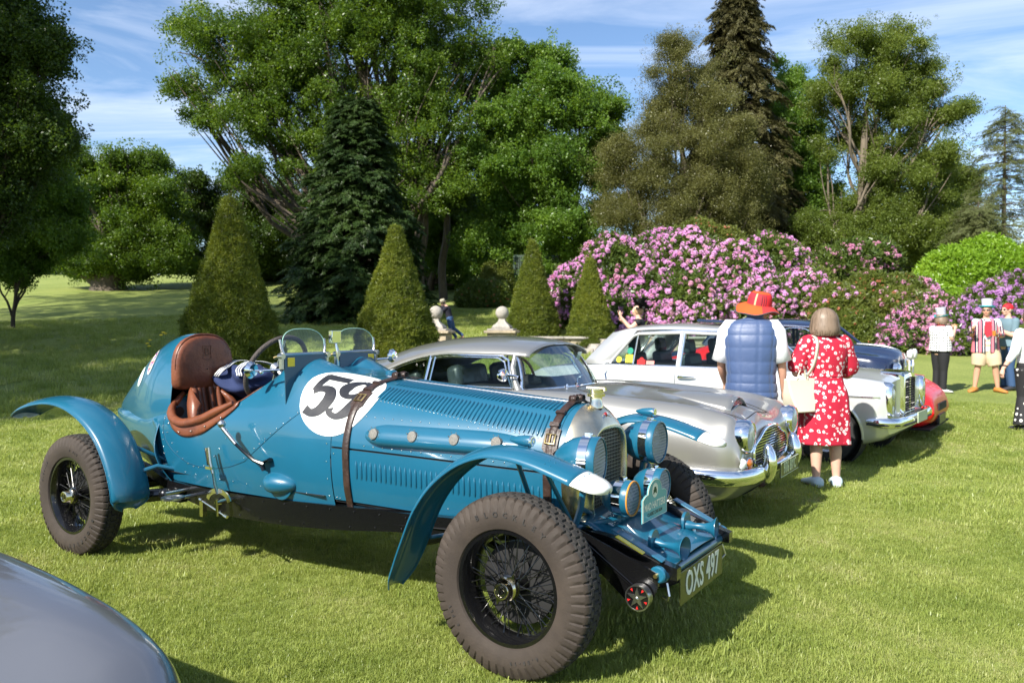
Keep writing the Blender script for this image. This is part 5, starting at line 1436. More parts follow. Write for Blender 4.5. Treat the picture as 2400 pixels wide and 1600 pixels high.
for s in (1,-1):
    hl = MB(); c0 = V(-.035, s*.605, .705)
    hl.lathe([(-.05,.116),(.0,.124),(.035,.119),(.055,.104),(.05,.094)], c0, V(1,0,-.04), 40); ho = hl.obj('headlamp', CHROME, CP)
    hl = MB(); hl.lathe([(.05,.096),(.066,.06),(.074,.0)], c0, V(1,0,-.04), 32); hl.obj('headlamp_lens', LENS, ho)
    hl = MB(); hl.lathe([(.048,.09),(.0,.05),(-.02,.0)], c0, V(1,0,-.04), 32); hl.obj('reflector', REFL, ho)
    il = MB(); il.lathe([(0,.036),(.014,.034),(.02,.02),(.023,0)], V(-.005, s*.60, .52), V(1,s*.3,0), 24); il.obj('indicator_lamp', AMBER, CP)
    il = MB(); il.lathe([(0,.040),(.008,.043),(.012,.037)], V(-.005, s*.60, .52), V(1,s*.3,0), 24); il.obj('lamp_bezel', CHROME, CP)
    il = MB(); il.lathe([(0,.038),(.014,.034),(.026,.02),(.028,0)], V(-.02, s*.70, .53), V(1,s*.5,0), 24); il.obj('side_lamp', CLEARL, CP)
GP = [(-.44,.475),(-.45,.60),(-.40,.635),(-.30,.66),(-.20,.705),(-.10,.725),(.10,.725),(.20,.705),(.30,.66),(.40,.635),(.45,.60),(.44,.475),(.30,.45),(-.30,.45)]
bar('grille_surround', rounded([V(-.012, a, b) for a, b in GP], 2), .011, CHROME, CP, closed=True)
k = MB(); k.poly([V(-.02, a*.99, .58+(b-.58)*.99) for a, b in GP], V(-.01,0,0)); k.obj('grille_back', BLACKM, CP)
def gtop(v): return float(np.interp(abs(v), [.1,.2,.3,.4,.45], [.72,.70,.655,.63,.60]))
for i in range(13):
    z = .472 + i*.0195
    vm = .435 if z < .60 else float(np.interp(z, [.60,.63,.655,.70,.72], [.43,.40,.30,.2,.1]))
    k = MB(); k.tube([V(-.014, vm, z), V(-.006, 0, z), V(-.014, -vm, z)], .0035, 6); k.obj('grille_bar', CHROME, CP)
for v in np.linspace(-.36,.36,7):
    k = MB(); k.box(V(-.017, v, (.47+gtop(v))/2-.005), (.006,.004,gtop(v)-.49)); k.obj('grille_upright', CHROME, CP)
# bumper in three pieces with overriders
def bumper(path, rz_, ry, name, parent, m=CHROME, n=14):
    k = MB(); P = [Vector(p) for p in spline(path, 34)]; rows = []
    for i, p in enumerate(P):
        a, b = P[max(i-1,0)], P[min(i+1, len(P)-1)]; t = (b-a).normalized(); nn = t.cross(Vector((0,0,1))).normalized(); e = min(1, (min(i, len(P)-1-i)+.6)/3.5)**.5
        rows.append([p + nn*ry*math.cos(x)*e + Vector((0,0,rz_*math.sin(x)*e)) for x in np.linspace(0,2*PI,n+1)[:-1]])
    return k.grid(rows, cv=True, cap=True).obj(name, m, parent, ang=60)
bumper([V(-.60,.86,.445), V(-.30,.86,.44), V(-.08,.79,.435), V(.02,.62,.432), V(.05,.38,.43)], .058, .035, 'bumper', CP)
bumper([V(-.60,-.86,.445), V(-.30,-.86,.44), V(-.08,-.79,.435), V(.02,-.62,.432), V(.05,-.38,.43)], .058, .035, 'bumper', CP)
bumper([V(.045,.40,.44), V(.07,.2,.44), V(.075,0,.44), V(.07,-.2,.44), V(.045,-.40,.44)], .038, .022, 'bumper_bar', CP)
for s in (1,-1):
    k = MB(); rows = []
    for i in range(15):
        t = i/14; z = .345+.29*t; r = max(math.sin(PI*min(max(t*.94+.03,0),1)), .08)**.55
        rows.append([V(.06+.055*r*math.cos(a)+.015*math.sin(PI*t), s*.36+.048*r*math.sin(a), z) for a in np.linspace(0,2*PI,19)[:-1]])
    k.grid(rows, cv=True, cap=True).obj('overrider', CHROME, CP, ang=70)
k = MB(); k.box(V(.125,0,.43), (.008,.52,.112)); npo = k.obj('number_plate', OLIVE, CP, bevel=.002)
k = MB(); add_text(k, '976 BYC', frame_matrix(V(.1305,0,.43), Vector((0,1,0)), Vector((0,0,1)), Vector((1,0,0))), .115, depth=.002, bold=.002, sx=.82, space=1.05); k.obj('plate_lettering', mat('bright_plate_lettering', (.6,.66,.45), .4), npo, ang=None)
bar('plate_border', [V(.1303, a*.255, .43+b*.052) for a, b in ((-1,-1),(1,-1),(1,1),(-1,1))], .002, mat('bright_plate_lettering'), npo, closed=True)
k = MB(); k.tube([V(-.06,0,.792), V(-.065,.03,.793), V(-.075,.06,.792)], [.006,.004,.001], 6); k.tube([V(-.06,0,.792), V(-.065,-.03,.793), V(-.075,-.06,.792)], [.006,.004,.001], 6); k.obj('nose_badge', CHROME, CP)
# small tax disc card in the windscreen
k = MB(); k.box(V(-1.86,-.36,1.20), (.003,.07,.075), (0,.35,0)); k.obj('windscreen_sticker', mat('pale_sticker'), CP)
k = MB(); k.box(V(-1.90,0,1.25), (.02,.16,.05)); k.obj('interior_mirror', INTER, CP)
for u, v in ((-.55,.70),(-.55,-.70),(-3.05,.70),(-3.05,-.70)): plain_wheel(CP, u, v, .33)

# ---------------------------------------------------------------- pale saloon
TH2 = math.radians(38)
c0 = Vector((3.85, 8.22, 0)) + Vector((math.sin(TH2), math.cos(TH2), 0))*.84
SL = empty('pale_saloon', c0, -TH2, 'pale silver four door saloon with upright chrome grille and stickers in its rear window', 'car')
st = [
 (-.04, [(.55,.34),(.74,.36),(.80,.50),(.80,.78),(.76,.86),(.62,.88),(.3,.90),(0,.905)]),
 (-.14, [(.55,.26),(.78,.30),(.86,.50),(.855,.78),(.80,.885),(.66,.905),(.3,.935),(0,.945)]),
 (-.5, [(.55,.2),(.80,.22),(.875,.48),(.87,.80),(.81,.92),(.68,.94),(.3,.975),(0,.985)]),
 (-1.3, [(.55,.2),(.80,.2),(.885,.46),(.88,.82),(.82,.955),(.70,.975),(.3,1.0),(0,1.01)]),
 (-1.6, [(.55,.2),(.80,.2),(.885,.46),(.88,.82),(.84,.955),(.76,.965),(.3,.965),(0,.965)]),
 (-3.3, [(.55,.2),(.80,.2),(.885,.46),(.88,.82),(.84,.955),(.76,.965),(.3,.965),(0,.965)]),
 (-3.75, [(.55,.2),(.80,.2),(.88,.46),(.87,.80),(.81,.935),(.70,.955),(.3,.97),(0,.97)]),
 (-4.4, [(.55,.24),(.78,.28),(.85,.48),(.84,.76),(.78,.88),(.66,.90),(.3,.92),(0,.925)]),
 (-4.62, [(.5,.34),(.72,.36),(.78,.5),(.78,.72),(.72,.82),(.6,.84),(.3,.86),(0,.865)]),
]
so_, ssurf, sside = car_shell(st, 100, 40, 'body', WHITEC, SL, cut=[(-.66,.33,.385,.60,1.1),(-.66,.33,.385,-1.1,-.60),(-3.55,.33,.37,.60,1.1)])
ze = lambda u: float(np.interp(u, [-3.45,-3.1,-1.85,-1.75], [1.38,1.43,1.435,1.415]))
k = MB(); rows = []
for u in np.linspace(-1.74, -3.42, 34):
    zc = pchip([(-1.72,1.435),(-2.1,1.475),(-2.6,1.49),(-3.1,1.47),(-3.45,1.405)])(u); e = float(np.interp(u, [-3.42,-3.0,-2.0,-1.72], [.59,.635,.635,.60])); zz = zc-.055
    rows.append([V(u, e*1.015, zz-.02)] + [V(u, q*e, zz + (zc-zz)*(1-abs(q)**2.6)) for q in np.linspace(1,-1,27)] + [V(u, -e*1.015, zz-.02)])
k.grid(rows).obj('roof', WHITEC, SL, ang=70, solid=.014)
for s in (1,-1):
    # C pillar panel: a real panel between the rear window and the rear door
    a = [(-3.40,.60,1.37),(-3.02,.655,1.40)]; b = [(-3.80,.70,.965),(-3.40,.76,.965)]
    k = MB(); k.grid([[V(*[p+(q-p)*t for p, q in zip((A[0],A[1]*s,A[2]),(B[0],B[1]*s,B[2]))]) + Vector((0, -s*.02*math.sin(PI*t), 0)) for t in np.linspace(0,1,6)] for A, B in zip(a, b)]); k.obj('rear_pillar', WHITEC, SL, ang=70, solid=.02)
    bar('drip_rail', SG(s, [(-3.42,.745,.985),(-3.22,.71,1.19),(-3.07,.672,1.345),(-3.0,.665,1.375),(-2.9,.662,1.392),(-2.4,.662,1.405),(-1.9,.655,1.395),(-1.84,.655,1.375),(-1.62,.70,1.14),(-1.50,.73,.99)]), .012, CHROME, SL)
    bar('window_frame', SG(s, [(-3.36,.765,.985),(-3.05,.70,1.33),(-2.98,.69,1.36),(-2.40,.682,1.378),(-1.90,.682,1.365),(-1.66,.72,1.14),(-1.56,.75,.985)]), .020, WHITEC, SL, n=8)
    bar('waist_moulding', SG(s, [(-3.42,.775,.975),(-1.50,.775,.975)]), .010, CHROME, SL)
    bar('centre_pillar', SG(s, [(-2.38,.685,1.39),(-2.40,.775,.975)]), .032, WHITEC, SL, n=6)
    bar('centre_pillar_edge', SG(s, [(-2.345,.69,1.38),(-2.365,.782,.975)]), .012, CHROME, SL, n=6)
    bar('window_divider', SG(s, [(-2.99,.69,1.36),(-3.02,.77,.975)]), .011, CHROME, SL, n=6)
    sheet('rear_window_small', SG(s, [(-3.34,.762,.985),(-3.0,.772,.985),(-2.99,.694,1.345)]), CARGLASS, SL)
    sheet('rear_door_window', SG(s, [(-3.0,.772,.985),(-2.42,.772,.985),(-2.40,.69,1.37),(-2.97,.69,1.36)]), CARGLASS, SL)
    sheet('front_door_window', SG(s, [(-2.34,.772,.985),(-1.57,.76,.985),(-1.66,.73,1.14),(-1.90,.69,1.36),(-2.33,.69,1.37)]), CARGLASS, SL)
    bar('windscreen_pillar', SG(s, [(-1.80,.625,1.405),(-1.58,.69,1.17),(-1.40,.74,.975)]), .026, WHITEC, SL, n=8)
    bar('door_handle', SG(s, [(-2.33,.895,.855),(-2.31,.915,.86),(-2.2,.918,.862),(-2.12,.905,.86)]), [.02,.014,.012,.006], CHROME, SL)
    k = MB(); k.lathe([(0,.02),(.012,.02),(.016,.0)], V(-2.33, s*.89, .855), V(0,s,0), 20); k.obj('door_lock', CHROME, SL)
    bar('door_line', [V(-2.40+.01*math.sin(t*3), s*(sside(-2.40, .955-.7*t)+.0008), .955-.7*t) for t in np.linspace(0,1,14)], .003, SEAL, SL, n=5)
    bar('side_moulding', [V(u, s*(sside(u, .735)+.004), .735) for u in np.linspace(-.10,-.95,14)] , .011, CHROME, SL, n=6)
    bar('side_moulding', [V(u, s*(sside(u, .735)+.004), .735) for u in np.linspace(-1.25,-4.3,30)] , .011, CHROME, SL, n=6)
    # arch lip
    k = MB(); k.tube([V(-.66+.392*math.cos(a), s*(sside(-.66+.392*math.cos(a), max(.33+.392*math.sin(a), .30))+.002), .33+.392*math.sin(a)) for a in np.linspace(-.1,PI+.1,30)], .014, 8); k.obj('arch_lip', WHITEC, SL)
    k = MB(); k.lathe([(0,.39),(.24,.39)], V(-.66, s*.60, .33), V(0,s,0), 40); k.lathe([(0,0.02),(0,.39)], V(-.66, s*.602, .33), V(0,s,0), 40); k.obj('arch_liner', BLACKM, SL)
    # upright oval headlamp units with chrome surrounds
    k = MB(); rows = []
    for x_, q in ((-.22,1.02),(-.09,1.02),(-.03,1.0),(-.005,.92),(.0,.86)):
        rows.append([V(x_-.05*max((s*y-.0)/.1,0)*0, s*.725+q*.088*abs(math.cos(a))**.7*(1 if math.cos(a) > 0 else -1), .70+q*.185*abs(math.sin(a))**.75*(1 if math.sin(a) > 0 else -1)) for a in np.linspace(0,2*PI,33)[:-1] for y in (0,)])
    hx = k.grid(rows, cv=True).obj('headlamp', CHROME, SL, ang=60)
    k = MB(); k.lathe([(0,.075),(.02,.05),(.026,0)], V(-.015, s*.72, .76), V(1,0,0), 28); k.obj('headlamp_lens', LENS, hx)
    k = MB(); k.lathe([(0,.06),(.016,.04),(.02,0)], V(-.015, s*.72, .60), V(1,0,0), 28); k.obj('fog_lamp_lens', LENS, hx)
    k = MB(); k.poly([V(-.002, s*.725+.078*math.cos(a), .70+.168*math.sin(a)) for a in np.linspace(0,2*PI,24)[:-1]], V(-.01,0,0)); k.obj('lamp_back', REFL, hx)
# rear and front screens
for nm, T, B_ in (('rear_screen', (-3.42,.56,1.38), (-3.80,.68,.98)), ('windscreen', (-1.77,.58,1.40), (-1.36,.68,.99))):
    k = MB(); dirn = -1 if nm == 'rear_screen' else 1
    k.grid([[V(T[0]+(B_[0]-T[0])*t + dirn*.07*(1-q*q), (T[1]+(B_[1]-T[1])*t)*q, T[2]+(B_[2]-T[2])*t) for t in np.linspace(0,1,4)] for q in np.linspace(1,-1,11)]); k.obj(nm, CARGLASS, SL, ang=80)
    bar(nm + '_trim', rounded([V(T[0],T[1],T[2]), V(T[0]+dirn*.07,0,T[2]+.01), V(T[0],-T[1],T[2]), V(B_[0],-B_[1],B_[2]), V(B_[0]+dirn*.07,0,B_[2]), V(B_[0],B_[1],B_[2])], 3), .014, CHROME, SL, closed=True)
k = MB(); k.grid([[V(u, v, .972) for v in np.linspace(-.74,.74,6)] for u in np.linspace(-1.45,-3.6,8)]); k.obj('cabin_dark_fill', INTER, SL)  # waist-high dark sheet stands in for the saloon's dim interior
SEATG = mat('grey_blue_seat', (.03,.05,.06), .5)
for u in (-2.42,-3.2):
    for v in (.36,-.36):
        k = MB(); k.box(V(u, v, 1.03), (.12,.42,.18), (0,-.15,0)); s1 = k.obj('seat', SEATG, SL, bevel=.05)
        k = MB(); k.box(V(u-.03, v, 1.20), (.09,.24,.19), (0,-.15,0)); k.obj('head_rest', SEATG, SL, bevel=.045)
bar('steering_wheel', [V(-1.93-.05*math.sin(a), .37+.2*math.cos(a), 1.0+.16*math.sin(a)) for a in np.linspace(0,2*PI,33)[:-1]], .012, INTER, SL, closed=True)
# sunroof, aerial
k = MB(); k.box(V(-2.02,0,1.512), (.62,.86,.035), (0,.05,0)); k.obj('sunroof', NAVYC, SL, bevel=.02)
bar('aerial', [V(-1.6,-.4,1.50), V(-2.25,-.42,1.66)], .004, CHROME, SL, n=5)
# grille shell
k = MB(); rows = []
for u, w, z1 in ((-.24,.27,.975),(-.06,.265,.965),(-.005,.25,.94),(.005,.235,.90)):
    rows.append([V(u, w, .48), V(u, w, .70), V(u, w, z1-.02), V(u, w*.92, z1), V(u, 0, z1+.012), V(u, -w*.92, z1), V(u, -w, z1-.02), V(u, -w, .70), V(u, -w, .48)])
k.grid(rows).obj('grille_shell', CHROME, SL, ang=35)
k = MB(); k.poly([V(-.02, a, b) for a, b in ((-.225,.49),(.225,.49),(.225,.90),(-.225,.90))], V(-.01,0,0)); k.obj('grille_back', BLACKM, SL)
for i in range(15):
    k = MB(); k.box(V(-.002, 0, .505+i*.0275), (.012,.45,.011)); k.obj('grille_bar', CHROME, SL)
k = MB(); k.box(V(.005,0,.70), (.01,.012,.42)); k.obj('grille_upright', CHROME, SL)
k = MB(); k.tube([V(-.04,0,.97), V(-.04,0,1.03)], .004, 6); k.torus(V(-.04,0,1.055), V(1,0,0), .028, .004, 24, 6)
for a in (PI/2, PI/2+2*PI/3, PI/2-2*PI/3): k.tube([V(-.04,0,1.055), V(-.04, .028*math.cos(a), 1.055+.028*math.sin(a))], .0035, 5)
k.obj('bonnet_ornament', CHROME, SL)
bumper([V(-.22,.90,.485), V(-.06,.885,.48), V(.03,.80,.475), V(.06,.6,.47), V(.075,0,.47), V(.06,-.6,.47), V(.03,-.80,.475), V(-.06,-.885,.48)], .052, .04, 'bumper', SL)
bar('bumper_strip', [V(-.21,.937,.465), V(-.045,.925,.46), V(.06,.82,.455), V(.10,.6,.45), V(.115,0,.45), V(.10,-.6,.45)], .011, SEAL, SL)
k = MB(); k.box(V(.13,.0,.49), (.008,.46,.115)); npo = k.obj('number_plate', mat('pale_plate', (.5,.56,.4), .4), SL, bevel=.002)
for u, v in ((-.66,.72),(-.66,-.72),(-3.55,.72),(-3.55,-.72)): plain_wheel(SL, u, v, .32)
# window stickers
def sticker(name, u, z, w, h, m, shape='rect', s=1, off=.006):
    vv = float(np.interp(z, [.985,1.37], [.774,.692])) + off; k = MB()
    if shape == 'disc': pts = [V(u + w/2*math.cos(a), vv - (h/2*math.sin(a))*.21, z + h/2*math.sin(a)) for a in np.linspace(0,2*PI,24)[:-1]]
    else: pts = [V(u+a*w/2, vv - b*h/2*.21, z+b*h/2) for a, b in ((-1,-1),(1,-1),(1,1),(-1,1))]
    k.poly(pts, V(0,.002,0)); return k.obj(name, m, SL, ang=20)
YEL = mat('yellow_sticker', (.75,.62,.04), .4)
sticker('sun_sticker', -3.22, 1.035, .075, .075, YEL, 'disc'); sticker('sun_sticker', -3.075, 1.05, .10, .10, YEL)
f_ = MB()
for u_, z_ in ((-3.22,1.035),(-3.075,1.05)):
    vv = float(np.interp(z_, [.985,1.37], [.774,.692])) + .0095
    f_.tube([V(u_ + .022*math.cos(a), vv+.003, z_ + .022*math.sin(a)) for a in np.linspace(PI*1.15,PI*1.85,8)], .0018, 4)
    for d in (-.009,.009): f_.sphere(V(u_+d, vv-.001, z_+.01), .0035, 6, 4)
f_.obj('smile_print', mat('orange_print', (.7,.3,.02), .5), SL)
sticker('green_sticker', -3.07, 1.145, .085, .085, mat('green_print', (.02,.22,.14), .4), 'disc')
sticker('red_rally_sticker', -2.90, 1.012, .11, .06, mat('red_print'), s=1); sticker('red_rally_sticker', -2.90, 1.045, .06, .05, mat('red_print'), 'disc', off=.004)
sticker('pink_rally_sticker', -2.775, 1.008, .11, .045, mat('pink_print', (.7,.25,.22), .4))

# ---------------------------------------------------------------- red sports car 
RC = empty('red_sports_car', (5.50, 10.66, .02), -math.radians(36), 'low bright red sports car with its nose beyond the chrome grille of the pale saloon', 'car')
st = [
 (.10, [(.5,.22),(.58,.26),(.62,.36),(.60,.48),(.52,.54),(.40,.56),(.2,.57),(0,.57)]),
 (-.02, [(.55,.16),(.72,.2),(.80,.36),(.78,.54),(.70,.62),(.52,.64),(.25,.65),(0,.65)]),
 (-.25, [(.6,.14),(.82,.18),(.90,.40),(.88,.62),(.78,.72),(.6,.72),(.25,.725),(0,.73)]),
 (-.9, [(.6,.14),(.86,.16),(.94,.4),(.93,.62),(.82,.76),(.62,.75),(.25,.75),(0,.755)]),
 (-1.5, [(.6,.14),(.86,.16),(.93,.4),(.92,.65),(.82,.80),(.66,.81),(.25,.82),(0,.825)]),
 (-2.6, [(.6,.14),(.86,.16),(.93,.4),(.93,.68),(.84,.84),(.68,.86),(.25,.86),(0,.86)]),
 (-3.6, [(.6,.16),(.86,.2),(.94,.42),(.93,.70),(.82,.84),(.62,.86),(.25,.87),(0,.87)]),
 (-4.25, [(.55,.26),(.72,.3),(.80,.45),(.78,.66),(.70,.76),(.5,.78),(.25,.78),(0,.78)]),
]
ro_, rsurf, rside = car_shell(st, 80, 34, 'body', REDC, RC, cap_front=(.34,.05,0))
k = MB(); rows = []
for u in np.linspace(-1.35, -3.9, 40):
    zc = pchip([(-1.35,.83),(-1.75,1.05),(-2.1,1.165),(-2.5,1.19),(-2.9,1.16),(-3.4,1.0),(-3.9,.86)])(u); e = float(np.interp(u, [-3.9,-2.9,-2.1,-1.35], [.62,.58,.56,.66])); zb = .84
    rows.append([V(u, e*1.12*abs(q) if False else q*e*(1.12-.12*max(1-abs(q),0)), zb + (zc-zb)*(1-abs(q)**3.2)) for q in np.linspace(1,-1,27)])
kk = MB(); n0 = len(rows)
k.grid(rows[13:26]).obj('roof', REDC, RC, ang=60)
k = MB(); k.grid([[p for p in r] for r in rows[:14]]); k.obj('windscreen', CARGLASS, RC, ang=60)
k = MB(); k.grid(rows[25:]).obj('engine_cover', REDC, RC, ang=60)
for s in (0, -1):
    bar('windscreen_pillar', [r[3 if s == 0 else -4] + Vector((0,0,.004)) for r in rows[:15]], .03, REDC, RC)
sw = [[(-1.9,.90),(-2.9,.90),(-2.85,1.04),(-2.5,1.12),(-2.15,1.10)]]
for s in (1,-1): sheet('side_window', [V(u, s*(.655-.10*(z-.86)/.3+.012), z) for u, z in sw[0]], CARGLASS, RC)
k = MB(); k.box(V(-2.35,0,.90), (1.0,1.1,.12)); k.obj('cabin_dark_fill', INTER, RC)  # dark block stands in for the dim cabin
for s in (1,-1):
    k = MB(); rows = [[V(.052-.32*max(abs(v)-.30,0), s*v, z) for v in np.linspace(.36,.62,6)] for z in np.linspace(.36,.44,4)]
    k.grid(rows); k.obj('fog_lamp', CLEARL, RC, solid=.09)
    k = MB(); k.box(V(-.35, s*.66, .745), (.34,.24,.03), (0,.13,0)); k.obj('pop_up_lamp_lid', REDC, RC, bevel=.006)
k = MB(); k.box(V(.12,0,.40), (.08,.60,.09)); k.obj('nose_grille', BLACKM, RC)
k = MB(); k.box(V(.15,0,.24), (.02,.5,.11)); k.obj('front_plate', mat('dark_plate', (.03,.04,.05), .3), RC)
k = MB(); k.box(V(-.02,0,.15), (.30,1.5,.02)); k.obj('front_splitter', BLACKM, RC)
for u, v in ((-.85,.80),(-.85,-.80),(-3.4,.80),(-3.4,-.80)): plain_wheel(RC, u, v, .315)

# ---------------------------------------------------------------- navy saloon with spot lamps
NVC = empty('navy_saloon', (6.55, 12.9, .05), -math.radians(35), 'dark navy saloon with covered white spot lamps standing behind the woman in the red dress', 'car')
st = [
 (-.30, [(.35,.35),(.48,.4),(.55,.55),(.54,.72),(.46,.84),(.34,.90),(.16,.95),(0,.965)]),
 (-.40, [(.5,.26),(.68,.3),(.76,.5),(.76,.72),(.70,.86),(.50,.92),(.22,1.0),(0,1.02)]),
 (-.65, [(.55,.2),(.78,.22),(.86,.48),(.86,.76),(.80,.91),(.55,.955),(.26,1.05),(0,1.075)]),
 (-1.1, [(.55,.2),(.78,.2),(.86,.46),(.86,.80),(.80,.95),(.60,1.0),(.28,1.08),(0,1.10)]),
 (-3.2, [(.55,.2),(.78,.2),(.86,.46),(.86,.80),(.80,.96),(.68,1.02),(.28,1.04),(0,1.04)]),
 (-4.3, [(.55,.26),(.70,.3),(.78,.5),(.76,.72),(.66,.82),(.5,.88),(.28,.9),(0,.9)]),
]
no_, nsurf, nside = car_shell(st, 70, 34, 'body', NAVYC, NVC, cap_front=(.62,.03,0))
k = MB(); rows = []
for u in np.linspace(-1.40, -3.2, 34):
    zc = pchip([(-1.40,1.43),(-1.7,1.485),(-2.2,1.51),(-2.8,1.48),(-3.2,1.36)])(u); e = .60
    rows.append([V(u, e*1.02, zc-.12)] + [V(u, q*e, zc-.09 + .09*(1-abs(q)**2.6)) for q in np.linspace(1,-1,21)] + [V(u, -e*1.02, zc-.12)])
k.grid(rows).obj('roof', NAVYC, NVC, ang=70, solid=.012)
for s in (1,-1):
    bar('windscreen_pillar', SG(s, [(-1.42,.585,1.37),(-1.22,.64,1.20),(-1.02,.68,1.02)]), .028, NAVYC, NVC)
    bar('rear_pillar', SG(s, [(-3.12,.59,1.32),(-3.35,.68,1.02)]), .10, NAVYC, NVC, n=8)
    for u in (-1.52,-2.15,-2.22,-2.85): bar('window_frame', SG(s, [(u,.615,1.375),(u,.685,1.03)]), .026, NAVYC, NVC)
    bar('drip_rail', SG(s, [(-1.45,.61,1.37),(-2.2,.62,1.395),(-3.1,.60,1.33)]), .012, CHROME, NVC)
    for a, b in ((-1.55,-2.12),(-2.25,-2.82)):
        sheet('door_window', SG(s, [(a,.683,1.04),(b,.683,1.04),(b,.62,1.36),(a,.62,1.36)]), CARGLASS, NVC)
        bar('window_trim', rounded([V(x, s*y, z) for x, y, z in ((a,.689,1.04),(b,.689,1.04),(b,.625,1.36),(a,.625,1.36))], 2), .007, CHROME, NVC, closed=True)
k = MB(); k.grid([[V(-1.42+(.40)*t+.06*(1-q*q), q*(.58+.09*t), 1.37-.34*t) for t in np.linspace(0,1,4)] for q in np.linspace(1,-1,11)]); k.obj('windscreen', CARGLASS, NVC, ang=80)
k = MB(); k.box(V(-2.3,0,1.03), (1.7,1.25,.05)); k.obj('cabin_dark_fill', INTER, NVC)  # dark slab added at window height as the dim interior
bar('wiper_arm', [V(-1.02,.35,1.05), V(-1.12,.1,1.13)], .008, CHROME, NVC)
bar('bonnet_crease', [V(u, 0, nsurf(u, 0)+.004) for u in np.linspace(-.34,-1.0,12)], .006, CHROME, NVC)
for s in (1,-1):
    k = MB(); k.lathe([(-.06,.0),(-.05,.06),(-.01,.085),(.02,.08),(.035,.05),(.04,.0)], V(-.14, s*.17+.08, .945), V(1,0,0), 28); k.tube([V(-.16, s*.17+.08, .87), V(-.16, s*.17+.08, .60)], .012, 6); k.obj('spot_lamp', WHITEP, NVC)
    k = MB(); k.lathe([(-.04,.10),(.02,.11),(.04,.095),(.06,.05),(.066,.0)], V(-.28, s*.60, .72), V(1,0,0), 28); k.obj('headlamp', CHROME, NVC)
k = MB(); k.box(V(-.25,0,.70), (.05,.38,.34)); ng = k.obj('grille_shell', CHROME, NVC, bevel=.03)
bumper([V(-.5,.84,.45), V(-.22,.72,.45), V(-.14,.3,.45), V(-.13,0,.45), V(-.14,-.3,.45), V(-.22,-.72,.45)], .045, .03, 'bumper', NVC)
for u, v in ((-.75,.72),(-.75,-.72),(-3.3,.72),(-3.3,-.72)): plain_wheel(NVC, u, v, .33)

# ---------------------------------------------------------------- nearest grey car: its rounded wing reaches into the bottom corner
GC = empty('grey_sports_car', (-1.30, 1.46, -.02), -math.radians(30), 'metallic grey car with rounded wing cut off by the bottom left corner', 'car')
st = [
 (.24, [(.25,.40),(.34,.42),(.46,.46),(.52,.52),(.52,.58),(.44,.62),(.2,.62),(0,.62)]),
 (.16, [(.4,.30),(.55,.34),(.66,.44),(.70,.56),(.66,.66),(.52,.69),(.25,.67),(0,.67)]),
 (.0, [(.5,.24),(.68,.28),(.78,.44),(.80,.62),(.74,.755),(.60,.785),(.30,.73),(0,.72)]),
 (-.3, [(.5,.2),(.72,.22),(.83,.44),(.84,.66),(.78,.82),(.62,.865),(.32,.80),(0,.79)]),
 (-.9, [(.5,.18),(.74,.2),(.85,.44),(.86,.70),(.80,.88),(.64,.925),(.34,.89),(0,.89)]),
 (-1.6, [(.5,.18),(.74,.2),(.85,.44),(.86,.72),(.82,.90),(.68,.95),(.34,.95),(0,.95)]),
 (-3.0, [(.5,.18),(.74,.2),(.85,.44),(.87,.72),(.82,.90),(.68,.95),(.34,.95),(0,.95)]),
 (-4.0, [(.45,.3),(.6,.34),(.68,.46),(.68,.64),(.62,.74),(.5,.78),(.3,.8),(0,.8)]),
]
GC.scale = (1, 1, .905)
go_, gsurf, gside = car_shell(st, 130, 60, 'body', GREYC, GC, cap_front=(.52,.05,0))
k = MB(); rows = []
for u in np.linspace(-1.5, -3.3, 24):
    zc = pchip([(-1.5,.95),(-1.9,1.2),(-2.3,1.27),(-2.8,1.2),(-3.3,.95)])(u)
    rows.append([V(u, q*.62, .93 + (zc-.93)*(1-abs(q)**3)) for q in np.linspace(1,-1,19)])
k.grid(rows).obj('hard_top', GREYC, GC, ang=60)
for s in (1,-1):
    k = MB(); k.lathe([(-.10,.104),(.0,.112),(.02,.104),(.024,.094)], V(.10, s*.56, .62), V(1,0,.05), 36); ho = k.obj('headlamp', CHROME, GC)
    k = MB(); k.lathe([(.02,.096),(.045,.06),(.055,0)], V(.10, s*.56, .62), V(1,0,.05), 36); k.obj('headlamp_lens', LENS, ho)
bar('bonnet_line', [V(u, -v, gsurf(u, v)+.0008) for u, v in spline([(.05,.22),(-.3,.36),(-.9,.46),(-1.4,.48)], 30)], .0016, SEAL, GC, n=5)
for u, v in ((-.7,.70),(-.7,-.70),(-3.0,.70),(-3.0,-.70)): plain_wheel(GC, u, v, .32)
# ================================================================ people
SKIN = mat('skin', (.52,.28,.19), .5, 0, 0, .4, var=.06, vscale=9)
SKIN2 = mat('pale_skin', (.60,.36,.27), .5, 0, 0, .4, var=.06, vscale=9)
def fused(parts, voxel, name, m, parent, smooth=4):
    """tubes, ellipsoids and lofts grown together into one continuous skin"""
    o = parts.obj(name, m, parent)
    r = o.modifiers.new('fuse', 'REMESH'); r.mode = 'VOXEL'; r.voxel_size = voxel; r.use_smooth_shade = True
    s = o.modifiers.new('relax', 'SMOOTH'); s.iterations = smooth; s.factor = .6
    bpy.context.view_layer.update()
    dg = bpy.context.evaluated_depsgraph_get(); me = bpy.data.meshes.new_from_object(o.evaluated_get(dg))
    o.modifiers.clear(); me.name = name
    me.materials.clear(); me.materials.append(m if not isinstance(m, (list, tuple)) else m[0]); o.data = me; me.shade_smooth()
    return o
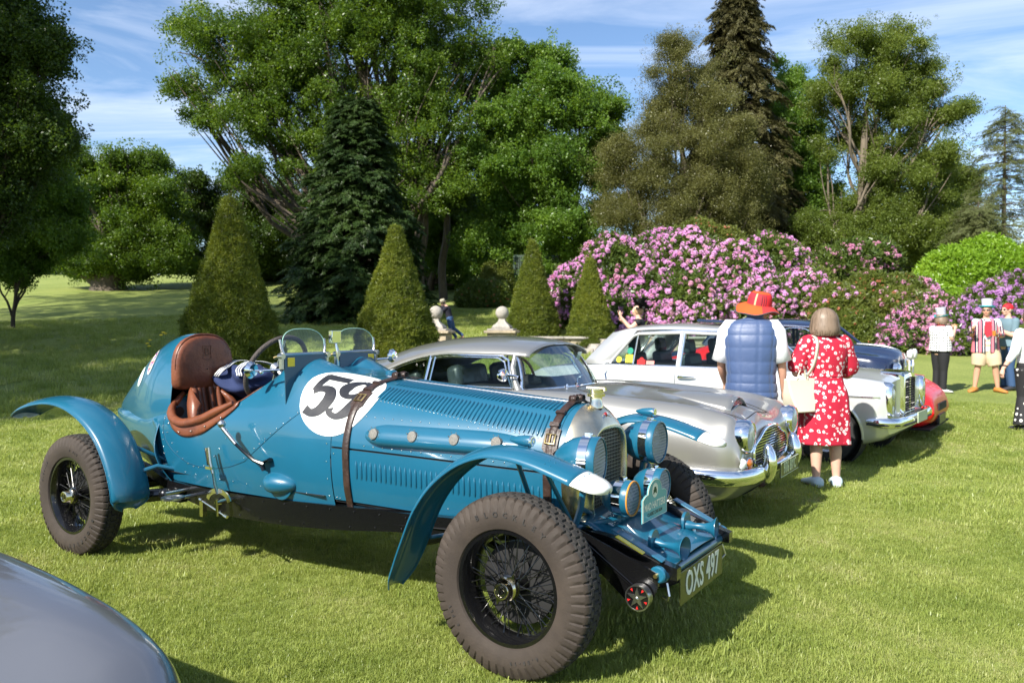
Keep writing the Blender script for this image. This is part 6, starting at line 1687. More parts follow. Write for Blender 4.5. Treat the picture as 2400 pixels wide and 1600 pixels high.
def loft(rows, n=28, e=2.2, wob=None, cap=True):
    """rows: (x, y, z, half width, half depth)"""
    mb = MB(); R = []
    for i, (x, y, z, w, d) in enumerate(rows):
        r = []
        for k in range(n):
            a = 2*PI*k/n; c, s = math.cos(a), math.sin(a)
            q = wob(i/(len(rows)-1), a) if wob else 1
            r.append((x + w*q*abs(c)**(2/e)*(1 if c >= 0 else -1), y + d*q*abs(s)**(2/e)*(1 if s >= 0 else -1), z))
        R.append(r)
    return mb.grid(R, cv=True, cap=cap)
def dense(rows, n): return [tuple(p) for p in spline(rows, n)]
def limb(mb, pts, rr, n=12):
    P = spline(pts, 5*len(pts)); R = [max(float(q[0]), .003) for q in spline([(r,) for r in rr], 5*len(pts))]
    mb.tube(P, R, n); mb.sphere(P[0], R[0]*1.0, 10, 8); mb.sphere(P[-1], R[-1]*1.0, 10, 8)
def hand(mb, wrist, d, palm_n, s=1, curl=.5, side=1):
    """palm and five fingers; d: direction wrist to knuckles, palm_n: the way the palm faces"""
    d = Vector(d).normalized(); nrm = Vector(palm_n); nrm = (nrm - d*nrm.dot(d)).normalized(); x = d.cross(nrm)*side
    w = Vector(wrist)
    mb.tube([w, w+d*.045*s, w+d*.085*s], [.022*s,.032*s,.034*s], 12, flat=None)
    for i, (off, L) in enumerate(((-.027,.066),(-.009,.078),(.009,.073),(.027,.056))):
        b = w + d*.080*s + x*off*s; p = [b]; a = 0
        for k, f in enumerate((.45,.32,.23)):
            a += curl*(.5+.35*k); p.append(p[-1] + (d*math.cos(a) + nrm*math.sin(a))*L*f*s)
        mb.tube(p, [.0095*s,.009*s,.0085*s,.007*s], 8); mb.sphere(p[-1], .007*s, 8, 6)
    b = w + d*.025*s + x*-.026*s; mb.tube([b, b + (d*.6 - x*.7 + nrm*.3)*.035*s, b + (d*1.2 - x*.75 + nrm*.6)*.055*s], [.012*s,.0105*s,.008*s], 8)
def head(mb, c, H, yaw=0, tilt=0):
    """a head with jaw, nose, ears, brow; +y is the face"""
    R = Matrix.Rotation(yaw, 3, 'Z') @ Matrix.Rotation(tilt, 3, 'X'); c = Vector(c); s = H/1.7
    def S(p, r, nu=16, nv=12): mb.sphere(c + R @ (Vector(p)*s), tuple(q*s for q in r), nu, nv, R=R)
    S((0,-.012,.018),(.076,.094,.098)); S((0,.028,-.052),(.054,.062,.060)); S((0,.050,-.088),(.032,.036,.026))
    S((0,.092,-.018),(.012,.020,.026)); S((0,.100,-.032),(.016,.014,.012)); S((0,.082,.020),(.055,.012,.014))
    S((0,.082,-.062),(.024,.012,.010))
    for q in (-1,1): S((q*.078,-.004,-.018),(.010,.020,.032)); S((q*.04,.066,-.030),(.026,.022,.022))
    return R, c, s
def face(parent, c, R, s, eyes=True, glasses=False):
    c = Vector(c)
    if glasses:
        k = MB()
        for q in (-1,1): k.sphere(c + R @ (Vector((q*.034,.088,.0))*s), (.028*s,.010*s,.019*s), 12, 8, R=R); k.tube([c + R @ (Vector((q*.06,.085,.004))*s), c + R @ (Vector((q*.082,.0,.0))*s)], .004*s, 6)
        k.tube([c + R @ (Vector((-.03,.094,.006))*s), c + R @ (Vector((.03,.094,.006))*s)], .004*s, 6)
        k.obj('sunglasses', mat('dark_glasses', (.01,.01,.012), .3), parent)
    else:
        for q in (-1,1):
            k = MB(); k.sphere(c + R @ (Vector((q*.031,.078,.0))*s), .012*s, 10, 8); k.sphere(c + R @ (Vector((q*.031,.0865,.0))*s), .0055*s, 8, 6, mi=1); k.obj('eye', [WHITEP, BLACKM], parent)
    k = MB(); k.tube([c + R @ (Vector((x,.094-.25*x*x/.02*.02,-.062))*s) for x in (-.022,0,.022)], [.003*s,.005*s,.003*s], 6); k.obj('mouth', mat('lips', (.42,.12,.11), .5), parent)
def base_body(H, hips=.0, build=1.0):
    """torso rows of a standing figure"""
    b = build
    return [(0,0,.47*H,.085*H*b,.060*H*b),(0,-.004*H,.53*H,.098*H*b,.070*H*b),(0,0,.60*H,.082*H*b,.058*H*b),(0,.003*H,.68*H,.092*H*b,.062*H*b),(0,0,.76*H,.104*H*b,.064*H*b),(0,-.004*H,.805*H,.098*H*b,.050*H),(0,0,.83*H,.045*H,.040*H)]
def person(loc, rz, H, label, arms, legs, voxel=.009, skin=SKIN, build=1., yaw=0, tilt=0, group=None, hands=True, lean=0, handcurl=.5, headoff=(0,0)):
    """arms: per side (shoulder is implied) elbow, wrist, hand direction, palm direction; legs: knee, ankle, toe heading. side -1 is the figure's left (-x)"""
    e = empty('person', loc, rz, label, 'person', group)
    mb = loft(dense(base_body(H, build=build), 24)); 
    hc_ = Vector((headoff[0], .018*H+headoff[1], .925*H))
    mb.tube([(0,0,.80*H), (0,.004*H,.86*H), hc_ - Vector((0,.01,.03))], [.038*H,.032*H,.032*H], 12)
    R, c, s = head(mb, hc_, H, yaw, tilt)
    for sd in (-1, 1):
        sh = Vector((sd*.105*H*build, 0, .795*H)); el, wr, hd, pn = arms[sd]
        limb(mb, [sh, el, wr], [.031*H*build, .023*H, .0155*H]); mb.sphere(sh, .034*H*build, 12, 8)
        mb.tube([sh, Vector(el)], [.032*H*build,.024*H], 12); mb.tube([Vector(el), Vector(wr)], [.024*H,.0155*H], 12)
        if hands: hand(mb, wr, hd, pn, H/1.75, handcurl, side=-sd)
        kn, an, th = legs[sd]; hp = Vector((sd*.052*H, 0, .50*H)); kn, an = Vector(kn), Vector(an)
        mb.tube([hp, hp.lerp(kn,.35), kn], [.058*H*build,.052*H*build,.033*H], 14); mb.sphere(kn, .033*H, 12, 8)
        mb.tube([kn, kn.lerp(an,.30)+Vector((0,-.008*H,0)), an], [.032*H,.034*H,.020*H], 14)
        f = Vector((math.sin(th), math.cos(th), 0)); mb.tube([an - f*.02*H + Vector((0,0,-.02*H)), an + f*.05*H + Vector((0,0,-.028*H)), an + f*.10*H + Vector((0,0,-.034*H))], [.022*H,.022*H,.015*H], 10)
    b = fused(mb, voxel, 'body', skin, e)
    return e, b, (R, c, s)
def shoes(e, H, legs, m, name='shoe', sole=None):
    for sd in (-1, 1):
        kn, an, th = legs[sd]; an = Vector(an); f = Vector((math.sin(th), math.cos(th), 0)); x = Vector((f.y, -f.x, 0)); k = MB(); R = []
        for t, w, h in ((-.045,.020,.04),(-.03,.028,.058),(.0,.030,.062),(.04,.031,.05),(.08,.033,.036),(.115,.028,.028),(.135,.014,.018)):
            c = an + f*t*H; z0 = 0.0; R.append([(c + x*w*H*1.12*math.cos(a)) * 1 + Vector((0,0,-c.z + max(h*H*(.5+.5*math.sin(a)), 0)+.004)) for a in np.linspace(0,2*PI,15)[:-1]])
        sh = k.grid(R, cv=True, cap=True).obj(name, m, e, ang=60)
        if sole:
            k = MB(); k.grid([[c_ for c_ in [Vector((p.x,p.y,.0)) if False else Vector((p.x, p.y, min(p.z, .022))) for p in r]] for r in R], cv=True, cap=True); k.obj('sole', sole, sh)
def hair_cap(parent, R, c, s, m, rr, off, name='hair', n=26, wob=.02):
    k = MB(); rows = []
    for i in range(n//2+1):
        a = -PI/2 + PI*i/(n//2); r = []
        for j in range(n*2):
            b = PI*j/n; w = 1 + wob*math.sin(b*9+i) + wob*.6*math.sin(b*17+2*i)
            r.append(c + R @ (Vector((rr[0]*math.cos(a)*math.cos(b)*w + off[0], rr[1]*math.cos(a)*math.sin(b)*w + off[1], rr[2]*math.sin(a) + off[2]))*s))
        rows.append(r)
    return k.grid(rows, cv=True).obj(name, m, parent, ang=80)

# ---------- man in the quilted gilet (back to us, head turned to his right)
H = 1.76
MX, MY = 2.20, 7.45
legs = {-1: ((-.10,.03,.49),(-.10,-.02,.075),-.1), 1: ((.10,.03,.49),(.10,-.02,.075),.1)}
arms = {-1: ((-.27,.04,1.12),(-.24,.20,.92),(0,.3,-1),(1,0,0)), 1: ((.265,.02,1.12),(.285,.10,.88),(.15,.12,-1),(-1,.2,0))}
e, b, (R, c, s) = person((MX, MY, 0), -.34, H, 'man in a blue quilted gilet and red and orange sun hat, back turned', arms, legs, .0075, SKIN, 1.05, yaw=-.80, tilt=-.25, handcurl=.35, headoff=(.06,.05))
QUILT = mat('blue_quilted_nylon', (.040,.072,.165), .5, 0, .15, bump=.25, bscale=26, sheen=.2, coat_r=.4)
def quilt(t, a):
    z = 1.46 - t*.64; ps = .085 if z > 1.24 else .055
    h = abs(math.sin(PI*(z-.8)/ps))**.5; v = min(abs(math.sin(a*5+.3))*2.2, 1)**.5
    return .97 + .040*h*v + .022*v
rows = [(.02,.01,1.548,.070,.060),(.015,.01,1.533,.12,.072),(.01,.005,1.515,.178,.090),(.005,.0,1.485,.225,.106),(0,-.005,1.42,.246,.126),(0,-.01,1.30,.238,.144),(0,0,1.15,.225,.150),(0,.0,1.02,.215,.150),(0,.0,.93,.222,.155),(0,0,.84,.232,.160),(0,0,.80,.225,.155)]
k = loft(dense(rows, 150), 108, 2.3, quilt); vest = k.obj('gilet', QUILT, e, ang=80)
k = loft([(.02,.012,1.52,.085,.070),(.028,.02,1.55,.076,.068),(.04,.03,1.59,.070,.066),(.042,.03,1.598,.064,.060)], 30); k.obj('gilet_collar', QUILT, vest, ang=80)
COTTON = mat('white_cotton', (.78,.78,.80), .8, bump=.15, bscale=30)
for sd in (-1,1):
    k = MB(); el = Vector(arms[sd][0]); sh = Vector((sd*.185,0,1.445)); k.tube([sh+Vector((-sd*.06,0,.035)), sh + Vector((-sd*.0,0,.02)), sh + Vector((sd*.03,0,-.03)), sh.lerp(el,.5)+Vector((sd*.01,0,0)), sh.lerp(el,.92)+Vector((sd*.012,0,0))], [.05,.078,.086,.082,.084], 18, cap=False); k.obj('shirt_sleeve', COTTON, e, ang=80, solid=.004)
k = MB()
for sd in (-1,1): k.tube([(sd*.06,0,.92),(sd*.095,.0,.80),(sd*.10,.03,.50),(sd*.10,-.02,.06)], [.10,.108,.085,.07], 16)
k.sphere((0,0,.90),(.165,.125,.13)); fused(k, .012, 'trousers', mat('beige_cotton', (.35,.28,.19), .8), e)
shoes(e, H, legs, mat('brown_shoe', (.08,.04,.02), .5))
face(e, c, R, s)
# hat with patchwork print
def hat_material(name, cols, scale, bands):
    m = bpy.data.materials.new(name); m.use_nodes = True; t = m.node_tree; b_ = t.nodes['Principled BSDF']; b_.inputs['Roughness'].default_value = .85
    tc = t.nodes.new('ShaderNodeTexCoord'); sp = t.nodes.new('ShaderNodeSeparateXYZ'); t.links.new(tc.outputs['Object'], sp.inputs[0])
    at_ = t.nodes.new('ShaderNodeMath'); at_.operation = 'ARCTAN2'; t.links.new(sp.outputs['X'], at_.inputs[0]); t.links.new(sp.outputs['Y'], at_.inputs[1])
    mr = t.nodes.new('ShaderNodeMapRange'); mr.inputs['From Min'].default_value = -PI; mr.inputs['From Max'].default_value = PI; t.links.new(at_.outputs[0], mr.inputs['Value'])
    fr = t.nodes.new('ShaderNodeMath'); fr.operation = 'MULTIPLY'; fr.inputs[1].default_value = scale; t.links.new(mr.outputs[0], fr.inputs[0])
    fc_ = t.nodes.new('ShaderNodeMath'); fc_.operation = 'FRACT'; t.links.new(fr.outputs[0], fc_.inputs[0])
    r = t.nodes.new('ShaderNodeValToRGB'); r.color_ramp.interpolation = 'CONSTANT'
    for i, (p, c_) in enumerate(cols):
        el_ = r.color_ramp.elements[i] if i < 2 else r.color_ramp.elements.new(p); el_.position = p; el_.color = (*c_, 1)
    t.links.new(fc_.outputs[0], r.inputs[0]); t.links.new(r.outputs[0], b_.inputs['Base Color'])
    return m
HATC = hat_material('patchwork_cotton', [(0,(.55,.012,.02)),(.14,(.03,.005,.01)),(.155,(.45,.02,.03)),(.185,(.03,.005,.01)),(.20,(.45,.02,.03)),(.23,(.03,.005,.01)),(.245,(.30,.02,.03)),(.36,(.45,.35,.2)),(.40,(.28,.015,.03)),(.6,(.58,.06,.01)),(.8,(.52,.015,.015))], 1.6, 0)
HATB = hat_material('orange_cotton', [(0,(.60,.075,.008)),(.3,(.34,.025,.04)),(.5,(.62,.07,.008)),(.78,(.42,.02,.02))], 1.3, 0)
hm = empty('hat', Vector((0,0,0)), 0, parent=e); hm.location = c + R @ Vector((0,-.005,.052)); hm.rotation_euler = (-.12, .20, -1.2); hm.scale = (1.1,1.1,1.1)
k = MB(); k.lathe([(-.01,.101),(.02,.100),(.05,.096),(.078,.088),(.088,.076),(.091,.0)], (0,0,0), (0,0,1), 40); k.obj('hat_crown', HATC, hm, ang=50)
k = MB(); rows = []
for q in np.linspace(0,1,6): rows.append([((.098+.085*q)*math.cos(a), (.098+.085*q)*math.sin(a), -.008-.058*q**1.2+.026*q*math.sin(2*a+.6)+.008*q*math.sin(5*a)) for a in np.linspace(0,2*PI,41)[:-1]])
k.grid(rows, cv=True).obj('hat_brim', HATB, hm, ang=80, solid=.003)
k = MB(); k.tube([Vector(p) for p in rows[-1]], .004, 6, closed=True); k.obj('brim_piping', mat('grey_piping', (.07,.07,.08), .8), hm)
k = MB(); k.lathe([(.088,.078),(.094,.07),(.0955,.0)], (0,0,0), (0,0,1), 30); k.obj('hat_top', mat('orange_top', (.66,.07,.01), .85), hm)

# ---------- woman in the red dress
def flower_print(name, base, white, sc_):
    m = bpy.data.materials.new(name); m.use_nodes = True; t = m.node_tree; b_ = t.nodes['Principled BSDF']; b_.inputs['Roughness'].default_value = .8
    tc = t.nodes.new('ShaderNodeTexCoord')
    vo = t.nodes.new('ShaderNodeTexVoronoi'); vo.inputs['Scale'].default_value = sc_; vo.inputs['Randomness'].default_value = .85; t.links.new(tc.outputs['Object'], vo.inputs['Vector'])
    nz_ = t.nodes.new('ShaderNodeTexNoise'); nz_.inputs['Scale'].default_value = sc_*2.6; nz_.inputs['Detail'].default_value = 3; t.links.new(tc.outputs['Object'], nz_.inputs['Vector'])
    ad = t.nodes.new('ShaderNodeMath'); ad.operation = 'MULTIPLY_ADD'; ad.inputs[1].default_value = .55; t.links.new(nz_.outputs['Fac'], ad.inputs[0]); t.links.new(vo.outputs['Distance'], ad.inputs[2])
    r = t.nodes.new('ShaderNodeValToRGB'); r.color_ramp.interpolation = 'CONSTANT'
    stops = [(0, base), (.38, white), (.43, base), (.47, white), (.61, base)]
    for i, (p, c_) in enumerate(stops):
        el_ = r.color_ramp.elements[i] if i < 2 else r.color_ramp.elements.new(p); el_.position = p; el_.color = (*c_, 1)
    t.links.new(ad.outputs[0], r.inputs[0]); t.links.new(r.outputs[0], b_.inputs['Base Color'])
    n2 = t.nodes.new('ShaderNodeTexNoise'); n2.inputs['Scale'].default_value = 60; bp_ = t.nodes.new('ShaderNodeBump'); bp_.inputs['Strength'].default_value = .3; bp_.inputs['Distance'].default_value = .004
    t.links.new(n2.outputs['Fac'], bp_.inputs['Height']); t.links.new(bp_.outputs[0], b_.inputs['Normal'])
    return m
H = 1.63
WX, WY = 2.87, 7.42
legs = {-1: ((-.085,.0,.44),(-.085,-.02,.07),-.1), 1: ((.09,.0,.44),(.105,-.02,.07),.35)}
arms = {-1: ((-.25,.06,1.04),(-.10,.24,1.12),(.6,.8,.1),(0,0,-1)), 1: ((.25,.06,1.02),(.10,.24,1.10),(-.6,.8,.1),(0,0,-1))}
e, b, (R, c, s) = person((WX, WY, 0), .05, H, 'woman with a brown bob in a knee length red dress with white flowers', arms, legs, .0075, SKIN2, 1.02, yaw=-.15)
DRESS = flower_print('red_flower_print', (.42,.006,.03), (.68,.62,.62), 23)
def folds(t, a): return 1 + (.0 if t < .45 else (t-.45)*.10)*math.sin(a*7+1) + (.03*(t-.4) if t > .4 else 0)*math.sin(a*13)
rows = [(0,0,1.385,.070,.058),(0,0,1.365,.125,.075),(0,-.005,1.32,.180,.108),(0,-.005,1.22,.195,.125),(0,.0,1.12,.178,.122),(0,0,1.02,.155,.112),(0,-.004,.96,.165,.122),(0,-.01,.84,.205,.150),(0,-.01,.65,.222,.168),(0,0,.50,.232,.178),(0,0,.40,.238,.182)]
k = loft(dense(rows, 80), 72, 2.15, folds, cap=False); k.obj('dress', DRESS, e, ang=80, solid=.003)
for sd in (-1,1):
    k = MB(); el = Vector(arms[sd][0]); sh = Vector((sd*.155,0,1.315)); P = [sh + Vector((-sd*.05,0,.03)), sh+Vector((sd*.01,0,-.0)), sh.lerp(el,.35)+Vector((sd*.015,0,0)), sh.lerp(el,.72)+Vector((sd*.02,0,0)), sh.lerp(el,.93), sh.lerp(el,.98)]
    k.tube(spline(P, 20), [float(q[0]) for q in spline([(.05,),(.075,),(.078,),(.085,),(.066,),(.055,)], 20)], 20, cap=False); k.obj('puff_sleeve', DRESS, e, ang=80, solid=.003)
k = MB(); k.tube([Vector((.158*math.cos(a), .114*math.sin(a), 1.02)) for a in np.linspace(0,2*PI,33)[:-1]], .008, 6, closed=True); k.obj('waist_band', DRESS, e)
HAIRB = mat('brown_hair', (.12,.082,.055), .5, bump=.7, bscale=14, stretch=(9,9,.7), var=.3, vscale=14)
def bob(parent, R, c, s, m):
    k = MB(); rows = []
    for i in range(27):
        t = i/26; r = []
        for j in range(64):
            b = 2*PI*j/64; fr = max(math.sin(b), 0)            # open at the face (+y)
            if t < .5: a = PI/2*(1-t*2); rad = math.cos(a); z = .125*math.sin(a)
            else: q = (t-.5)*2; rad = 1 + .10*math.sin(PI*q*.75) - .16*max(q-.75,0)*4*.5; z = -.128*q*(1 - .45*fr)
            w = 1 + .012*math.sin(b*23+t*3) + .008*math.sin(b*41)
            r.append(c + R @ (Vector((.114*rad*w*math.cos(b), .116*rad*w*math.sin(b)*(1-.16*fr*(t>.5)) - .014, .005+z))*s))
        rows.append(r)
    o = k.grid(rows, cv=True, cap=True).obj('hair', m, parent, ang=80)
    st = MB()
    for i in range(520):                              # loose locks over the bob
        b = rnd.uniform(0, 2*PI); fr = max(math.sin(b), 0); t0 = rnd.uniform(0, .45); t1 = rnd.uniform(.75, 1.02); lift = rnd.uniform(1.0, 1.085); w = rnd.uniform(.0015, .0045); db = rnd.gauss(0, .18); L_ = []
        for q_ in np.linspace(t0, t1, 9):
            if q_ < .5: a = PI/2*(1-q_*2); rad = math.cos(a); z = .125*math.sin(a)
            else: q = (q_-.5)*2; rad = 1 + .10*math.sin(PI*q*.75) - .32*max(q-.75, 0); z = -.128*q*(1 - .45*fr)
            bb = b + db*q_
            L_.append((bb, Vector((.114*rad*lift*math.cos(bb), .116*rad*lift*math.sin(bb)*(1-.16*fr*(q_ > .5)) - .014, .006+z))))
        r0 = [c + R @ ((p + Vector((-math.sin(bb), math.cos(bb), 0))*w*s_)*s) for s_ in (1,) for bb, p in L_]; r1 = [c + R @ ((p - Vector((-math.sin(bb), math.cos(bb), 0))*w)*s) for bb, p in L_]
        st.grid([r0, r1])
    st.obj('hair_locks', mat('hair_highlights', (.21,.15,.105), .45), o, ang=80, kind='stuff', recalc=False)
    return o
bob(e, R, c, s*1.06, HAIRB); face(e, c, R, s)
shoes(e, H, legs, mat('pale_blue_trainer', (.45,.55,.58), .6), 'trainer', WHITEP)
# her shoulder bag: hangs from the strap, a thing of its own
CREAM = mat('cream_leather', (.58,.54,.42), .45, 0, .2, bump=.1, bscale=30)
bg = empty('shoulder_bag', (WX-.27, WY-.10, .70), .35, 'cream leather shoulder bag hanging at the left side of the woman in red', 'bag')
k = MB(); rows = []
for t in np.linspace(0,1,10):
    w, d = .125+.045*t*(1-.35*t)*1.6-.03*(1-t), .030+.075*(1-t)**1.2
    rows.append([(w*a*(.95+.05*math.sin(t*5)), d*bb + .0, -.0 + .30*t) for a, bb in ((-1,-1),(0,-1.08),(1,-1),(1,0),(1,1),(0,1.05),(-1,1),(-1,0))])
k.grid(rows, cv=True, cap=True).obj('bag_body', CREAM, bg, ang=50, bevel=.012)
k = MB(); 
for (x0, x1) in ((-.08,-.02),):
    pts = [Vector((.06,-.0,.29)), Vector((.115,-.05,.42)), Vector((.135,-.075,.58)), Vector((.150,-.035,.665)), Vector((.155,.05,.68)), Vector((.16,.13,.60)), Vector((.13,.14,.45)), Vector((.08,.03,.29))]
    P = spline(pts, 40); k.grid([[Vector(p)+Vector((-.018,0,0)), Vector(p)+Vector((.018,0,0))] for p in P])
k.obj('bag_strap', CREAM, bg, ang=80, solid=.004)
k = MB(); k.tube([Vector((-.06,-.03,.28)), Vector((-.03,-.04,.37)), Vector((.02,-.04,.38)), Vector((.05,-.03,.28))], .006, 6); k.torus((.06,-.02,.30),(1,0,0),.018,.004,16,6); k.obj('bag_handle', CREAM, bg)

# ---------- far woman with a top hat, eating, facing right
def tophat(parent, R, c, s, band=(.02,.35,.42), h=.17, tilt=0):
    hm = empty('top_hat', (0,0,0), 0, parent=parent); hm.location = c + R @ (Vector((0,-.02,.045))*s); hm.rotation_euler = (.16*1, 0, R.to_euler().z)
    HM = MATS.get('hat_check') or None
    if HM is None:
        m = bpy.data.materials.new('checked_cloth'); m.use_nodes = True; t = m.node_tree; b_ = t.nodes['Principled BSDF']; b_.inputs['Roughness'].default_value = .7
        tc = t.nodes.new('ShaderNodeTexCoord'); ch = t.nodes.new('ShaderNodeTexChecker'); ch.inputs['Scale'].default_value = 55
        ch.inputs['Color1'].default_value = (.72,.70,.74,1); ch.inputs['Color2'].default_value = (.26,.22,.40,1); t.links.new(tc.outputs['Object'], ch.inputs['Vector']); t.links.new(ch.outputs[0], b_.inputs['Base Color']); HM = m; MATS['hat_check'] = m
    k = MB(); k.lathe([(0,.088*s),(h*.5,.090*s),(h,.104*s),(h+.003,.10*s),(h+.003,0)], (0,0,0), (0,0,1), 30); k.obj('hat_crown', HM, hm, ang=50)
    k = MB(); k.lathe([(0,.090*s),(.032,.0925*s),(.032,.089*s)], (0,0,0), (0,0,1), 30); k.obj('hat_band', mat('turquoise_ribbon', band, .5), hm, solid=.002)
    k = MB(); rows = [[((.088+.06*q)*s*math.cos(a), (.088+.05*q)*s*math.sin(a), .03*q*q*abs(math.cos(a))) for a in np.linspace(0,2*PI,31)[:-1]] for q in (0,.5,1)]; k.grid(rows, cv=True).obj('hat_brim', mat('turquoise_ribbon'), hm, ang=80, solid=.004)
    return hm
def trousers(e, H, legs, m, build=1., bottom=.05, name='trousers', r0=.064, r1=.040, voxel=.014):
    k = MB()
    for sd in (-1,1):
        kn, an, th = legs[sd]; hp = Vector((sd*.05*H,0,.50*H)); kn = Vector(kn); an = Vector(an)
        end = an if bottom <= .06 else kn.lerp(an, 0) + Vector((0,0,0))
        if bottom > .3: P = [hp, hp.lerp(kn,.5), hp.lerp(kn,.90)]; rr = [r0*H*build, r0*H*build, r0*.95*H]
        else: P = [hp, hp.lerp(kn,.4), kn, kn.lerp(an,.5), an+Vector((0,0,.0))]; rr = [r0*H*build, .060*H*build, .045*H, (.045+r1)/2*H, r1*H]
        k.tube(P, rr, 16)
    k.sphere((0,-.004*H,.53*H), (.108*H*build,.080*H*build,.065*H)); k.sphere((0,0,.575*H), (.095*H*build,.070*H*build,.05*H))
    return fused(k, voxel, name, m, e, 3)
def top(e, H, arms, m, sl=.5, build=1., name='shirt', zb=.56, infl=1.12, voxel=.013, open_=False):
    rows = [(x, y, z, w*infl, d*(infl+.08)) for x, y, z, w, d in base_body(H, build=build)]
    rows = [r for r in rows if r[2] > zb*H-.001]; r0 = rows[0]; rows = [(0,0,zb*H, r0[3]*1.02, r0[4]*1.04)] + rows[0:-1] + [(0,0,.828*H,.05*H,.045*H)]
    k = loft(dense(rows, 20))
    for sd in (-1,1):
        sh = Vector((sd*.103*H*build,0,.79*H)); el, wr = Vector(arms[sd][0]), Vector(arms[sd][1])
        P = [sh, sh.lerp(el, min(sl,1))]; rr = [.042*H*build, .036*H]
        if sl > 1: P.append(el.lerp(wr, sl-1)); rr.append(.025*H)
        k.tube(P, rr, 14); k.sphere(sh, .042*H*build, 12, 8)
        if sl > 1: k.sphere(el, .034*H, 10, 8)
    return fused(k, voxel, name, m, e, 3)
def checker(name, c1, c2, sc_, pos=.42):
    m = bpy.data.materials.new(name); m.use_nodes = True; t = m.node_tree; b_ = t.nodes['Principled BSDF']; b_.inputs['Roughness'].default_value = .8
    tc = t.nodes.new('ShaderNodeTexCoord'); vo = t.nodes.new('ShaderNodeTexVoronoi'); vo.inputs['Scale'].default_value = sc_; vo.inputs['Randomness'].default_value = .15
    r = t.nodes.new('ShaderNodeValToRGB'); r.color_ramp.interpolation = 'CONSTANT'; r.color_ramp.elements[0].color = (*c1,1); r.color_ramp.elements[1].position = pos; r.color_ramp.elements[1].color = (*c2,1)
    t.links.new(tc.outputs['Object'], vo.inputs['Vector']); t.links.new(vo.outputs['Distance'], r.inputs[0]); t.links.new(r.outputs[0], b_.inputs['Base Color'])
    return m
def ground_z(x, y): return terrain(x, y)
H = 1.62; gx, gy = 8.62, 16.3
legs = {-1: ((-.085,.0,.45),(-.09,-.02,.07),0), 1: ((.085,.0,.45),(.09,-.02,.07),.2)}
arms = {-1: ((-.20,.10,1.10),(-.05,.28,1.30),(.3,.6,.5),(1,0,0)), 1: ((.20,.08,1.08),(.06,.30,1.28),(-.3,.6,.5),(-1,0,0))}
e, b, (R, c, s) = person((gx, gy, ground_z(gx, gy)), -1.25, H, 'woman in a checked top hat, spotted waistcoat and black trousers, eating', arms, legs, .011, SKIN2, 1.08, tilt=-.05)
trousers(e, H, legs, mat('black_cloth', (.012,.012,.014), .8), 1.08, r0=.068)
top(e, H, arms, COTTON, .75, 1.12); 
k = loft(dense([(0,.0,.84,.222,.165),(0,-.0,.93,.222,.162),(0,-.005,1.08,.205,.150),(0,-.01,1.22,.216,.150),(0,-.015,1.315,.185,.112)], 20), 40, cap=False)
k.f = [f for f in k.f if not all(k.v[i][1] > .10 and abs(k.v[i][0]) < .07 for i in f)]; k.obj('waistcoat', checker('spotted_cloth', (.04,.04,.05), (.74,.74,.74), 19, .33), e, ang=80, solid=.006)
k = MB(); k.poly([(-.03,.155,1.30),(.03,.155,1.30),(.055,.175,1.12),(.0,.18,1.03),(-.055,.175,1.12)], (0,.01,0)); k.tube([Vector((.06*math.cos(a),.05*math.sin(a),1.345)) for a in np.linspace(0,2*PI,17)[:-1]], .022, 8, closed=True); k.obj('scarf', mat('red_scarf', (.55,.015,.03), .6), e)
bob(e, R, c, s*1.0, mat('auburn_hair', (.33,.12,.04), .55, bump=.5, bscale=14)); face(e, c, R, s); tophat(e, R, c, s)
shoes(e, H, legs, WHITEP)
pz = Vector((gx, gy, ground_z(gx, gy))) + Matrix.Rotation(-1.25,3,'Z') @ Vector((0,.36,1.36))
k = MB(); k.sphere((0,0,0),(.06,.035,.018),12,8); sn = k.obj('sandwich', mat('bread', (.5,.25,.08), .8), None); sn.location = pz; tag(sn, 'small sandwich held up by the woman in the spotted waistcoat', 'food')

# ---------- man in the striped blazer, facing us
H = 1.80; gx, gy = 9.62, 16.45
legs = {-1: ((-.17,.03,.50),(-.23,-.02,.08),-.5), 1: ((.14,.0,.50),(.19,-.02,.08),.6)}
arms = {-1: ((-.26,.10,1.15),(-.10,.34,1.18),(.5,.7,.1),(0,0,1)), 1: ((.27,.05,1.16),(.30,.30,1.28),(.1,.6,.3),(-1,0,0))}
e, b, (R, c, s) = person((gx, gy, ground_z(gx, gy)), PI-.3, H, 'man in a striped blazer, beige shorts and checked top hat holding a drink', arms, legs, .011, SKIN, 1.0, yaw=-.35)
trousers(e, H, legs, mat('beige_shorts', (.55,.42,.28), .8), 1.12, .4, 'shorts', .074)
top(e, H, arms, mat('pale_blue_shirt', (.62,.68,.78), .8), .4, 1.02, zb=.46)
m = bpy.data.materials.new('striped_blazer'); m.use_nodes = True; t = m.node_tree; b_ = t.nodes['Principled BSDF']; b_.inputs['Roughness'].default_value = .8
tc = t.nodes.new('ShaderNodeTexCoord'); sp = t.nodes.new('ShaderNodeSeparateXYZ'); t.links.new(tc.outputs['Object'], sp.inputs[0]); mu = t.nodes.new('ShaderNodeMath'); mu.operation = 'MULTIPLY'; mu.inputs[1].default_value = 9; t.links.new(sp.outputs['X'], mu.inputs[0]); fr = t.nodes.new('ShaderNodeMath'); fr.operation = 'FRACT'; t.links.new(mu.outputs[0], fr.inputs[0])
r = t.nodes.new('ShaderNodeValToRGB'); r.color_ramp.interpolation = 'CONSTANT'
for i, (p, c_) in enumerate(((0,(.60,.16,.20)),(.42,(.02,.02,.05)),(.62,(.65,.6,.55)),(.75,(.02,.02,.05)))):
    el_ = r.color_ramp.elements[i] if i < 2 else r.color_ramp.elements.new(p); el_.position = p; el_.color = (*c_, 1)
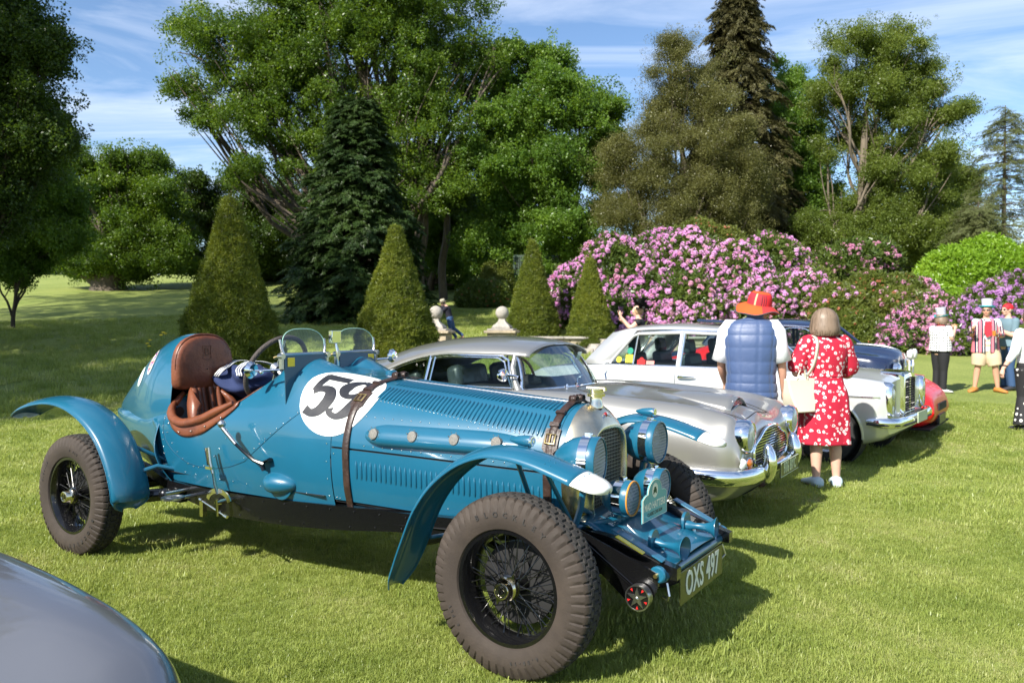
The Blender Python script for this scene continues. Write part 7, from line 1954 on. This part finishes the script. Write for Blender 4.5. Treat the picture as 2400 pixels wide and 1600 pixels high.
t.links.new(fr.outputs[0], r.inputs[0]); t.links.new(r.outputs[0], b_.inputs['Base Color']); BLZ = m
k = loft(dense([(0,-.01,.80,.265,.175),(0,-.01,.95,.25,.168),(0,-.01,1.10,.235,.160),(0,-.01,1.28,.240,.160),(0,-.01,1.42,.22,.13),(0,-.005,1.48,.12,.09)], 24), 44, cap=False)
k.f = [f for f in k.f if not all(k.v[i][1] > .09 and abs(k.v[i][0]) < .075 for i in f)]; k.obj('blazer', BLZ, e, ang=80, solid=.008)
for sd in (-1,1):
    k = MB(); el, wr = Vector(arms[sd][0]), Vector(arms[sd][1]); k.tube([Vector((sd*.17,0,1.44)), Vector((sd*.21,0,1.40)), el, el.lerp(wr,.8)], [.06,.072,.056,.046], 16); k.obj('blazer_sleeve', BLZ, e, ang=80)
k = MB(); k.poly([(-.06,.155,1.44),(.06,.155,1.44),(.075,.185,1.22),(.03,.185,1.12),(-.05,.185,1.15)], (0,.012,0)); k.obj('scarf', mat('red_scarf'), e)
face(e, c, R, s, glasses=True); tophat(e, R, c, s)
hair_cap(e, R, c, s, mat('grey_hair', (.35,.33,.30), .6), (.080,.098,.07), (0,-.03,.02))
shoes(e, H, legs, mat('tan_shoe', (.45,.18,.04), .6))
pz = Vector((gx, gy, ground_z(gx, gy))) + Matrix.Rotation(PI-.3,3,'Z') @ Vector((-.04,.43,1.20))
k = MB(); k.lathe([(-.05,0),(-.05,.026),(.05,.036),(.05,.034),(-.04,.024)], (0,0,0), (0,0,1), 20); cu_ = k.obj('cup', mat('amber_drink', (.6,.18,.03), .2, 0, .6), None); cu_.location = pz; tag(cu_, 'amber drink in a plastic cup held by the man in the striped blazer', 'cup')

# ---------- man with the red cap in profile
H = 1.80; gx, gy = 10.25, 16.75
legs = {-1: ((-.09,.02,.50),(-.10,-.02,.08),0), 1: ((.09,.02,.50),(.10,-.02,.08),0)}
arms = {-1: ((-.22,.06,1.14),(-.10,.34,1.26),(.2,.9,.2),(0,0,1)), 1: ((.24,.02,1.12),(.20,.26,1.22),(0,.9,.2),(0,0,1))}
e, b, (R, c, s) = person((gx, gy, ground_z(gx, gy)), 1.75, H, 'man in profile with a red cap, dark glasses and grey polo shirt', arms, legs, .011, SKIN2, 1.05)
trousers(e, H, legs, mat('blue_denim', (.03,.07,.16), .8)); top(e, H, arms, mat('grey_polo', (.12,.19,.23), .8), .8, 1.05, zb=.50)
hair_cap(e, R, c, s, mat('grey_hair'), (.080,.098,.075), (0,-.022,.01))
k = MB(); hm = hair_cap(e, R, c, s*1.03, mat('red_cap', (.55,.01,.02), .7), (.083,.100,.085), (0,-.022,.035), 'cap', wob=0)
k.box(c + R @ Vector((0,-.13,.03)), (.10,.09,.008)); k.obj('cap_peak', mat('red_cap'), e); face(e, c, R, s, glasses=True)
shoes(e, H, legs, mat('dark_shoe', (.03,.03,.035), .6))

# ---------- woman in white shirt and spotted trousers, cut by the picture edge
H = 1.70; gx, gy = 7.14, 11.15
legs = {-1: ((-.10,.02,.47),(-.13,-.02,.08),0), 1: ((.10,.02,.47),(.13,-.02,.08),0)}
arms = {-1: ((-.30,-.02,1.08),(-.40,.06,.86),(-.15,.1,-1),(1,0,0)), 1: ((.24,.0,1.05),(.25,.16,.86),(0,.2,-1),(-1,0,0))}
e, b, (R, c, s) = person((gx, gy, ground_z(gx, gy)), .25, H, 'person in a white shirt and black trousers with white dots, cut by the picture edge', arms, legs, .010, SKIN2, 1.0)
trousers(e, H, legs, checker('dotted_cloth', (.78,.76,.70), (.012,.012,.014), 13, .27), 1.1, r0=.075, r1=.075)
top(e, H, arms, COTTON, 1.55, 1.05, zb=.55, infl=1.25)
hair_cap(e, R, c, s, HAIRB, (.092,.108,.115), (0,-.025,.0)); face(e, c, R, s); shoes(e, H, legs, mat('dark_shoe'))
k = MB(); k.torus(Vector((-.385,.05,.90)), (.3,0,1), .030, .010, 18, 6); k.obj('watch', BLACKM, e)
k = MB(); rows = [[(.16*math.cos(a)*(1-.25*t), .07*math.sin(a), .40*t-.2) for a in np.linspace(0,2*PI,17)[:-1]] for t in np.linspace(0,1,6)]
dn = k.grid(rows, cv=True, cap=True).obj('denim_bag', mat('blue_denim'), None, ang=60); dn.location = (7.18, 10.85, .72); tag(dn, 'blue denim bag hanging beside the dotted trousers', 'bag')
k = MB(); k.tube([Vector((-.08,0,.18)), Vector((-.05,.06,.5)), Vector((0,.10,.72)), Vector((.05,.06,.5)), Vector((.08,0,.18))], .012, 6); k.obj('bag_strap', mat('blue_denim'), dn)

# ---------- child leaning over the stone ball
H = 1.28; P = at(1066, 796, 24.9); gz = P.z
legs = {-1: ((-.06,.06,.36),(-.05,-.05,.06),0), 1: ((.09,-.02,.36),(.09,-.24,.06),.2)}
arms = {-1: ((-.16,.24,.90),(-.10,.42,.94),(.3,1,0),(0,0,-1)), 1: ((.16,.24,.90),(.10,.42,.95),(-.3,1,0),(0,0,-1))}
e, b, (R, c, s) = person((P.x+.02, P.y+.05, gz), 1.45, H, 'child in a straw hat and dark jumper leaning over the stone ball', arms, legs, .011, SKIN2, 1.05, yaw=.0, headoff=(0,.06))
e.rotation_euler = (-.27, 0, 1.45)
trousers(e, H, legs, mat('blue_denim'), 1.1); top(e, H, arms, mat('dark_jumper', (.012,.012,.022), .9), 1.7, 1.1)
k = MB(); k.tube([(0,.0,.98),(0,.10,1.05),(0,.16,1.12)], [.07,.06,.04], 12); k.obj('jumper_neck', mat('dark_jumper'), e)
face(e, c, R, s); hair_cap(e, R, c, s, HAIRB, (.080,.098,.075), (0,-.02,.01))
hm = empty('straw_hat', c + R @ Vector((0,-.01,.05)), 0, parent=e)
k = MB(); k.lathe([(0,.082),(.06,.078),(.085,.066),(.088,0)], (0,0,0), (0,0,1), 26); k.lathe([(-.012,.13),(0,.082)], (0,0,0), (0,0,1), 26); k.obj('hat_crown', mat('straw', (.42,.38,.28), .8, bump=.5, bscale=120), hm, ang=50)
k = MB(); k.lathe([(.004,.0835),(.024,.082)], (0,0,0), (0,0,1), 26); k.obj('hat_band', BLACKM, hm, solid=.003)

# ---------- person with a black feathered hat behind the pale saloon, holding up a phone
H = 1.64; P = at(1497, 760, 15.5); gx, gy = P.x, P.y
legs = {-1: ((-.085,.0,.45),(-.09,-.02,.07),0), 1: ((.085,.0,.45),(.09,-.02,.07),0)}
arms = {-1: ((-.18,.14,1.18),(-.17,.33,1.40),(0,.3,1),(1,0,0)), 1: ((.18,.10,1.12),(.04,.30,1.30),(-.3,.6,.6),(-1,0,0))}
e, b, (R, c, s) = person((gx, gy, ground_z(gx, gy)), 1.35, H, 'person with a black feathered hat holding up a phone behind the pale saloon', arms, legs, .012, SKIN2, 1.0)
trousers(e, H, legs, mat('black_cloth')); top(e, H, arms, mat('black_cloth'), .12, 1.0)
hair_cap(e, R, c, s, mat('blond_hair', (.36,.24,.13), .6, bump=.5, bscale=14), (.088,.102,.10), (0,-.025,-.005)); face(e, c, R, s)
k = MB()
for i in range(90):
    a, q = rnd.uniform(0, 2*PI), rnd.uniform(.3, 1); d = Vector((math.cos(a)*q, math.sin(a)*q-.1, rnd.uniform(-.3,.9))); p0 = c + R @ Vector((0,-.06,.08)); tip = p0 + d*rnd.uniform(.14,.26); n_ = d.cross(Vector((0,0,1))).normalized()*.02
    k.add([p0-n_, p0+n_, p0.lerp(tip,.6)+n_*1.8+Vector((0,0,.012)), tip-Vector((0,0,.02)), p0.lerp(tip,.6)-n_*1.8+Vector((0,0,.012))], [(0,1,2,3,4)])
k.obj('feathered_hat', BLACKM, e, ang=None, kind='stuff', recalc=False)
ph = MB(); ph.box((0,0,0), (.075,.009,.15)); po = ph.obj('phone', BLACKP, None, bevel=.004); po.location = Vector((gx, gy, ground_z(gx, gy))) + Matrix.Rotation(1.35,3,'Z') @ Vector((-.16,.37,1.53)); po.rotation_euler = (0,0,1.35); tag(po, 'dark phone held up by the person with the black feathered hat', 'phone')
# ================================================================ lawn grass
def tuft(name, m, n, rad, h, seed, w=.0035, lean=.45):
    r = random.Random(seed); v, f = [], []
    for i in range(n):
        a, q = r.uniform(0, 2*PI), math.sqrt(r.random())*rad; p = Vector((q*math.cos(a), q*math.sin(a), -.004)); b = r.uniform(0, 2*PI); d = Vector((math.cos(b), math.sin(b), 0)); x = Vector((-d.y, d.x, 0))*w*r.uniform(.7,1.3); L = h*r.uniform(.5,1.3); l = lean*r.uniform(.2,1.6)
        p1 = p + Vector((0,0,L*.55)) + d*L*.22*l; p2 = p + Vector((0,0,L*(1-.25*l))) + d*L*.75*l; k = len(v); v += [p-x, p+x, p1+x*.8, p1-x*.8, p2]; f += [(k,k+1,k+2,k+3),(k+3,k+2,k+4)]
    me = bpy.data.meshes.new(name); me.from_pydata(v, [], f); me.materials.append(m)
    return me
GR1 = leaf_material('grass_blade', [(.155,.215,.040),(.235,.295,.065),(.325,.375,.10),(.43,.42,.20)], .42, .4, pos=1.3)
stock('tuft_near', [tuft('grass_tuft', GR1, 40, .055, .028, 100+j, w=.0015, lean=.7) for j in range(6)])
stock('tuft_mid', [tuft('grass_tuft', GR1, 40, .12, .036, 120+j, w=.0028, lean=.6) for j in range(5)])
stock('tuft_long', [tuft('grass_tuft', GR1, 30, .16, .13, 140+j, w=.005, lean=.6) for j in range(5)])
def patch(name, n, r0, r1, stockname, size, ang=.66, y_off=0):
    a = nprs.uniform(-ang, ang, n); r = np.sqrt(nprs.uniform(r0*r0, r1*r1, n)); x, y = r*np.sin(a), r*np.cos(a); z = np.array([terrain(q, w) for q, w in zip(x, y)])
    den = .5+.5*np.sin(x*2.1+np.sin(y*1.7))*np.sin(y*1.9+x*.6)
    rot = np.stack([nprs.normal(0,.16,n), nprs.normal(0,.16,n), nprs.uniform(0,2*PI,n)], 1)
    o = scatter(name, np.stack([x,y,z],1), rot, size*nprs.uniform(.6,1.2,n)*(.72+.45*den)*np.where(nprs.uniform(0,1,n) < .04, 1.7, 1), stockname, None); tag(o, None, None, None, 'stuff'); return o
tag(patch('lawn_grass', 46000, 1.6, 7.0, 'tuft_near', 1.0, .72), 'short mown sunlit grass around the parked cars', 'grass')
tag(patch('lawn_grass', 40000, 6.8, 17.0, 'tuft_mid', 1.0, .68), 'short mown grass farther back between the cars and the terrace', 'grass')
n = 16000; a = nprs.uniform(-.66, .66, n); r = np.sqrt(nprs.uniform(15**2, 42**2, n)); x, y = r*np.sin(a), r*np.cos(a)
keep = (x < 6) | (y > 40); x, y = x[keep], y[keep]; z = np.array([terrain(q, w) for q, w in zip(x, y)])
o = scatter('meadow_grass', np.stack([x,y,z],1), rand_rot(len(x), .15), nprs.uniform(.5,1.3,len(x)), 'tuft_long'); tag(o, 'longer grass on the terrace and bank below the trees', 'grass', None, 'stuff')

# ================================================================ stone terrace with ball finials
STONE = mat('pale_sandstone', (.40,.33,.23), .9, bump=.5, bscale=30, var=.22, vscale=3, dirt=((.22,.19,.14), 4), objvar=.12)
STONEG = mat('grey_stone', (.36,.33,.29), .9, bump=.4, bscale=30, var=.18, vscale=5, dirt=((.20,.19,.17), 6), objvar=.06)
def stone_block(size): 
    k = MB(); k.box((0,0,0), size); return k
def pillar(px, depth, label):
    p = at(px, 800, depth); z = 0.35; e = empty('stone_pillar', (p.x, p.y, z), -.15, label, 'stone pillar', 'ball topped pillars of the terrace')
    zb = 1.17 - z                                   # top of the sandstone block
    for i in range(3):
        k = MB(); h = zb/3-.012; k.box((0,0,zb/3*i+zb/6), (.80,.80,h)); k.obj('stone', STONE, e, bevel=.015)
    k = MB(); k.box((0,0,zb+.035), (.98,.98,.08)); k.obj('cap_stone', STONE, e, bevel=.015)
    k = MB(); k.box((0,0,zb+.105), (.80,.80,.055)); k.obj('plinth_step', STONEG, e, bevel=.01)
    k = MB(); k.box((0,0,zb+.165), (.56,.56,.06)); rows = []
    for z_, w in ((.19,.27),(.23,.245),(.29,.17),(.35,.115),(.41,.095),(.44,.10)):
        rows.append([(sx*w, sy*w, zb+z_) for sx, sy in ((-1,-1),(1,-1),(1,1),(-1,1))])
    k.grid(rows, cv=True, cap=True); k.obj('pedestal', STONEG, e, ang=30, bevel=.008)
    k = MB(); k.sphere((0,0,zb+.615), .205, 32, 20); k.obj('stone_ball', STONEG, e)
    return e, p
pillar(1177, 25.0, 'stone pillar with a ball finial standing clear between two clipped yews')
pillar(1022, 24.4, 'stone pillar with a ball finial that the child leans over')
# retaining wall courses and curved steps
wall = empty('terrace_wall', (0, 25.0, .0), 0, 'low sandstone retaining wall beside the garden steps', 'wall')
for seg, (xa, xb) in enumerate(((-1.9, -.75), (.15, 2.35), (4.35, 6.2))):
    for c in range(3):
        x = xa + (.0 if c % 2 else -.18)
        while x < xb:
            w = rnd.uniform(.36, .62); w = min(w, xb-x+.1)
            if w < .12: break
            k = MB(); k.box((x+w/2, .12 if seg else 0, .42+.19*c+.09), (w-.014, .34, .176)); k.obj('stone', STONE, wall, bevel=.012); x += w
for seg, (xa, xb) in enumerate(((.0, 2.4), (4.3, 6.3))):
    x = xa
    while x < xb: w = .8; k = MB(); k.box((x+w/2, .10, 1.02), (w-.01, .46, .07)); k.obj('coping', STONEG, wall, bevel=.015); x += w
steps = empty('garden_steps', (3.35, 25.3, .40), 0, 'curved stone garden steps seen through the windscreen of the silver coupe', 'steps')
for i in range(4):
    R0, R1 = 1.75-.30*i, 1.40-.30*i-.05
    for j in range(7):
        a0, a1 = PI + j*PI/7+.01, PI + (j+1)*PI/7-.01; k = MB(); rows = []
        for z_ in (0, .15): rows.append([((R0)*math.cos(a), (R0)*math.sin(a)*.8, .145*i+z_) for a in np.linspace(a0,a1,5)] + [(max(R1,.05)*math.cos(a), max(R1,.05)*math.sin(a)*.8, .145*i+z_) for a in np.linspace(a1,a0,5)])
        k.grid(rows, cv=True, cap=True); k.obj('step_stone', STONEG, steps, ang=30)

# ================================================================ clipped yews
def yew(px, depth, top_px, base_w, n, size, label, zoff=0):
    b = foot(px, depth); H = at(px, top_px, depth).z - b.z; R = base_w/2; e = empty('clipped_yew', b, 0, label, 'yew tree', 'clipped yew cones along the terrace')
    k = MB(); k.lathe([(0,R*.86),(H*.3,R*.64),(H*.6,R*.38),(H*.9,R*.10),(H*.95,.01)], (0,0,0), (0,0,1), 24); k.obj('shade_core', mat('shaded_twigs'), e)  # dark inner cone blocks the view through, as shade within the yew
    k = MB(); k.cyl((0,0,-.2), (0,0,H*.6), .09, .03); k.obj('trunk', BARK, e)
    t = 1-np.sqrt(nprs.uniform(0,1,n)); t = t*.985; a = nprs.uniform(0,2*PI,n)
    prof = (1-t)**1.02*R*(1+.08*np.sin(t*PI)) + .06
    rr = prof*nprs.uniform(.86,1.05,n)*(1+.045*np.sin(a*3+t*9)+.035*np.sin(a*7-t*17)+.03*np.sin(t*41+a*2)); P = np.stack([rr*np.cos(a), rr*np.sin(a), t*H], 1)
    rot = np.stack([nprs.normal(0,.35,n), .75+nprs.normal(0,.3,n), a+nprs.normal(0,.3,n)], 1)
    scatter('foliage', P, rot, nprs.uniform(.6,1.3,n)*size, 'yew', e)
    return e
yew(540, 17.0, 452, 2.12, 12000, .13, 'tallest and darkest clipped yew cone, behind the racing car cockpit')
yew(928, 21.5, 522, 2.18, 12000, .13, 'broad sunlit clipped yew cone behind the silver coupe roof')
yew(1248, 27.0, 558, 1.62, 8000, .12, 'narrow clipped yew cone beside the free standing stone ball')
yew(1383, 25.6, 597, 1.42, 7000, .11, 'smallest clipped yew cone, in front of the pink rhododendron')

# ================================================================ trees
tree('oak_tree', 'great spreading oak with a long limb reaching left over the lawn', foot(905, 44), lob([
 (470,110,70),(440,180,55),(520,60,70),(600,70,90),(560,160,80),(470,265,45),(540,250,80),(640,170,100),(700,60,110),(640,290,95),(740,240,110),(800,110,130),(850,0,130),(950,60,130),(1040,20,110),(1090,90,70),(930,180,130),(1040,190,100),(1120,170,60),(830,300,120),(950,320,120),(1060,320,90),(700,360,60),(600,400,45),(660,-60,100),(800,-130,140),(960,-120,140),(1160,150,35),(1000,430,90),(880,430,110),(560,410,40)], 44),
 12500, 'oak', .80, .75, limbs=5)
tree('dark_leaning_tree', 'nearest dark leafy tree filling the left edge of the picture', foot(-160, 21), lob([
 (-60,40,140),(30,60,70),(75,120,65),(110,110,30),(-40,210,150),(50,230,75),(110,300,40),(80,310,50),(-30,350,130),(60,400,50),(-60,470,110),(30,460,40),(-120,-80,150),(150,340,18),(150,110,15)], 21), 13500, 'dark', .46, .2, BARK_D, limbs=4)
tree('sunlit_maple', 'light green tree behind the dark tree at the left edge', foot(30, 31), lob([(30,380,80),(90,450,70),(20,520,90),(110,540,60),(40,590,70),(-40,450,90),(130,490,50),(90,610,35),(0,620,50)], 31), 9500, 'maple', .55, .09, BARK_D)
tree('old_oak', 'old oak with a very thick short trunk standing in the far meadow', foot(256, 56), lob([
 (180,430,62),(240,385,55),(300,400,60),(360,420,55),(400,470,55),(150,500,65),(240,490,80),(330,500,80),(420,540,50),(190,570,60),(290,580,80),(380,590,60),(440,610,35),(140,590,40),(170,620,35),(330,625,40),(210,610,35)], 56), 7500, 'oak', .95, 1.35, fork=.3, limbs=3)
tree('meadow_oak', 'dark oak between the old oak and the tallest yew cone', foot(500, 62), lob([(450,440,40),(480,500,60),(530,470,60),(580,520,60),(480,580,60),(560,600,70),(630,560,70),(640,470,50),(600,430,40)], 62), 4500, 'dark', .95, .5)
tree('woodland_oak', 'dark woodland tree behind the dark pointed conifer', foot(700, 66), lob([(680,520,70),(700,600,80),(640,620,60),(760,560,80),(780,630,60),(720,460,60)], 66), 4200, 'dark', 1.0, .5)
tree('woodland_tree', 'bright leafy woodland tree above the pair of slender trunks', foot(1010, 55), lob([(1000,520,80),(1080,560,80),(1050,480,80),(960,600,60),(1040,630,50),(1110,630,60),(1120,500,70)], 55), 5000, 'maple', .85, .3)
tree('woodland_oak', 'dark leafy tree just behind the broad sunlit yew cone', foot(920, 60), lob([(900,560,80),(950,520,80),(880,640,60),(960,640,60),(840,600,60)], 60), 3800, 'dark', .95, .4)
tree('field_maple', 'bright green maple between the great oak and the brown green birch', foot(1290, 46), lob([
 (1150,200,55),(1210,180,65),(1290,170,60),(1180,290,80),(1290,260,85),(1360,240,60),(1400,300,50),(1180,400,90),(1290,380,100),(1380,390,75),(1200,510,85),(1300,520,90),(1390,490,55),(1130,580,60),(1230,620,60),(1310,600,50),(1430,260,35)], 46), 12500, 'maple', .72, .34, limbs=4)
tree('birch_tree', 'tall brownish green birch in front of the spruce', foot(1620, 42), lob([
 (1560,120,35),(1600,90,35),(1570,180,50),(1620,170,50),(1560,260,65),(1640,260,65),(1530,350,75),(1620,350,85),(1690,330,60),(1500,440,75),(1600,450,100),(1700,430,85),(1520,530,80),(1640,540,100),(1750,520,70),(1450,500,45),(1470,350,35)], 42), 14500, 'birch', .58, .26, BARK_L, limbs=5)
tree('green_tree', 'dark green leafy tree between the spruce and the tall beech', foot(1850, 50), lob([(1830,190,50),(1860,240,60),(1830,320,70),(1890,350,60),(1800,420,80),(1880,450,80),(1830,540,90),(1920,540,70),(1770,560,60),(1930,420,40)], 50), 7500, 'maple', .75, .32)
conifer('spruce_tree', 'tall dark brownish spruce rising behind the birch to the picture top', foot(1722, 47), at(1700,-70,47).z-foot(1722,47).z, 5.2, 7000, 'spruce', 1.0, taper=.85, droop=.42, tiers=34, trunk_r=.38)
conifer('dark_cypress', 'dark pointed conifer in front of the great oak', foot(838, 37), at(838,225,37).z-foot(838,37).z, 3.6, 8500, 'needle', .80, taper=.72, droop=.30, tiers=40, trunk_r=.26)
tree('beech_tree', 'tall airy beech with a bare pale trunk on the right', foot(1992, 45), lob([
 (2010,130,60),(2080,105,65),(2130,160,55),(1960,190,50),(2040,210,70),(2120,230,70),(2190,220,40),(1920,250,28),(1990,290,60),(2080,310,75),(2170,310,60),(2230,270,35),(2250,250,25),(1940,350,30),(2120,390,65),(2200,380,45),(2050,400,50),(2100,480,75),(2190,470,60),(2060,560,70),(2150,570,75),(1960,500,60),(1980,580,60),(1900,540,40)], 45), 10500, 'beech', .70, .36, BARK_L, limbs=4, fork=.6)
tree('yellow_green_tree', 'olive green tree between the beech and the sparse larch', foot(2215, 52), lob([(2180,400,35),(2220,390,40),(2240,450,50),(2200,500,60),(2260,530,50),(2220,580,60)], 52), 4200, 'beech', .75, .22)
conifer('larch_tree', 'sparse larch with bare horizontal branches at the right edge', foot(2350, 43), at(2350,245,43).z-foot(2350,43).z, 3.9, 2600, 'larch', .75, taper=.75, droop=.12, tiers=24, trunk_r=.17, gap=.22, bark=BARK)
conifer('larch_tree', 'low feathery larch below the sparse one at the right edge', foot(2290, 40), at(2290,470,40).z-foot(2290,40).z, 2.6, 2400, 'larch', .70, taper=.6, droop=.2, tiers=16, trunk_r=.12, gap=.1)
tree('woodland_edge', 'low dark woodland tree filling the gap beneath the birch and the maple', foot(1440, 60), lob([(1400,600,60),(1460,580,60),(1540,600,70),(1650,600,80),(1760,600,80),(1350,640,50)], 60), 4200, 'dark', .95, .3)
tree('woodland_edge', 'low woodland tree behind the flowers below the beech', foot(1960, 56), lob([(1880,600,60),(1960,620,60),(2050,610,70),(2150,620,70),(2250,600,70),(2350,600,70)], 56), 4500, 'beech', .9, .3)
for px, d, w in ((990, 47, .22), (1040, 47.5, .26)):
    b = foot(px, d); e = empty('slender_tree', b, 0, 'slender pale tree trunk ' + ('nearest the broad yew cone' if px == 990 else 'second from the broad yew cone'), 'tree', 'slender trunks at the woodland edge')
    k = MB(); k.tube(spline([(0,0,-.2),(-.1,0,2),(.2,0,4),(.1,0,7)], 12), [w*(1-.03*i) for i in range(12)], 9); k.obj('trunk', BARK_L, e, ang=80)
    P = crown_points([((.2,0,6.5),1.8)], 500); scatter('crown', P, rand_rot(len(P)), nprs.uniform(.7,1.2,len(P))*.6, 'dark', e)
# trees out of the picture on the left whose crowns shade the lawn
for (x, y, h, r, lab) in ((-26, 24, 20, 6.5, 'very tall tree outside the picture shading the middle of the lawn'), (-20, 15.5, 18.5, 5.0, 'very tall slim tree outside the picture in front of the other shade trees'), (-33, 34, 20, 7.5, 'very tall broad tree outside the picture behind the other shade trees'), (-28, 28, 13, 7.0, 'farthest tree outside the picture whose shade reaches the meadow'), (-22, 21.5, 11, 5.5, 'tree outside the picture next to the farthest one'), (-17.5, 6.5, 11, 4.6, 'tall tree just outside the picture whose shade crosses the lawn'), (-25, 17, 12, 6.0, 'broad tree outside the picture shading the far lawn'), (-20.5, 12.5, 9, 3.6, 'smaller tree standing between the two trees outside the picture')):
    tree('shade_tree', lab, (x, y, terrain(x, y)), [(Vector((x+r*.5*math.cos(a), y+r*.5*math.sin(a), h+dz)), r*.55) for a, dz in ((0,-2.2),(1.3,0),(2.6,-1),(3.9,1.5),(5.2,-.5),(.6,2.6))], 2300, 'dark', .75, .3)
# far tree line closing the horizon
for i, px in enumerate(range(-500, 3000, 170)):
    d = rnd.uniform(95, 125); h = rnd.uniform(50, 95)*(1.0 if px < 1300 else .9)
    tree('distant_tree', 'one of the far woodland trees closing the horizon behind the meadow and bushes', foot(px, d), lob([(px-50,655-h*.45,h*.62),(px+45,655-h*.5,h*.62),(px,655-h*.85,h*.5)], d), 850, 'dark', 1.7, .3, group='trees of the distant wood', limbs=1)

# ================================================================ flowering bushes
def B(px, py, r, d): return (at(px, py, d), r/F_PX*d)
mound('rhododendron', 'great mound of rhododendron covered in pink flowers', [B(1500,680,95,29.5),B(1360,690,75,29.5),B(1310,720,45,29.5),B(1600,650,105,30),B(1700,680,110,29.5),B(1800,650,95,30.5),B(1440,640,85,30),B(1540,620,75,31),B(1780,730,90,28),B(1600,740,95,28),B(1440,750,75,28),B(1880,720,80,28)], 15000, 'rhodo', .24,
 [('pink', 7600, .12, lambda x, y, z: math.sin(x*.9+z*2.1)+math.sin(x*2.3-z*1.4+1) > -.95), ('pale', 1300, .12, None)])
mound('rhododendron', 'green rhododendron with rust coloured buds in the middle of the bank', [B(1960,740,70,27),B(2040,700,60,28),B(1900,690,60,28.5),B(2100,740,60,27),B(2000,790,60,26),B(2110,700,55,28)], 8500, 'azalea', .24,
 [('bud', 800, .07, None), ('pale', 420, .12, lambda x, y, z: x > at(2040,700,27).x), ('pink', 350, .13, lambda x, y, z: x < at(1990,700,27).x and z > 1.9)])
mound('rhododendron', 'pale pink rhododendron behind the spot lamps of the navy saloon', [B(2140,770,55,26),B(2080,800,40,25.3),B(2190,740,50,27),B(2200,800,40,25.5),B(2150,700,45,28)], 4200, 'rhodo', .22, [('pale', 1300, .13, None), ('pink', 700, .13, None)])
mound('rhododendron', 'mauve rhododendron behind the man in the striped blazer', [B(2320,730,65,26.5),B(2270,770,50,25.5),B(2380,700,60,27.5),B(2400,770,60,26),B(2240,800,28,25)], 4600, 'rhodo', .2, [('mauve', 1700, .12, None)])
mound('rhododendron', 'distant pink rhododendron on top of the bank below the beech', [B(2000,620,55,33),B(2060,610,45,33.5),B(1940,630,45,33),B(1870,630,40,33)], 3200, 'rhodo', .26, [('pale', 520, .12, None)])
mound('azalea', 'orange green azalea peeping over the great pink rhododendron', [B(1640,560,45,33.5),B(1580,570,35,33.5),B(1700,580,45,33.5),B(1540,590,40,33)], 2600, 'azalea', .24, [('bud', 260, .07, None)])
mound('laurel_bush', 'bright yellow green laurel behind the mauve rhododendron', [B(2230,660,75,31),B(2310,640,80,31.5),B(2390,660,75,31),B(2160,690,45,30.5),B(2200,720,50,30)], 6500, 'laurel', .26)
mound('dark_shrub', 'dark low shrub bed at the foot of the wood', [B(1120,690,32,43),B(1160,690,32,43),B(1090,700,22,43)], 1500, 'rhodo', .22, [('bud', 60, .08, None)])
for px, lab in ((1148, 'left'), (1182, 'right')):
    b = foot(px, 44.5); H = 2.2; n = 900; e = empty('variegated_shrub', b, 0, 'small variegated conical shrub ' + ('nearer the slender trunks' if lab == 'left' else 'nearer the green container'), 'shrub', 'pair of variegated shrubs')
    t = nprs.uniform(0,1,n); a = nprs.uniform(0,2*PI,n); rr = .42*np.sqrt(np.sin(PI*np.clip(t*.8+.15,0,1))); P = np.stack([rr*np.cos(a), rr*np.sin(a), t*H], 1); scatter('foliage', P, rand_rot(n), nprs.uniform(.2,.3,n), 'azalea', e)
# green shipping container behind the yews
GCON = mat('green_container_paint', (.045,.075,.055), .6, 0, 0, bump=.1, bscale=10, dirt=((.08,.085,.06), 3))
b = foot(1252, 46); cn = empty('green_container', (b.x, b.y, at(1252,650,46).z), .05, 'dark green corrugated container half hidden behind the narrow yew cone', 'container')
k = MB(); pts = []
for i in range(24): x = -1.2+2.4*i/24; pts += [(x, 0), (x+.03, .05), (x+.07, .05), (x+.10, 0)]
k.grid([[(x, -1.2-y, z) for x, y in pts] for z in (-.9, 1.05)]); k.grid([[(1.2, y, z) for y in (-1.2, 1.2)] for z in (-.9, 1.05)]); k.grid([[(-1.2, y, z) for y in (-1.2, 1.2)] for z in (-.9, 1.05)]); k.obj('side_panel', GCON, cn, ang=20)
k = MB(); k.box((0,0,1.10), (2.5,2.5,.12)); k.obj('roof_frame', GCON, cn)
for x in (-1.2, 1.2): k = MB(); k.box((x,-1.22,.1), (.12,.12,2.0)); k.obj('corner_post', GCON, cn)
p = at(1168, 668, 43.6); k = MB(); k.box((0,0,0), (.25,.04,.5)); k.box((0,0,-.5), (.05,.05,.7)); o = k.obj('orange_sign', mat('orange_board', (.5,.10,.02), .6), None); o.location = p; tag(o, 'small orange board among the dark shrubs', 'sign')
# yellow dandelions on the lawn
YF = mat('yellow_petals', (.75,.55,.02), .7); GS = mat('green_stalk', (.08,.14,.03), .8); first = None
for (px, py, d) in ((345,806,15.5),(352,798,15.6),(350,812,15.4),(383,780,15.8),(378,786,15.8),(388,783,15.9)):
    p = at(px, py, d); gz = terrain(p.x, p.y); e = empty('yellow_flower', (p.x, p.y, gz), rnd.uniform(0,6), 'yellow wild flower in the long grass left of the tallest yew', 'flower', 'yellow flowers in the long grass')
    k = MB(); k.tube([(0,0,0),(.01,0,(p.z-gz)*.6),(0,0,p.z-gz)], .005, 5); k.obj('stalk', GS, e)
    k = MB(); k.lathe([(0,.012),(.01,.035),(.02,.03),(.022,0)], (0,0,p.z-gz), (0,0,1), 10); k.obj('flower_head', YF, e)
